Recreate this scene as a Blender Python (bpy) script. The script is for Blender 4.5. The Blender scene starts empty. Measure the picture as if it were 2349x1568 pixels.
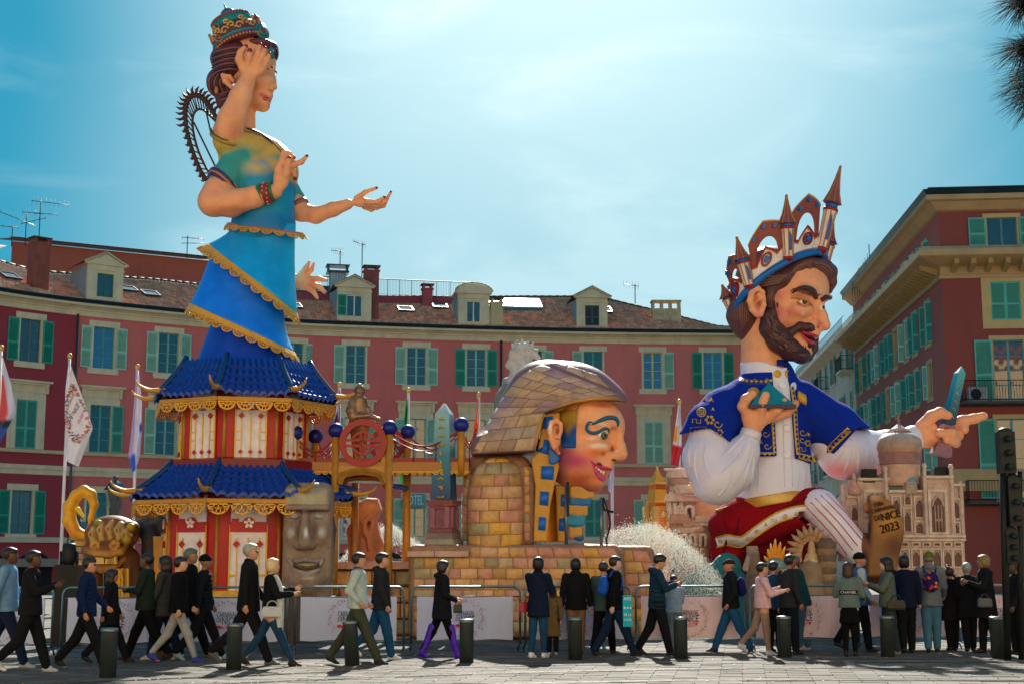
import bpy,math,random
import numpy as np
from math import sin,cos,pi,radians,atan,atan2,hypot
from mathutils import Vector,Matrix
random.seed(7); RNG = np.random.default_rng(7)
SC = bpy.context.scene
COL = SC.collection
# ---------------------------------------------------------------- camera, light, exposure
FPX = 3262.5                       # focal length in units of a 2349 px wide frame (50 mm)
TH = atan(496.0/FPX)               # upward tilt, puts the horizon where the photo has it
CAMZ = 1.6
cam = bpy.data.cameras.new('camera'); camo = bpy.data.objects.new('camera',cam); COL.objects.link(camo)
cam.lens = 50.0; cam.sensor_width = 36.0; cam.clip_start = 0.3; cam.clip_end = 4000.0
camo.location = (0,0,CAMZ); camo.rotation_euler = (radians(90)+TH,0,0)
SC.camera = camo
SUN_EL = radians(37.0); SUN_AZ = radians(3.0)      # azimuth measured from +Y towards +X
sd = Vector((sin(SUN_AZ)*cos(SUN_EL),cos(SUN_AZ)*cos(SUN_EL),sin(SUN_EL)))
sun = bpy.data.lights.new('sun','SUN'); suno = bpy.data.objects.new('sun',sun); COL.objects.link(suno)
sun.energy = 3.4; sun.angle = radians(0.55); sun.color = (1.0,0.93,0.80)
suno.rotation_euler = sd.to_track_quat('Z','Y').to_euler()
SC.view_settings.view_transform = 'Standard'; SC.view_settings.look = 'None'
SC.view_settings.exposure = 1.5; SC.view_settings.gamma = 1.0
SC.view_settings.use_curve_mapping = False
wd = bpy.data.worlds.new('World'); SC.world = wd; wd.use_nodes = True
def world():
 nt = wd.node_tree; N = nt.nodes; L = nt.links; N.clear()
 out = N.new('ShaderNodeOutputWorld'); bg = N.new('ShaderNodeBackground')
 sky = N.new('ShaderNodeTexSky'); sky.sky_type = 'NISHITA'; sky.sun_disc = False
 sky.sun_elevation = SUN_EL; sky.sun_rotation = SUN_AZ
 sky.air_density = 1.0; sky.dust_density = 0.6; sky.ozone_density = 3.0
 tc = N.new('ShaderNodeTexCoord')
 # thin cirrus: stretched noise over the dome
 mp = N.new('ShaderNodeMapping'); mp.inputs['Scale'].default_value = (2.0,2.0,6.5); mp.inputs['Rotation'].default_value = (0,radians(14),0)
 L.new(tc.outputs['Generated'],mp.inputs[0])
 nz = N.new('ShaderNodeTexNoise'); nz.inputs['Scale'].default_value = 2.1; nz.inputs['Detail'].default_value = 9; nz.inputs['Roughness'].default_value = 0.56; nz.inputs['Distortion'].default_value = 0.5
 L.new(mp.outputs[0],nz.inputs[0])
 r = N.new('ShaderNodeMapRange'); r.inputs[1].default_value = 0.46; r.inputs[2].default_value = 0.86; r.interpolation_type = 'SMOOTHSTEP'
 L.new(nz.outputs[0],r.inputs[0])
 # haze halo round the sun direction
 dp = N.new('ShaderNodeVectorMath'); dp.operation = 'DOT_PRODUCT'; dp.inputs[1].default_value = sd
 nrm = N.new('ShaderNodeVectorMath'); nrm.operation = 'NORMALIZE'; L.new(tc.outputs['Generated'],nrm.inputs[0]); L.new(nrm.outputs[0],dp.inputs[0])
 h = N.new('ShaderNodeMapRange'); h.inputs[1].default_value = 0.90; h.inputs[2].default_value = 1.0; h.clamp = True
 L.new(dp.outputs['Value'],h.inputs[0])
 pw = N.new('ShaderNodeMath'); pw.operation = 'POWER'; pw.inputs[1].default_value = 1.6; L.new(h.outputs[0],pw.inputs[0])
 tint = N.new('ShaderNodeMix'); tint.data_type = 'RGBA'; tint.blend_type = 'MULTIPLY'; tint.inputs[0].default_value = 1.0
 tint.inputs[7].default_value = SKYTINT
 # the glare towards the sun rolls off softly: c*K/(c+K)
 K = N.new('ShaderNodeVectorMath'); K.operation = 'ADD'; K.inputs[1].default_value = (SKYK,)*3; L.new(sky.outputs[0],K.inputs[0])
 D = N.new('ShaderNodeVectorMath'); D.operation = 'DIVIDE'; L.new(sky.outputs[0],D.inputs[0]); L.new(K.outputs[0],D.inputs[1])
 E = N.new('ShaderNodeVectorMath'); E.operation = 'SCALE'; E.inputs['Scale'].default_value = SKYK; L.new(D.outputs[0],E.inputs[0]); L.new(E.outputs[0],tint.inputs[6])
 # a broad thin veil of high cloud ahead
 vd = N.new('ShaderNodeVectorMath'); vd.operation = 'DOT_PRODUCT'; vd.inputs[1].default_value = Vector((sin(radians(1.5))*cos(radians(13)),cos(radians(1.5))*cos(radians(13)),sin(radians(13)))); L.new(nrm.outputs[0],vd.inputs[0])
 vm = N.new('ShaderNodeMapRange'); vm.interpolation_type = 'SMOOTHSTEP'; vm.inputs[1].default_value = cos(radians(22)); vm.inputs[2].default_value = 1.0; L.new(vd.outputs['Value'],vm.inputs[0])
 vs = N.new('ShaderNodeMath'); vs.operation = 'MULTIPLY_ADD'; vs.inputs[1].default_value = .8; L.new(vm.outputs[0],vs.inputs[0])
 cm = N.new('ShaderNodeMath'); cm.operation = 'MULTIPLY'; cm.inputs[1].default_value = 0.55; L.new(r.outputs[0],cm.inputs[0]); L.new(cm.outputs[0],vs.inputs[2]); vs.use_clamp = True
 m1 = N.new('ShaderNodeMix'); m1.data_type = 'RGBA'; m1.inputs[7].default_value = CLOUD
 L.new(vs.outputs[0],m1.inputs[0]); L.new(tint.outputs[2],m1.inputs[6])
 m2 = N.new('ShaderNodeMix'); m2.data_type = 'RGBA'; m2.blend_type = 'ADD'; m2.inputs[7].default_value = GLARE
 L.new(pw.outputs[0],m2.inputs[0]); L.new(m1.outputs[2],m2.inputs[6])
 L.new(m2.outputs[2],bg.inputs[0]); bg.inputs[1].default_value = SKYSTR
 L.new(bg.outputs[0],out.inputs[0])
SKYTINT = (0.09,0.78,1.12,1); SKYSTR = 0.13; SKYK = 1.6; CLOUD = (1.5,2.25,2.48,1); GLARE = (1.7,1.6,1.4,1)
world()
# ---------------------------------------------------------------- picture -> place helpers
def ray(px,py):
 u = px-1174.5; v = 784.0-py
 return u,FPX*cos(TH)-v*sin(TH),FPX*sin(TH)+v*cos(TH)
def W(px,py,Y):
 u,yd,zd = ray(px,py); t = Y/yd
 return np.array((u*t,Y,CAMZ+zd*t))
def Yz(px,py,z):                  # depth at which a pixel's ray reaches height z
 u,yd,zd = ray(px,py); return (z-CAMZ)/zd*yd
def G(px,py): return W(px,py,Yz(px,py,0.0))
def pxX(px,Y,z=0.0):              # world x seen at column px for a point at depth Y, height z
 yc = Y*cos(TH)+(z-CAMZ)*sin(TH); return (px-1174.5)*yc/FPX
def cv(ox,oy,sc): return lambda x,y: ((ox+x/sc)/1.0898,(oy+y/sc)/1.0898)
# ---------------------------------------------------------------- objects
def link(o,parent=None):
 COL.objects.link(o)
 if parent is not None:
  o.parent = parent; o.matrix_parent_inverse = Matrix.Translation(-WLOC.get(parent.name,Vector()))
 return o
WLOC = {}
def tag(o,label=None,cat=None,group=None,kind=None):
 if label: o['label'] = label
 if cat: o['category'] = cat
 if group: o['group'] = group
 if kind: o['kind'] = kind
 return o
def thing(name,label,cat,loc=(0,0,0),rz=0.0,group=None,local=False):
 o = bpy.data.objects.new(name,None); COL.objects.link(o); o.empty_display_size = 0.2
 o.location = loc; o.rotation_euler = (0,0,rz)
 if not local: WLOC[o.name] = Vector([float(c) for c in loc])
 return tag(o,label,cat,group)
def meshobj(name,V,Fc,mat,parent=None,cols=None,smooth=False,matidx=None):
 me = bpy.data.meshes.new(name)
 V = np.asarray(V,dtype=np.float32).reshape(-1,3)
 if isinstance(Fc,np.ndarray):
  n = len(Fc); k = Fc.shape[1]
  me.vertices.add(len(V)); me.vertices.foreach_set('co',V.ravel())
  me.loops.add(n*k); me.loops.foreach_set('vertex_index',Fc.astype(np.int32).ravel())
  me.polygons.add(n); me.polygons.foreach_set('loop_start',np.arange(0,n*k,k,dtype=np.int32))
  me.polygons.foreach_set('loop_total',np.full(n,k,dtype=np.int32))
  me.update(calc_edges=True)
 else:
  me.from_pydata([tuple(map(float,v)) for v in V],[],Fc); me.update()
 if cols is not None:
  a = me.color_attributes.new('Col','FLOAT_COLOR','POINT')
  C = np.ones((len(V),4),dtype=np.float32); C[:,:3] = np.asarray(cols,dtype=np.float32).reshape(-1,3)
  a.data.foreach_set('color',C.ravel())
 if smooth is True: me.polygons.foreach_set('use_smooth',np.ones(len(me.polygons),dtype=bool))
 elif smooth is not False and smooth is not None:
  me.polygons.foreach_set('use_smooth',np.asarray(smooth,dtype=bool))
 for m in (mat if isinstance(mat,(list,tuple)) else [mat]): me.materials.append(m)
 o = bpy.data.objects.new(name,me)
 return link(o,parent)
def lin(h):                          # '#rrggbb' as seen -> linear
 if isinstance(h,str):
  h = h.lstrip('#'); c = [int(h[i:i+2],16)/255 for i in (0,2,4)]
  return np.array([x/12.92 if x <= .04045 else ((x+.055)/1.055)**2.4 for x in c])
 return np.array(h,dtype=float)
SMALL = set('glyphs cape_embroidery band_embroidery robe_folds beard_strands hair_strands shirt_folds sleeve_folds gold_fretwork red_fretwork bead_row scrollwork bow_spikes leg_stripes gold_ribs quatrefoil elements clock_marks belfry_mullions teeth rope_railing railing roof_railing rods brace cornice_strips button_holes trim_diamonds pedestal_moulding slates shirt_buttons gold_buttons tracery'.split())
class MB:                            # collects shapes into one mesh, colour per shape
 def __init__(s,col='#888888'): s.V = []; s.F = []; s.C = []; s.S = []; s.n = 0; s.col = lin(col); s.M = None
 def c(s,col): s.col = lin(col); return s
 def _add(s,V,F,sm=False,cols=None):
  V = np.asarray(V,float).reshape(-1,3)
  if s.M is not None: V = V@s.M[:3,:3].T+s.M[:3,3]
  s.V.append(V); s.F += [tuple(int(i)+s.n for i in f) for f in F]; s.S += [sm]*len(F)
  s.C.append(np.tile(s.col,(len(V),1)) if cols is None else np.asarray(cols)); s.n += len(V); return s
 def box(s,c,h,R=None,taper=1.0):
  c = np.asarray(c,float); P = []
  for z in (-1,1):
   k = taper if z > 0 else 1.0
   for x,y in ((-1,-1),(1,-1),(1,1),(-1,1)): P.append((x*h[0]*k,y*h[1]*k,z*h[2]))
  P = np.array(P)
  if R is not None: P = P@np.asarray(R).T
  return s._add(P+c,[(3,2,1,0),(4,5,6,7),(0,1,5,4),(1,2,6,5),(2,3,7,6),(3,0,4,7)])
 def bb(s,x0,x1,y0,y1,z0,z1): return s.box(((x0+x1)/2,(y0+y1)/2,(z0+z1)/2),(abs(x1-x0)/2,abs(y1-y0)/2,abs(z1-z0)/2))
 def quad(s,a,b,c,d): return s._add([a,b,c,d],[(0,1,2,3)])
 def tri(s,a,b,c): return s._add([a,b,c],[(0,1,2)])
 def tube(s,P,r,n=6,caps=True,sm=True,flat=None,close=False):
  P = np.asarray(P,float); m = len(P); r = np.broadcast_to(np.asarray(r,float),(m,))
  T = np.gradient(P,axis=0)
  if close: T = np.roll(P,-1,0)-np.roll(P,1,0)
  T /= np.linalg.norm(T,axis=1)[:,None]+1e-9
  up = np.array((0.0,0,1)) if abs(T[0][2]) < .9 else np.array((0.0,1,0))
  if flat is not None: up = np.asarray(flat,float)
  V = []; prev = None
  for i in range(m):
   b = up if (prev is None or flat is not None) else prev
   b = b-T[i]*np.dot(b,T[i]); b /= np.linalg.norm(b)+1e-9; prev = b
   a = np.cross(T[i],b)
   for k in range(n):
    th = 2*pi*k/n; V.append(P[i]+r[i]*(cos(th)*a+sin(th)*b))
  Fc = []
  for i in range(m-1 if not close else m):
   j = (i+1) % m
   for k in range(n):
    l = (k+1) % n; Fc.append((i*n+k,i*n+l,j*n+l,j*n+k))
  if caps and not close: Fc.append(tuple(range(n-1,-1,-1))); Fc.append(tuple((m-1)*n+k for k in range(n)))
  return s._add(V,Fc,sm)
 def loft(s,rings,sm=True,capa=True,capb=True,closed=True,cols=None):
  n = len(rings[0]); m = len(rings); V = np.concatenate([np.asarray(r,float) for r in rings]); Fc = []
  for i in range(m-1):
   for k in range(n if closed else n-1):
    l = (k+1) % n; Fc.append((i*n+k,i*n+l,(i+1)*n+l,(i+1)*n+k))
  if capa and closed: Fc.append(tuple(range(n-1,-1,-1)))
  if capb and closed: Fc.append(tuple((m-1)*n+k for k in range(n)))
  return s._add(V,Fc,sm,cols)
 def lathe(s,c,prof,n=16,sm=True,axis=None,phase=0.0):
  R = np.eye(3)
  if axis is not None:
   z = np.asarray(axis,float); z /= np.linalg.norm(z); x = np.cross((0,1,0.01),z); x /= np.linalg.norm(x); R = np.stack([x,np.cross(z,x),z],1)
  rings = [[np.asarray(c)+R@np.array((r*cos(2*pi*k/n+phase),r*sin(2*pi*k/n+phase),z)) for k in range(n)] for r,z in prof]
  return s.loft(rings,sm)
 def sphere(s,c,r,n=10,R=None):
  r = np.broadcast_to(np.asarray(r,float),(3,)); m = max(4,n//2+1); rings = []
  for i in range(m):
   ph = -pi/2+pi*(i+.02)/(m-1+.04)
   rr = np.array([(cos(ph)*cos(2*pi*k/n)*r[0],cos(ph)*sin(2*pi*k/n)*r[1],sin(ph)*r[2]) for k in range(n)])
   if R is not None: rr = rr@np.asarray(R).T
   rings.append(rr+np.asarray(c))
  return s.loft(rings)
 def prism(s,poly,depth,M=None,both=True):   # polygon in local xz-plane (y = thickness)
  n = len(poly); a = np.array([(x,-depth/2,z) for x,z in poly]); b = np.array([(x,depth/2,z) for x,z in poly])
  V = np.concatenate([a,b])
  if M is not None: V = V@np.asarray(M)[:3,:3].T+np.asarray(M)[:3,3]
  ar = sum(poly[i][0]*poly[(i+1) % n][1]-poly[(i+1) % n][0]*poly[i][1] for i in range(n))
  F = [tuple(range(n)),tuple(range(2*n-1,n-1,-1))]+[(i+n,(i+1) % n+n,(i+1) % n,i) for i in range(n)]
  if ar < 0: F = [f[::-1] for f in F]
  return s._add(V,F)
 def build(s,name,mat,parent=None):
  if not s.V: return None
  o = meshobj(name,np.concatenate(s.V),s.F,mat,parent,np.concatenate(s.C),s.S)
  if name in SMALL: o['kind'] = 'stuff'
  return o
def basis(o,x,y,z):
 M = np.eye(4); M[:3,0] = x; M[:3,1] = y; M[:3,2] = z; M[:3,3] = o; return M
def crv(P,n=8,closed=False):      # Catmull-Rom
 P = [np.asarray(p,float) for p in P]
 if closed: P = [P[-1]]+P+[P[0],P[1]]
 else: P = [2*P[0]-P[1]]+P+[2*P[-1]-P[-2]]
 out = []
 for i in range(1,len(P)-2):
  for k in range(n):
   t = k/n; a,b,c,d = P[i-1:i+3]
   out.append(.5*((2*b)+(-a+c)*t+(2*a-5*b+4*c-d)*t*t+(-a+3*b-3*c+d)*t**3))
 if not closed: out.append(P[-2])
 return np.array(out)
# ---------------------------------------------------------------- materials
def NT(name):
 m = bpy.data.materials.new(name); m.use_nodes = True; nt = m.node_tree; nt.nodes.clear()
 o = nt.nodes.new('ShaderNodeOutputMaterial'); b = nt.nodes.new('ShaderNodeBsdfPrincipled'); nt.links.new(b.outputs[0],o.inputs[0])
 return m,nt,b
def noise(nt,scale,detail=4,rough=.55,coord='Object',vs=None):
 tc = nt.nodes.new('ShaderNodeTexCoord'); n = nt.nodes.new('ShaderNodeTexNoise')
 n.inputs['Scale'].default_value = scale; n.inputs['Detail'].default_value = detail; n.inputs['Roughness'].default_value = rough
 if vs:
  mp = nt.nodes.new('ShaderNodeMapping'); mp.inputs['Scale'].default_value = vs; nt.links.new(tc.outputs[coord],mp.inputs[0]); nt.links.new(mp.outputs[0],n.inputs[0])
 else: nt.links.new(tc.outputs[coord],n.inputs[0])
 return n
def mixc(nt,f,a,b,mode='MIX'):
 m = nt.nodes.new('ShaderNodeMix'); m.data_type = 'RGBA'; m.blend_type = mode
 for k,v in ((0,f),(6,a),(7,b)):
  if hasattr(v,'is_output') or hasattr(v,'links'): nt.links.new(v,m.inputs[k])
  else: m.inputs[k].default_value = v if k == 0 else (*v[:3],1)
 return m.outputs[2]
def rng(nt,v,a,b,c,d):
 m = nt.nodes.new('ShaderNodeMapRange'); nt.links.new(v,m.inputs[0])
 for i,x in enumerate((a,b,c,d)): m.inputs[i+1].default_value = x
 return m.outputs[0]
def vmat(name,rough=.5,var=.15,scale=6.0,bump=.0,bscale=30.0,metal=0.0,coat=0.0,sheen=0.0,vs=None,bdist=.02,spec=.5,trans=0.0,stain=None):
 """base colour from the painted vertex colour, broken up by noise"""
 m,nt,b = NT(name)
 a = nt.nodes.new('ShaderNodeVertexColor'); a.layer_name = 'Col'
 n = noise(nt,scale,5,.6,vs=vs); f = rng(nt,n.outputs[0],.3,.7,1-var,1+var)
 g = nt.nodes.new('ShaderNodeVectorMath'); g.operation = 'SCALE'; nt.links.new(a.outputs[0],g.inputs[0]); nt.links.new(f,g.inputs['Scale'])
 col = g.outputs[0]
 if stain:
  n2 = noise(nt,stain[1],6,.65,vs=(1,1,.35)); f2 = rng(nt,n2.outputs[0],.5,.75,0,stain[2]); col = mixc(nt,f2,col,stain[0])
 nt.links.new(col,b.inputs['Base Color'])
 b.inputs['Roughness'].default_value = rough; b.inputs['Metallic'].default_value = metal
 b.inputs['Specular IOR Level'].default_value = spec
 if coat: b.inputs['Coat Weight'].default_value = coat; b.inputs['Coat Roughness'].default_value = .25
 if sheen: b.inputs['Sheen Weight'].default_value = sheen
 if trans: b.inputs['Subsurface Weight'].default_value = 0
 nr = rng(nt,n.outputs[0],.3,.7,rough-.06,rough+.08); nt.links.new(nr,b.inputs['Roughness'])
 if bump:
  n3 = noise(nt,bscale,4,.6,vs=vs); bp = nt.nodes.new('ShaderNodeBump'); bp.inputs['Strength'].default_value = bump; bp.inputs['Distance'].default_value = bdist
  nt.links.new(n3.outputs[0],bp.inputs['Height']); nt.links.new(bp.outputs[0],b.inputs['Normal'])
 return m
M_PAINT = vmat('airbrushed_paint',.5,.11,4.0,.35,12,bdist=.03,spec=.3)
M_GLOSS = vmat('gloss_paint',.38,.13,3.0,.05,20,coat=.08,spec=.35)
M_MATTE = vmat('matte_paint',.7,.14,5.0,.25,25)
M_STONE = vmat('sculpted_stone',.6,.22,4.5,.6,14,bdist=.05)
M_CLOTH = vmat('woven_cloth',.9,.18,9.0,.8,16,bdist=.02,spec=.15)
M_SATIN = vmat('satin_cloth',.45,.05,2.0,.5,2.2,bdist=.10)
M_SKIN = vmat('skin',.5,.08,8.0)
M_HAIR = vmat('hair',.45,.25,30.0,.5,80,vs=(1,1,.12),bdist=.01)
M_METAL = vmat('galvanised_metal',.35,.15,9.0,metal=.7)
M_GOLD = vmat('gold_paint',.45,.16,6.0,.2,20,metal=.12)
M_BRONZE = vmat('bronze_paint',.35,.35,7.0,.4,18,metal=.45)
M_WALL = vmat('stucco_wall',.85,.07,.5,.15,12,bdist=.02,stain=((.05,.018,.02),.35,.25))
M_TRIM = vmat('painted_trim',.8,.10,1.2,.2,12,stain=((.10,.09,.07),.8,.3))
M_WOOD = vmat('painted_shutter',.6,.14,2.0)
M_ZINC = vmat('zinc_sheet',.35,.2,1.2,.1,4,metal=.5)
M_DARK = vmat('dark_paint',.5,.2,3.0,spec=.25)
M_BANNER = vmat('banner_fabric',.6,.03,2.0,.5,1.6,bdist=.25,vs=(1,1,.2))
def glassmat(name,col,rough=.04,spec=1.0):
 m,nt,b = NT(name); n = noise(nt,.35,3); f = rng(nt,n.outputs[0],.35,.65,0,1)
 nt.links.new(mixc(nt,f,col,tuple(c*.35 for c in col)),b.inputs['Base Color'])
 b.inputs['Roughness'].default_value = rough; b.inputs['Specular IOR Level'].default_value = spec; b.inputs['IOR'].default_value = 1.6
 n2 = noise(nt,.8,2); bp = nt.nodes.new('ShaderNodeBump'); bp.inputs['Strength'].default_value = .08; bp.inputs['Distance'].default_value = .2
 nt.links.new(n2.outputs[0],bp.inputs['Height']); nt.links.new(bp.outputs[0],b.inputs['Normal'])
 return m
M_GLASS = glassmat('window_glass',(.035,.06,.08)); M_GLASSB = glassmat('bright_glass',(.06,.18,.42))
# ---------------------------------------------------------------- implicit shapes -> smooth meshes
def smin(a,b,k):
 if k <= 0: return np.minimum(a,b)
 h = np.clip(.5+.5*(b-a)/k,0,1); return b+(a-b)*h-k*h*(1-h)
def d_ell(c,r,R=None):
 c = np.asarray(c,float); r = np.broadcast_to(np.asarray(r,float),(3,)).copy()
 def f(P):
  q = P-c
  if R is not None: q = q@R
  k0 = np.sqrt(((q/r)**2).sum(-1)); k1 = np.sqrt(((q/(r*r))**2).sum(-1))+1e-9
  return k0*(k0-1)/k1
 m = r.max() if R is not None else r
 return f,c-m,c+m
def d_cone(a,b,ra,rb):
 a = np.asarray(a,float); b = np.asarray(b,float); ba = b-a; L = max((ba**2).sum(),1e-9)
 def f(P):
  pa = P-a; h = np.clip((pa@ba)/L,0,1)
  return np.sqrt(((pa-h[...,None]*ba)**2).sum(-1))-(ra+(rb-ra)*h)
 return f,np.minimum(a-ra,b-rb),np.maximum(a+ra,b+rb)
def d_box(c,h,R=None,rd=0.0):
 c = np.asarray(c,float); h = np.asarray(h,float)
 def f(P):
  q = P-c
  if R is not None: q = q@R
  q = np.abs(q)-(h-rd); return np.sqrt((np.maximum(q,0)**2).sum(-1))+np.minimum(q.max(-1),0)-rd
 m = np.full(3,np.linalg.norm(h)) if R is not None else h
 return f,c-m,c+m
def d_poly(pts,y0,y1,rd=0.0):     # outline in the x-z plane, given real depth along y
 P2 = np.asarray(pts,float); n = len(P2)
 def f(P):
  x = P[...,0]; z = P[...,2]; d = np.full(x.shape,1e9); s = np.ones(x.shape)
  for i in range(n):
   a = P2[i]; b = P2[i-1]; ex,ez = b-a; wx,wz = x-a[0],z-a[1]; t = np.clip((wx*ex+wz*ez)/(ex*ex+ez*ez+1e-12),0,1)
   d = np.minimum(d,(wx-ex*t)**2+(wz-ez*t)**2); c1 = z >= a[1]; c2 = z < b[1]; c3 = ex*wz > ez*wx
   s = np.where((c1 & c2 & c3) | (~c1 & ~c2 & ~c3),-s,s)
  d = s*np.sqrt(d)+rd; w = np.abs(P[...,1]-(y0+y1)/2)-(y1-y0)/2+rd
  return np.minimum(np.maximum(d,w),0)+np.sqrt(np.maximum(d,0)**2+np.maximum(w,0)**2)-rd
 lo = np.array((P2[:,0].min(),y0,P2[:,1].min())); hi = np.array((P2[:,0].max(),y1,P2[:,1].max()))
 return f,lo,hi
def nets(D,org,h):
 S = D < 0; c = np.zeros(tuple(n-1 for n in D.shape),np.int8)
 sl = lambda A,i,j,k: A[i:A.shape[0]-1+i,j:A.shape[1]-1+j,k:A.shape[2]-1+k]
 for i in (0,1):
  for j in (0,1):
   for k in (0,1): c += sl(S,i,j,k)
 act = (c > 0) & (c < 8); I = np.argwhere(act); idx = np.full(c.shape,-1,np.int32); idx[act] = np.arange(len(I))
 cor = {(i,j,k): D[I[:,0]+i,I[:,1]+j,I[:,2]+k] for i in (0,1) for j in (0,1) for k in (0,1)}
 acc = np.zeros((len(I),3)); cnt = np.zeros(len(I))
 for ax in range(3):
  for u in (0,1):
   for v in (0,1):
    a = [0,0,0]; o = [x for x in range(3) if x != ax]; a[o[0]] = u; a[o[1]] = v; b = list(a); b[ax] = 1
    da = cor[tuple(a)]; db = cor[tuple(b)]; m = (da < 0) != (db < 0)
    t = np.where(m,da/np.where(m,da-db,1),0); p = np.tile(np.array(a,float),(len(I),1)); p[:,ax] = t
    acc += p*m[:,None]; cnt += m
 V = (I+acc/cnt[:,None])*h+org; Q = []
 for ax in range(3):
  o = [(ax+1) % 3,(ax+2) % 3]
  A = np.take(S,range(0,S.shape[ax]-1),ax); B = np.take(S,range(1,S.shape[ax]),ax)
  E = np.argwhere(A != B); E = E[(E[:,o[0]] > 0) & (E[:,o[1]] > 0) & (E[:,o[0]] < S.shape[o[0]]-1) & (E[:,o[1]] < S.shape[o[1]]-1)]
  s = S[E[:,0],E[:,1],E[:,2]]
  def at(du,dv):
   e = E.copy(); e[:,o[0]] -= du; e[:,o[1]] -= dv; return idx[e[:,0],e[:,1],e[:,2]]
  q = np.stack([at(1,1),at(0,1),at(0,0),at(1,0)],1); q[~s] = q[~s][:,::-1]; Q.append(q)
 Q = np.concatenate(Q); Q = Q[(Q >= 0).all(1)]
 return V,Q
class Fig:                           # a figure at depth Y0; measures in picture units, depth positive away
 def __init__(s,Y0): s.Y0 = Y0; s.s = Y0/FPX*1.01
 def q(s,px,py,d=0.0): return W(px,py,s.Y0+d*s.s)
class SDF:
 def __init__(s,fig=None): s.ops = []; s.paints = []; s.fig = fig
 def P(s,p): return s.fig.q(*p) if s.fig is not None else np.asarray(p,float)
 def R(s,r): return np.asarray(r,float)*(s.fig.s if s.fig is not None else 1.0)
 def add(s,prim,col='#888888',k=0.0,mode='+'):
  f,lo,hi = prim; s.ops.append([f,lo,hi,lin(col),float(s.R(k)),mode]); return s
 def ell(s,p,r,col='#888888',k=0.0,R=None,mode='+'): return s.add(d_ell(s.P(p),s.R(r),R),col,k,mode)
 def cone(s,a,b,ra,rb,col='#888888',k=0.0,mode='+'): return s.add(d_cone(s.P(a),s.P(b),float(s.R(ra)),float(s.R(rb))),col,k,mode)
 def chain(s,pts,rs,col='#888888',k=0.0,mode='+'):
  for i in range(len(pts)-1): s.cone(pts[i],pts[i+1],rs[i],rs[i+1],col,k,mode)
  return s
 def box(s,p,h,col='#888888',k=0.0,R=None,rd=0.0,mode='+'): return s.add(d_box(s.P(p),s.R(h),R,float(s.R(rd))),col,k,mode)
 def poly(s,pts,d0,d1,col='#888888',k=0.0,mode='+',rd=0.0):
  q = [s.fig.q(p[0],p[1],(d0+d1)/2) for p in pts]; return s.add(d_poly([(a[0],a[2]) for a in q],s.fig.Y0+d0*s.fig.s,s.fig.Y0+d1*s.fig.s,rd*s.fig.s),col,k,mode)
 def paint(s,p,r,col,soft=.5,op=1.0):
  s.paints.append((s.P(p),s.R(np.broadcast_to(np.asarray(r,float),(3,))),lin(col),soft,op)); return s
 def stroke(s,pts,r,col,soft=.3,op=1.0):
  for i in range(len(pts)-1):
   rr = r if np.isscalar(r) else (r[i]+r[i+1])/2
   s.paints.append((('c',s.P(pts[i]),s.P(pts[i+1])),float(s.R(rr)),lin(col),soft,op))
  return s
 def grid(s,h):
  ad = [o for o in s.ops if o[5] == '+']
  lo = np.min([o[1] for o in ad],0)-3*h; hi = np.max([o[2] for o in ad],0)+3*h
  n = np.ceil((hi-lo)/h).astype(int)+1; ax = [lo[i]+h*np.arange(n[i]) for i in range(3)]
  D = np.full(tuple(n),1e3,np.float64)
  for f,l,u,c,k,mode in s.ops:
   a = np.maximum(((l-lo-k-3*h)/h).astype(int),0); b = np.minimum(((u-lo+k+3*h)/h).astype(int)+2,n)
   if (b <= a).any(): continue
   sl = tuple(slice(a[i],b[i]) for i in range(3))
   X = np.stack(np.meshgrid(ax[0][sl[0]],ax[1][sl[1]],ax[2][sl[2]],indexing='ij'),-1)
   d = f(X)
   D[sl] = smin(D[sl],d,k) if mode == '+' else -smin(-D[sl],d,k)
  s.D = D; s.lo = lo; s.h = h; return s
 def colors(s,V,soft):
  acc = np.zeros((len(V),3)); wt = np.full(len(V),1e-9)
  for f,l,u,c,k,mode in s.ops:
   if mode == '-' : continue
   m = ((V > l-3*soft-k) & (V < u+3*soft+k)).all(1)
   if not m.any(): continue
   d = f(V[m]); w = np.exp(-np.clip(d,-soft,20*soft)/soft*2); acc[m] += w[:,None]*c; wt[m] += w
  C = acc/wt[:,None]
  for p,r,c,so,op in s.paints:
   if isinstance(p,tuple):
    d = d_cone(p[1],p[2],r,r)[0](V)/r+1
   else: d = np.sqrt((((V-p)/r)**2).sum(1))
   a = np.clip((1-d)/max(so,1e-3),0,1); a = a*a*(3-2*a)*op; C = C*(1-a[:,None])+c*a[:,None]
  return C
 def build(s,name,h,mat,parent=None,smooth=0,fn=None):
  if s.fig is not None: h = h*s.fig.s
  s.grid(h); V,Q = nets(s.D,s.lo,h)
  for _ in range(smooth):
   A = np.zeros_like(V); n = np.zeros(len(V))
   for i in range(4):
    np.add.at(A,Q[:,i],V[Q[:,(i+1) % 4]]); np.add.at(n,Q[:,i],1)
   V = V*.4+.6*A/np.maximum(n,1)[:,None]
  C = s.colors(V,h*1.2)
  if fn is not None: C = fn(V,C)
  s.obj = meshobj(name,V,Q,mat,parent,np.clip(C,0,1),True); return s.obj
 def samp(s,P):
  q = (np.asarray(P)-s.lo)/s.h; i = np.floor(q).astype(int); n = np.array(s.D.shape)
  ok = ((i >= 0) & (i < n-1)).all(-1); i = np.clip(i,0,n-2); t = q-i; r = 0
  for a in (0,1):
   for b in (0,1):
    for c in (0,1):
     r = r+s.D[i[...,0]+a,i[...,1]+b,i[...,2]+c]*(t[...,0] if a else 1-t[...,0])*(t[...,1] if b else 1-t[...,1])*(t[...,2] if c else 1-t[...,2])
  return np.where(ok,r,1e3)
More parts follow.
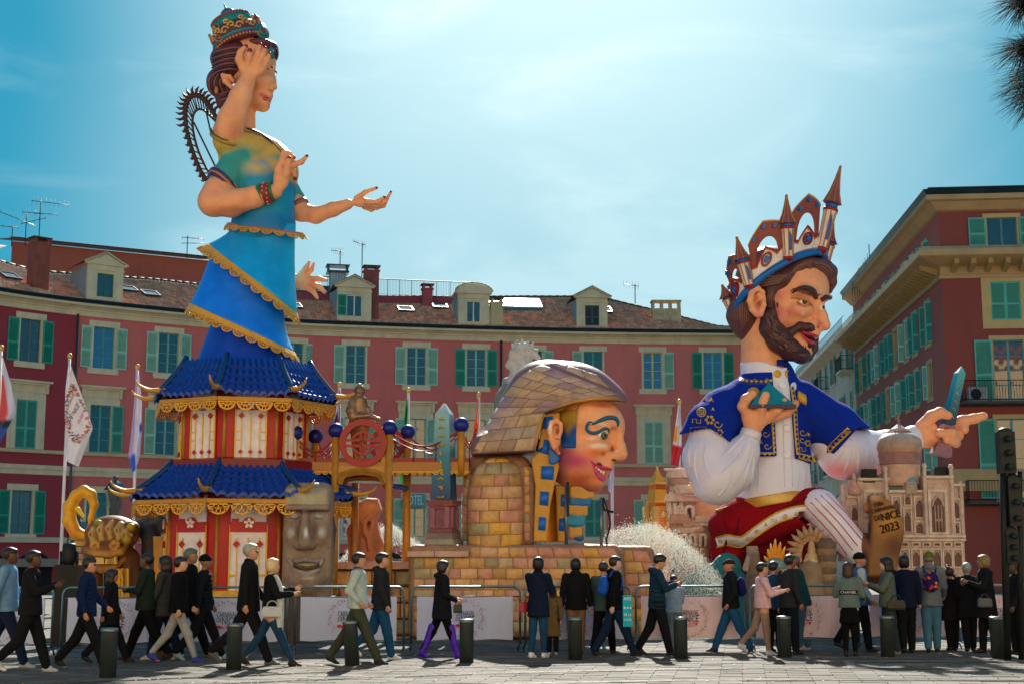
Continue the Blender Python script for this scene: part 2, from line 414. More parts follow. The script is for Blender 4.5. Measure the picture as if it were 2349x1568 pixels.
 def hit(s,px,py):              # first surface point along the pixel's ray
  u,yd,zd = ray(px,py); Ys = np.arange(s.lo[1],s.lo[1]+s.h*s.D.shape[1],s.h*.5)
  P = np.stack([u*Ys/yd,Ys,CAMZ+zd*Ys/yd],-1); d = s.samp(P); m = np.argmax(d < 0)
  if not (d < 0).any():
   j = np.argmin(np.abs(d)); p = P[j]
  else:
   j = max(m,1); t = d[j-1]/(d[j-1]-d[j]) if abs(d[j-1]) < 100 else 1.0; p = P[j-1]+(P[j]-P[j-1])*t
  e = s.h; n = np.array([s.samp(p+np.eye(3)[a]*e)-s.samp(p-np.eye(3)[a]*e) for a in range(3)])
  if np.abs(n).max() > 100 or np.linalg.norm(n) < 1e-6: n = np.array((0.,-1,0))
  return p,n/np.linalg.norm(n)
 def strand(s,mb,pts,r,lift=0.3,n=6,k=6,flatk=None):
  """tube laid on the surface along picture points"""
  sc = s.fig.s; C = crv([np.array(p,float) for p in pts],k); P = []
  for c in C:
   p,nn = s.hit(c[0],c[1]); P.append(p+nn*lift*sc)
  P = np.array(P)
  for _ in range(2): P[1:-1] = P[1:-1]*.5+.25*(P[:-2]+P[2:])
  m = len(P); t = np.linspace(0,1,m)
  rr = np.interp(t,np.linspace(0,1,len(r)),r) if not np.isscalar(r) else r*(.35+.65*np.sin(pi*np.clip(t,.02,.98))**.6)
  mb.tube(P,rr*sc,n)
 def patch(s,poly4,n,m,lift,inset=.0,rise=1.0):
  """slab on the surface over a picture quad [a,b,c,d]; returns verts grid + edge skirt"""
  a,b,c,d = [np.array(x,float) for x in poly4]; sc = s.fig.s; V = np.zeros((m+1,n+1,3))
  for j in range(m+1):
   for i in range(n+1):
    eu = min(.10,1.3/max(np.linalg.norm(b-a),1)); ev = min(.2,1.3/max(np.linalg.norm(d-a),1)); u = 0 if i == 0 else (1 if i == n else eu+(1-2*eu)*(i-1)/(n-2)); v = 0 if j == 0 else (1 if j == m else ev+(1-2*ev)*(j-1)/(m-2)); p = (a*(1-u)+b*u)*(1-v)+(d*(1-u)+c*u)*v; q,nn = s.hit(*p)
    e = 0 if (i in (0,n) or j in (0,m)) else 1; V[j,i] = q+nn*sc*(lift*(e*rise)-.6*(1-e))
  return V
def slab(V):                          # grid (m+1,n+1,3) -> verts, faces
 m,n = V.shape[0]-1,V.shape[1]-1
 F = [(j*(n+1)+i,(j+1)*(n+1)+i,(j+1)*(n+1)+i+1,j*(n+1)+i+1) for j in range(m) for i in range(n)]
 return V.reshape(-1,3),F
def copytree(o,parent=None,loc=None,rz=None,name=None):
 c = o.copy(); COL.objects.link(c)
 if parent is not None: c.parent = parent
 if loc is not None: c.location = loc
 if rz is not None: c.rotation_euler = (0,0,rz)
 for ch in o.children: copytree(ch,c)
 return c
def textmesh(txt,size=1.0,align='CENTER'):
 cu = bpy.data.curves.new('t','FONT'); cu.body = txt; cu.size = size; cu.align_x = align; cu.align_y = 'CENTER'; cu.resolution_u = 2
 o = bpy.data.objects.new('t',cu); COL.objects.link(o); bpy.context.view_layer.update()
 me = bpy.data.meshes.new_from_object(o.evaluated_get(bpy.context.evaluated_depsgraph_get()))
 V = np.array([v.co[:] for v in me.vertices]); F = [tuple(p.vertices) for p in me.polygons]
 bpy.data.objects.remove(o); bpy.data.curves.remove(cu); bpy.data.meshes.remove(me); return V,F
# ================================================================ ground
def ground_material():
 m,nt,b = NT('paving_stone')
 n = noise(nt,.9,6,.6); n2 = noise(nt,9,5,.65)
 br = nt.nodes.new('ShaderNodeTexBrick'); tc = nt.nodes.new('ShaderNodeTexCoord'); mp = nt.nodes.new('ShaderNodeMapping'); mp.inputs['Rotation'].default_value = (0,0,radians(-9))
 nt.links.new(tc.outputs['Object'],mp.inputs[0]); nt.links.new(mp.outputs[0],br.inputs[0])
 br.inputs['Scale'].default_value = 1.0; br.inputs['Brick Width'].default_value = .62; br.inputs['Row Height'].default_value = .21; br.inputs['Mortar Size'].default_value = .008
 for k,v in (('Color1',(.14,.13,.11)),('Color2',(.10,.094,.082)),('Mortar',(.07,.065,.06))): br.inputs[k].default_value = (*v,1)
 c = mixc(nt,rng(nt,n.outputs[0],.35,.7,.0,.55),br.outputs['Color'],(.11,.105,.10)); c = mixc(nt,rng(nt,n2.outputs[0],.4,.8,0,.4),c,(.22,.20,.18))
 nt.links.new(c,b.inputs['Base Color']); b.inputs['Specular IOR Level'].default_value = .15; nt.links.new(rng(nt,n.outputs[0],.3,.7,.7,.9),b.inputs['Roughness'])
 bp = nt.nodes.new('ShaderNodeBump'); bp.inputs['Strength'].default_value = .5; bp.inputs['Distance'].default_value = .01
 nt.links.new(n2.outputs[0],bp.inputs['Height']); nt.links.new(bp.outputs[0],b.inputs['Normal'])
 return m
M_PAVE = ground_material()
g = MB('#6b655c'); g._add([(-900,-300,-.02),(900,-300,-.02),(900,1500,-.02),(-900,1500,-.02)],[(0,1,2,3)])
tag(g.build('ground',M_PAVE),kind='structure')
def pavers():                        # the long narrow slabs as they lie, each a little uneven
 mb = MB(); a = radians(-9); ca,sa = cos(a),sin(a); V = []; F = []; C = []; r = random.Random(3); k = 0
 L,Wd = .62,.205
 for j in range(-10,130):
  for i in range(-30,34):
   x = (i+(j % 2)*.5)*L; y = 9+j*Wd; X = x*ca-y*sa; Y = x*sa+y*ca
   if not (15.5 < Y < 29 and abs(X) < Y*.40+.5): continue
   z = r.uniform(-.004,.004); t = [r.uniform(-.003,.003) for _ in range(4)]; hx,hy = L/2-.006,Wd/2-.006
   c = [(x-hx,y-hy),(x+hx,y-hy),(x+hx,y+hy),(x-hx,y+hy)]
   for q in range(4): V.append((c[q][0]*ca-c[q][1]*sa,c[q][0]*sa+c[q][1]*ca,z+t[q]))
   for q in range(4): V.append((c[q][0]*ca-c[q][1]*sa,c[q][0]*sa+c[q][1]*ca,-.03))
   F += [(k,k+1,k+2,k+3)]+[(k+q+4,k+(q+1) % 4+4,k+(q+1) % 4,k+q) for q in range(4)]; k += 8
   g_ = r.choice([.085,.105,.125,.145])*r.uniform(.9,1.1); C += [(g_*1.06,g_*.98,g_*.87)]*8
 o = meshobj('paving_slabs',V,F,vmat('paving_slab_stone',.8,.2,1.2,.5,26,bdist=.006,spec=.15,stain=((.10,.10,.10),.7,.45)),None,C); tag(o,kind='stuff')
pavers()
S = lambda x,y: (x/1.0898,y/1.0898)
def rails():
 for line in ([(-200,1722),(500,1693),(1020,1672),(1500,1660),(2000,1656),(2800,1655)],[(-200,1745),(500,1712),(1020,1690),(1500,1677),(2000,1670),(2800,1675)],[(900,1722),(1500,1705),(2000,1700),(2800,1703)]):
  P = crv([np.append(S(*p),0) for p in line],12); Q = [G(p[0],p[1]) for p in P]; mb = MB('#1b1c1e'); w = .028
  for a,b in zip(Q[:-1],Q[1:]):
   mb.quad(a+(0,-w,.008),b+(0,-w,.008),b+(0,w,.008),a+(0,w,.008))
  mb.c('#4a4a4a')
  for a,b in zip(Q[:-1],Q[1:]): mb.box((a+b)/2+np.array((0,w+.02,.004)),(abs(b[0]-a[0])/2,.018,.010),R=np.array([[cos(t),-sin(t),0],[sin(t),cos(t),0],[0,0,1]]) if (t := atan2(b[1]-a[1],b[0]-a[0])) is not None else None)
  tag(mb.build('tram_rail',M_METAL),kind='structure')
rails()
# ================================================================ windows
_pc = {}
def sharedmesh(key,fn,mat):
 if key not in _pc: o = fn().build(key[0],mat); _pc[key] = o.data; bpy.data.objects.remove(o)
 return _pc[key]
def inst(name,key,fn,mat,parent,loc=(0,0,0),rz=0.0):
 o = bpy.data.objects.new(name,sharedmesh(key,fn,mat)); COL.objects.link(o); o.parent = parent; o.location = loc; o.rotation_euler = (0,0,rz); return o
def shutter_mb(w,h,col,col2,rails=(0,.42,1)):
 mb = MB(col); t = .022
 mb.bb(-w/2,-w/2+.07,-t,t,0,h); mb.bb(w/2-.07,w/2,-t,t,0,h)
 for f in rails: z = f*(h-.09); mb.bb(-w/2+.07,w/2-.07,-t*.9,t*.9,z,z+.09)
 mb.c(col2); a = radians(35); R = np.array([[1,0,0],[0,cos(a),-sin(a)],[0,sin(a),cos(a)]])
 z = .13
 while z < h-.12:
  if not any(abs(z-(f*(h-.09)+.045)) < .075 for f in rails): mb.box((0,0,z),(w/2-.065,.028,.006),R)
  z += .062
 mb.bb(-w/2+.07,w/2-.07,.012,.016,.05,h-.05)
 return mb
def frame_mb(w,h,col,rows,top=0.0):
 mb = MB(col); y0,y1 = .13,.19; f = .055
 mb.bb(-w/2,-w/2+f,y0,y1,0,h); mb.bb(w/2-f,w/2,y0,y1,0,h); mb.bb(-w/2+f,w/2-f,y0,y1,0,f); mb.bb(-w/2+f,w/2-f,y0,y1,h-f,h)
 mb.bb(-.06,.06,y0-.01,y1,f,h-f)
 for r in range(1,rows):
  z = f+(h-2*f)*r/rows
  for s in (-1,1): mb.bb(*sorted((s*.06,s*(w/2-f))),y0+.01,y1,z-.014,z+.014)
 return mb
GREENS = [('#2aa890','#1f9480'),('#a4d8c8','#8cc4b2'),('#4fb0a4','#429a90')]
def window(parent,P,rz,w,h,sh='LR',col=0,fcol='#7fc2ae',rows=4,kind='plain',glass=None,curtain=False,name='window',label=None,shw=.68,trim='#dcd0b0',sills=True,open_a=(0,0)):
 """P is the world point at the bottom centre of the opening, on the wall face"""
 mb = MB(trim); T = .24; d = .05
 if kind == 'plain':
  mb.bb(-w/2-.12,-w/2,-d,.2,0,h); mb.bb(w/2,w/2+.12,-d,.2,0,h); mb.bb(-w/2-.30,w/2+.30,-d-.01,.2,h,h+.36); mb.bb(-w/2-.30,w/2+.30,-d-.03,.2,-.34,0)
 elif kind == 'lintel':
  mb.bb(-w/2-.30,-w/2,-d,.2,0,h); mb.bb(w/2,w/2+.30,-d,.2,0,h); mb.bb(-w/2-.30,w/2+.30,-d,.2,h,h+.45)
  mb.bb(-w/2-.42,w/2+.42,-d-.04,.0,h+.45,h+.60); mb.bb(-w/2-.75,w/2+.75,-d-.30,.0,h+1.00,h+1.12); mb.bb(-w/2-.62,w/2+.62,-d-.16,.0,h+.88,h+1.00); mb.bb(-w/2-.50,w/2+.50,-d-.02,.0,h+.60,h+.88)
  for s in (-1,1): mb.bb(*sorted((s*(w/2+.38),s*(w/2+.58))),-d-.16,0,h+.42,h+.88); mb.bb(*sorted((s*(w/2+.31),s*(w/2+.50))),-d+.01,0,.0,h+.42)
 elif kind == 'wide':
  mb.bb(-w/2-.45,-w/2,-d,.2,0,h); mb.bb(w/2,w/2+.45,-d,.2,0,h); mb.bb(-w/2-.45,w/2+.45,-d,.2,h,h+.4); mb.bb(-w/2-.45,w/2+.45,-d-.02,.2,-.45,0)
 elif kind == 'thin':
  mb.bb(-w/2-.10,-w/2,-.03,.2,0,h); mb.bb(w/2,w/2+.10,-.03,.2,0,h); mb.bb(-w/2-.2,w/2+.2,-.03,.2,h,h+.22); mb.bb(-w/2-.2,w/2+.2,-.06,.2,-.2,0)
 mb.c('#3a3030'); mb.bb(-w/2-.1,w/2+.1,.24,.27,-.05,h+.05)
 o = mb.build(name,M_TRIM,parent)
 pl = WLOC.get(parent.name,Vector()); o.matrix_parent_inverse = Matrix(); o.location = Vector([float(c) for c in P])-pl; o.rotation_euler = (0,0,rz)
 if label: o['label'] = label
 if sh == 'closed':
  for s in (-1,1): inst('shutter',('shutter',round(w/2,2),h,col),lambda: shutter_mb(w/2-.01,h,*GREENS[col]),M_WOOD,o,(s*w/4,.02,0))
  return o
 inst('window_frame',('window_frame',w,h,fcol,rows),lambda: frame_mb(w,h,fcol,rows),M_WOOD,o)
 pw = (w/2-.055-.06)/2; ph = (h-.11)/rows; gm = glass or M_GLASS
 for r in range(rows):
  for s in (-1,1):
   inst('pane',('pane',round(pw,3),round(ph,3),gm.name),lambda: MB().bb(-pw,pw,.155,.165,.012,ph-.012),gm,o,(s*(.06+pw),0,.055+r*ph),)
 if curtain:
  c = MB('#8f9a98'); n = 12
  c.loft([[(-w*.05+w*.45*k/n,.2+.02*sin(k*2.1),z) for k in range(n+1)] for z in (.05,h-.05)],closed=False); c.build('curtain',M_CLOTH,None); cu = bpy.context.scene.objects['curtain'] if False else None
  cc = [x for x in COL.objects if x.name.startswith('curtain') and x.parent is None][-1]; cc.parent = o
 for s,k in ((-1,'L'),(1,'R')):
  if k in sh:
   inst('shutter',('shutter',shw,h,col),lambda: shutter_mb(shw,h,*GREENS[col]),M_WOOD,o,(s*(w/2+shw/2+.02+ (0.08 if kind != 'lintel' else .02)),-.09,0),s*radians(open_a[0 if s < 0 else 1]))
 return o
# ================================================================ curved red front
ZC = W(1688,761,95.0)[2]
_cx = np.array([-150,0,165,385,679,1055,1285,1500,1688,1800]); _cy = np.array([640,668,690,712,738,751.5,757,760,761,761.5])
_Y = np.array([Yz(x,y,ZC) for x,y in zip(_cx,_cy)])
_t = np.linspace(-150,1800,391); _Ys = np.interp(_t,_cx,_Y)
for _ in range(120): _Ys[1:-1] = .5*_Ys[1:-1]+.25*(_Ys[:-2]+_Ys[2:])
_Xs = np.array([pxX(a,b,13.0) for a,b in zip(_t,_Ys)])
def fac(px):
 x = np.interp(px,_t,_Xs); y = np.interp(px,_t,_Ys); a = px-6; b = px+6
 dx = np.interp(b,_t,_Xs)-np.interp(a,_t,_Xs); dy = np.interp(b,_t,_Ys)-np.interp(a,_t,_Ys); L = hypot(dx,dy)
 return x,y,dx/L,dy/L          # outward normal is (dy, -dx)
HC = ZC-CAMZ
zf = lambda f: CAMZ+f*HC
_arc = np.concatenate([[0],np.cumsum(np.hypot(np.diff(_Xs),np.diff(_Ys)))])
def pxat(arc): return np.interp(arc,_arc,_t)
def arcof(px): return np.interp(px,_t,_arc)
def band(mb,p0,p1,z0,z1,out,back=-.02,n=None,prof=None):
 """moulding that follows the front between two columns"""
 n = n or max(2,int((p1-p0)/18)); R = []
 for p in np.linspace(p0,p1,n+1):
  x,y,dx,dy = fac(p); nx,ny = dy,-dx
  pr = prof or [(out,z0),(out,z1),(back,z1),(back,z0)]
  R.append([(x+nx*o,y+ny*o,z) for o,z in pr])
 mb.loft(R,sm=False,capa=True,capb=True)
WINS = [67,236,385,530,672,815,955,1092,1222,1361,1498,1636]
ROWS = {1: (.742,.906),2: (.412,.597),3: (.092,.2545)}
def red_house(p0,p1,label,wins,wallcol):
 x,y,*_ = fac((p0+p1)/2); root = thing('red_building',label,'building',(x,y,0),group='red buildings of the curved front')
 WW = 1.27; mb = MB(wallcol); edges = {p0,p1}; holes = []
 for p in wins:
  a = arcof(p); h0,h1 = pxat(a-WW/2),pxat(a+WW/2)
  if h0 > p0 and h1 < p1: edges |= {h0,h1}; holes.append((h0,h1))
 es = sorted(edges); full = [es[0]]
 for e in es[1:]:
  k = max(1,int((e-full[-1])/25)); b = full[-1]
  for i in range(1,k+1): full.append(b+(e-b)*i/k)
 zs = [0,3.0,*[zf(v) for r in (3,2,1) for v in ROWS[r]],ZC-.05]
 zs = sorted(set([0.0]+[zf(v) for r in (3,2,1) for v in ROWS[r]]+[ZC-.05]))
 for a,b in zip(full[:-1],full[1:]):
  inh = any(h0-1e-6 <= a and b <= h1+1e-6 for h0,h1 in holes); A = fac(a); B = fac(b)
  for z0,z1 in zip(zs[:-1],zs[1:]):
   if inh and any(abs(z0-zf(ROWS[r][0])) < 1e-6 for r in ROWS): continue
   mb.quad((A[0],A[1],z0),(B[0],B[1],z0),(B[0],B[1],z1),(A[0],A[1],z1))
 mb.build('wall',M_WALL,root)
 tb = MB('#dacfb0'); band(tb,p0,p1,zf(.942),zf(.962),.10); band(tb,p0,p1,zf(.962),zf(.968),.22); band(tb,p0,p1,0,0,0,prof=[(.26,zf(.968)),(.44,zf(.976)),(.62,zf(.978)),(.62,zf(.988)),(-.02,zf(.988)),(-.02,zf(.968))])
 tb.build('cornice',M_TRIM,root)
 tb = MB('#c9bd97'); band(tb,p0,p1,zf(.397),zf(.410),.14); tb.build('string_course',M_TRIM,root)
 tb = MB('#dacfb0'); band(tb,p0,p1,zf(.316),zf(.350),.06); band(tb,p0,p1,zf(.336),zf(.352),.13); tb.build('string_course',M_TRIM,root)
 tb = MB('#c9c3ae'); band(tb,p0,p1,zf(.060),zf(.080),.18); tb.build('string_course',M_TRIM,root)
 tb = MB('#8d8a80'); band(tb,p0,p1,zf(-.03),zf(0.0),.5); tb.build('arcade_ledge',M_TRIM,root)
 tb = MB('#2c3b45'); band(tb,p0,p1,0,0,0,prof=[(.70,zf(.989)),(.78,zf(.999)),(.74,zf(1.003)),(.66,zf(.995)),(-.05,zf(.995)),(-.05,zf(.989))]); tb.build('gutter',M_ZINC,root)
 return root
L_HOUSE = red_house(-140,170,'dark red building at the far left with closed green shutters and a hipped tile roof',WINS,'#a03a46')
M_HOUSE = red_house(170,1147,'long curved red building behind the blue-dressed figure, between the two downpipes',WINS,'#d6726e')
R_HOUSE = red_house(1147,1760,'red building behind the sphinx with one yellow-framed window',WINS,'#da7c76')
def house_of(p): return L_HOUSE if p < 170 else (M_HOUSE if p < 1147 else R_HOUSE)
state = {  # (row, column) -> shutters, colour, rows, frame colour, extra
(1,67): ('LR',0,'#56707a'),(1,236): ('LR',1,'#3f9f93'),(1,385): ('LR',1,'#6bb5ab'),(1,530): ('LR',1,'#6bb5ab'),(1,672): ('R',1,'#6bb5ab'),(1,815): ('L',1,'#7fc2ae'),(1,955): ('LR',1,'#8fc9b8'),
(1,1092): ('LR',0,'#8fc9b8'),(1,1222): ('R',1,'#3fae98'),(1,1361): ('L',1,'#3fae90'),(1,1498): ('R',1,'#d6d56a'),(1,1636): ('LR',0,'#5fc3a2'),
(2,67): ('closed',2,''),(2,236): ('R',2,'#4aa39a'),(2,385): ('LR',1,'#7fb8ae'),(2,1498): ('closed',1,''),(3,67): ('LR',0,'#56808a'),(3,1361): ('closed',2,''),(3,236): ('R',0,'#4aa39a')}
for row in (1,2,3):
 z0,z1 = zf(ROWS[row][0]),zf(ROWS[row][1])
 for p in WINS:
  x,y,dx,dy = fac(p); sh,c,fc = state.get((row,p),('LR',1,'#7fb8ae'))
  bg = (row == 1 and p in (236,1498,1636))
  window(house_of(p),(x,y,z0),atan2(dy,dx),1.27,z1-z0,sh,c,fc,4,'lintel' if row == 2 else 'plain',M_GLASSB if bg else None,curtain=((int(p)*7+row*5) % 3 == 0),open_a=(-((int(p)*3+row) % 5)*2.2,((int(p)+row*2) % 5)*2.2),
   label={(1,1498): 'yellow framed window with one open shutter',(1,67): 'window with a white curtain'}.get((row,p)))
def arcade():
 for p in range(-100,1760,100):
  x,y,dx,dy = fac(p); mb = MB('#1a1518'); M = basis((x+dy*.02,y-dx*.02,0),(dx,dy,0),(-dy,dx,0),(0,0,1))
  pts = [(-1.1,0),(1.1,0)]+[(1.1*cos(t),1.0+1.0*sin(t)) for t in np.linspace(0,pi,9)]
  h = house_of(p); mb.prism(pts,.1,M); mb.build('shop_opening',M_DARK,h)
arcade()
for p,h in ((172,M_HOUSE),(1149,R_HOUSE)):
 x,y,dx,dy = fac(p); mb = MB('#41525c'); mb.tube([(x+dy*.12,y-dx*.12,z) for z in (0,6,ZC-.8)],.075,8); mb.build('downpipe',M_ZINC,h)
# ---------------------------------------------------------------- tiled roof
def Hr(p): return np.interp(p,[-150,60,170,420,870,1250,1410,1690,1800],[3.6,3.5,3.0,3.3,3.2,3.6,3.7,1.6,1.4])
M_TILE = vmat('clay_roof_tile',.62,.3,2.2,.5,30,bdist=.02,stain=((.06,.045,.04),1.2,.45))
def roof(p0,p1,root,seed):
 a0,a1 = arcof(p0),arcof(p1); per = .24; nw = int((a1-a0)/per); K = 5; U = a0+(a1-a0)*np.arange(nw*K+1)/(nw*K); rows = 15
 r = np.random.default_rng(seed); rcol = r.uniform(.75,1.25,(rows,nw+1)); hue = r.uniform(0,1,(rows,nw+1)); V = []; C = []
 PX = pxat(U); x = np.interp(PX,_t,_Xs); y = np.interp(PX,_t,_Ys); X2 = np.interp(PX+4,_t,_Xs); Y2 = np.interp(PX+4,_t,_Ys); X1 = np.interp(PX-4,_t,_Xs); Y1 = np.interp(PX-4,_t,_Ys)
 L = np.hypot(X2-X1,Y2-Y1); nx,ny = (Y2-Y1)/L,-(X2-X1)/L; H = Hr(PX); w = .055*np.abs(np.sin(pi*np.arange(len(U))/K))
 base = lin('#de8f68')
 for j in range(rows):
  for e in (0,.985):
   v = (j+e)/rows; z = ZC-.12+H*v+w+(.035 if e == 0 else 0); back = -.55+7.6*v
   V.append(np.stack([x-nx*back,y-ny*back,z],1)); k = np.minimum(np.arange(len(U))//K,nw)
   cc = base*rcol[j][k][:,None]; cc = np.where(hue[j][k][:,None] > .9,cc*np.array((1.5,.9,.8)),cc); C.append(cc)
 n = len(U); m = len(V); F = []
 I = np.arange(m-1)[:,None]*n+np.arange(n-1)[None]; F = np.stack([I,I+1,I+n+1,I+n],-1).reshape(-1,4)
 meshobj('tiled_roof',np.concatenate(V),F,M_TILE,root,np.concatenate(C))
 mb = MB('#6a4238')               # closing wall and ridge tiles behind
 for a,b in zip(range(0,n-10,10),range(10,n,10)):
  A = V[-1][a]; B = V[-1][b]; mb.quad(B,A,A*(1,1,0),B*(1,1,0))
 rt = V[-1][::K*2]+np.array((0,0,.05)); mb.c('#5a3a30')
 for a,b in zip(rt[:-1],rt[1:]): mb.tube([a,b],.11,5)
 mb.build('ridge',M_TILE,root)
roof(-150,170,L_HOUSE,1); roof(170,1147,M_HOUSE,2); roof(1147,1795,R_HOUSE,3)
def dormer(px,root,w,hbody,arched=False,sh='',fcol='#e6e2d6',ybase=.35,closed=False,trim='#dccfae'):
 x,y,dx,dy = fac(px); nx,ny = dy,-dx; o = (x-nx*.25,y-ny*.25,ZC+ybase-.35); M = basis(o,(dx,dy,0),(-nx,-ny,0),(0,0,1)); h = hbody
 mb = MB(trim); mb.M = M; ww,wh,wz = w*.46,h*.62,h*.16
 mb.bb(-w/2,-ww/2,0,.25,0,h); mb.bb(ww/2,w/2,0,.25,0,h); mb.bb(-ww/2,ww/2,0,.25,0,wz); mb.bb(-ww/2,ww/2,0,.25,wz+wh,h)
 mb.bb(-w/2+.03,-ww/2-.12,-.05,0,0,h*.86); mb.bb(ww/2+.12,w/2-.03,-.05,0,0,h*.86); mb.bb(-w/2-.05,w/2+.05,-.08,.1,h*.86,h*.9)
 mb.bb(-w/2-.16,w/2+.16,-.16,.2,h,h+.1)
 if arched:
  pts = [(-w/2-.2,h+.1)]+[((w/2+.2)*-cos(t),h+.1+.55*sin(t)) for t in np.linspace(0,pi,13)]+[(w/2+.2,h+.1)]
  mb.prism(pts[1:-1],2.4,basis(np.array((0,1.05,0)),(1,0,0),(0,1,0),(0,0,1)))
  for t0,t1 in zip(np.linspace(.05,pi-.05,12)[:-1],np.linspace(.05,pi-.05,12)[1:]):
   P = lambda t,k: np.array((-(w/2+.22)*cos(t)*k,0,h+.1+.62*sin(t)*k)); mb.tube([P(t0,1)+(0,-.2,0),P(t1,1)+(0,-.2,0)],.06,4)
 else:
  ap = h+.1+w*.32; mb.prism([(-w/2-.1,h+.1),(w/2+.1,h+.1),(0,ap-.1)],.14,basis(np.array((0,.02,0)),(1,0,0),(0,1,0),(0,0,1)))
  for s in (-1,1):
   mb.tube([(s*(w/2+.26),-.14,h+.1),(0,-.14,ap)],.075,4,sm=False)
   mb.c('#5d5148'); mb._add([(s*(w/2+.3),-.25,h+.12),(0,-.25,ap+.07),(0,3.4,ap+.07),(s*(w/2+.3),3.4,h+.12)],[(0,1,2,3)] if s > 0 else [(3,2,1,0)]); mb.c(trim)
 mb.c('#8fa3ad')
 for s in (-1,1):
  mb._add([(s*w/2,.25,0),(s*w/2,.25,h),(s*w/2,3.2,h),(s*w/2,3.2,h*.45+.9)],[(0,1,2,3)] if s < 0 else [(3,2,1,0)])
  for k in range(7): xx = .45+k*.4; mb.bb(*sorted((s*w/2,s*(w/2+.02))),xx,xx+.03,.05+xx*.38,h)
 d = mb.build('dormer',M_TRIM,root)
 gm = MB('#203040'); gm.M = M
 if closed:
  f = shutter_mb(ww/2-.01,wh,'#39505a','#2f444e')
  for s in (-1,1):
   q = shutter_mb(ww/2-.01,wh,'#39505a','#2f444e'); q.M = M@basis((s*ww/4,.02,wz),(1,0,0),(0,1,0),(0,0,1)); q.V = [v@q.M[:3,:3].T+q.M[:3,3] for v in q.V]; q.build('shutter',M_WOOD,d)
 else:
  for s in (-1,1):
   gm = MB(); gm.M = M; gm.bb(*sorted((s*.03,s*(ww/2-.05))),.14,.16,wz+.05,wz+wh-.05); gm.build('pane',M_GLASS,d)
  fm = MB(fcol); fm.M = M; fm.bb(-ww/2,-ww/2+.06,.1,.18,wz,wz+wh); fm.bb(ww/2-.06,ww/2,.1,.18,wz,wz+wh); fm.bb(-.04,.04,.1,.18,wz,wz+wh); fm.bb(-ww/2+.06,-.04,.1,.18,wz+wh-.06,wz+wh); fm.bb(.04,ww/2-.06,.1,.18,wz+wh-.06,wz+wh); fm.build('window_frame',M_WOOD,d)
  if sh:
   q = shutter_mb(ww*.55,wh,'#17a089','#118a74'); Mq = M@basis((-ww*.78,-.08,wz),(1,0,0),(0,1,0),(0,0,1)); q.V = [v@Mq[:3,:3].T+Mq[:3,3] for v in q.V]; q.build('shutter',M_WOOD,d)
 return d
dormer(237,M_HOUSE,2.2,2.3,fcol='#1f7a50',ybase=.45); dormer(811,M_HOUSE,2.25,2.25,sh='L',ybase=.55); dormer(1087,M_HOUSE,2.1,2.25,arched=True,ybase=.45); dormer(1361,R_HOUSE,2.1,2.25,closed=True,ybase=.35)
def onroof(px,back,dz):            # a point on the tile slope
 x,y,dx,dy = fac(px); return np.array((x-dy*back,y+dx*back,ZC-.12+Hr(px)*(back+.55)/7.6+dz)),(dx,dy,0),(-dy,dx,0)
def chimney(px,back,w,d,h,col,root,kind='brick',z0=-.6,lab=None):
 o,ax,ay = onroof(px,back,0); mb = MB(col); mb.M = basis(o,ax,ay,(0,0,1)); mb.bb(-w/2,w/2,-d/2,d/2,z0,h)
 if kind == 'open':
  mb.bb(-w/2-.05,w/2+.05,-d/2-.05,d/2+.05,h+.5,h+.6); n = 4
  for k in range(n): x = -w/2+.08+(w-.16)*k/(n-1); mb.bb(x-.07,x+.07,-d/2+.02,d/2-.02,h,h+.5)
 else:
  mb.bb(-w/2-.07,w/2+.07,-d/2-.07,d/2+.07,h,h+.1)
  for s in (-1,1): mb.bb(s*w*.38-.07,s*w*.38+.07,-d/2,d/2,h+.1,h+.32)
  mb.c('#4d3a33'); mb.bb(-w/2-.1,w/2+.1,-d/2-.1,d/2+.1,h+.32,h+.40)
 c = mb.build('chimney',M_TILE if kind != 'plain' else M_TRIM,root)
 if kind == 'brick':              # courses proud of the joints
  b = MB(col); b.M = mb.M; r = random.Random(px)
  z = z0+.1
  while z < h-.05:
   b.bb(-w/2-.012,w/2+.012,-d/2-.012,d/2+.012,z,z+.06); z += .085
  b.build('brick_courses',M_TILE,c)['kind'] = 'stuff'
 return c
chimney(853,1.2,.95,.8,3.1,'#8f4a45',M_HOUSE); chimney(105,1.6,1.0,.8,2.6,'#96503f',L_HOUSE); chimney(1141,.6,.8,.8,1.35,'#c9b98c',M_HOUSE,'plain'); chimney(1550,3.9,2.0,.9,.75,'#c9b48c',R_HOUSE,'open'); chimney(1004,4.9,.7,.6,1.1,'#a94b50',M_HOUSE,'plain',z0=-1)
def skylight(px,back,root,col):
 o,ax,ay = onroof(px,back,.12); a = atan(Hr(px)/7.6); up = (-0*cos(a),0,sin(a)); ay2 = (ay[0]*cos(a),ay[1]*cos(a),sin(a)); n = np.cross(ax,ay2)
 mb = MB('#3d4850'); mb.M = basis(o,ax,ay2,n); w,h = 1.05,1.2
 mb.bb(-w/2,w/2,-h/2,-h/2+.08,0,.12); mb.bb(-w/2,w/2,h/2-.08,h/2,0,.12); mb.bb(-w/2,-w/2+.08,-h/2+.08,h/2-.08,0,.12); mb.bb(w/2-.08,w/2,-h/2+.08,h/2-.08,0,.12)
 r = mb.build('skylight',M_ZINC,root); g_ = MB('#20303a'); g_.M = mb.M; g_.bb(-w/2+.08,w/2-.08,-h/2+.08,h/2-.08,.05,.08); g_.build('pane',M_GLASS,r)
for p,b_,rt in ((945,3.3,M_HOUSE),(690,3.0,M_HOUSE),(330,3.6,M_HOUSE),(372,2.8,M_HOUSE),(1406,3.6,R_HOUSE),(60,2.6,L_HOUSE),(1030,4.3,M_HOUSE)): skylight(p,b_,rt,0)
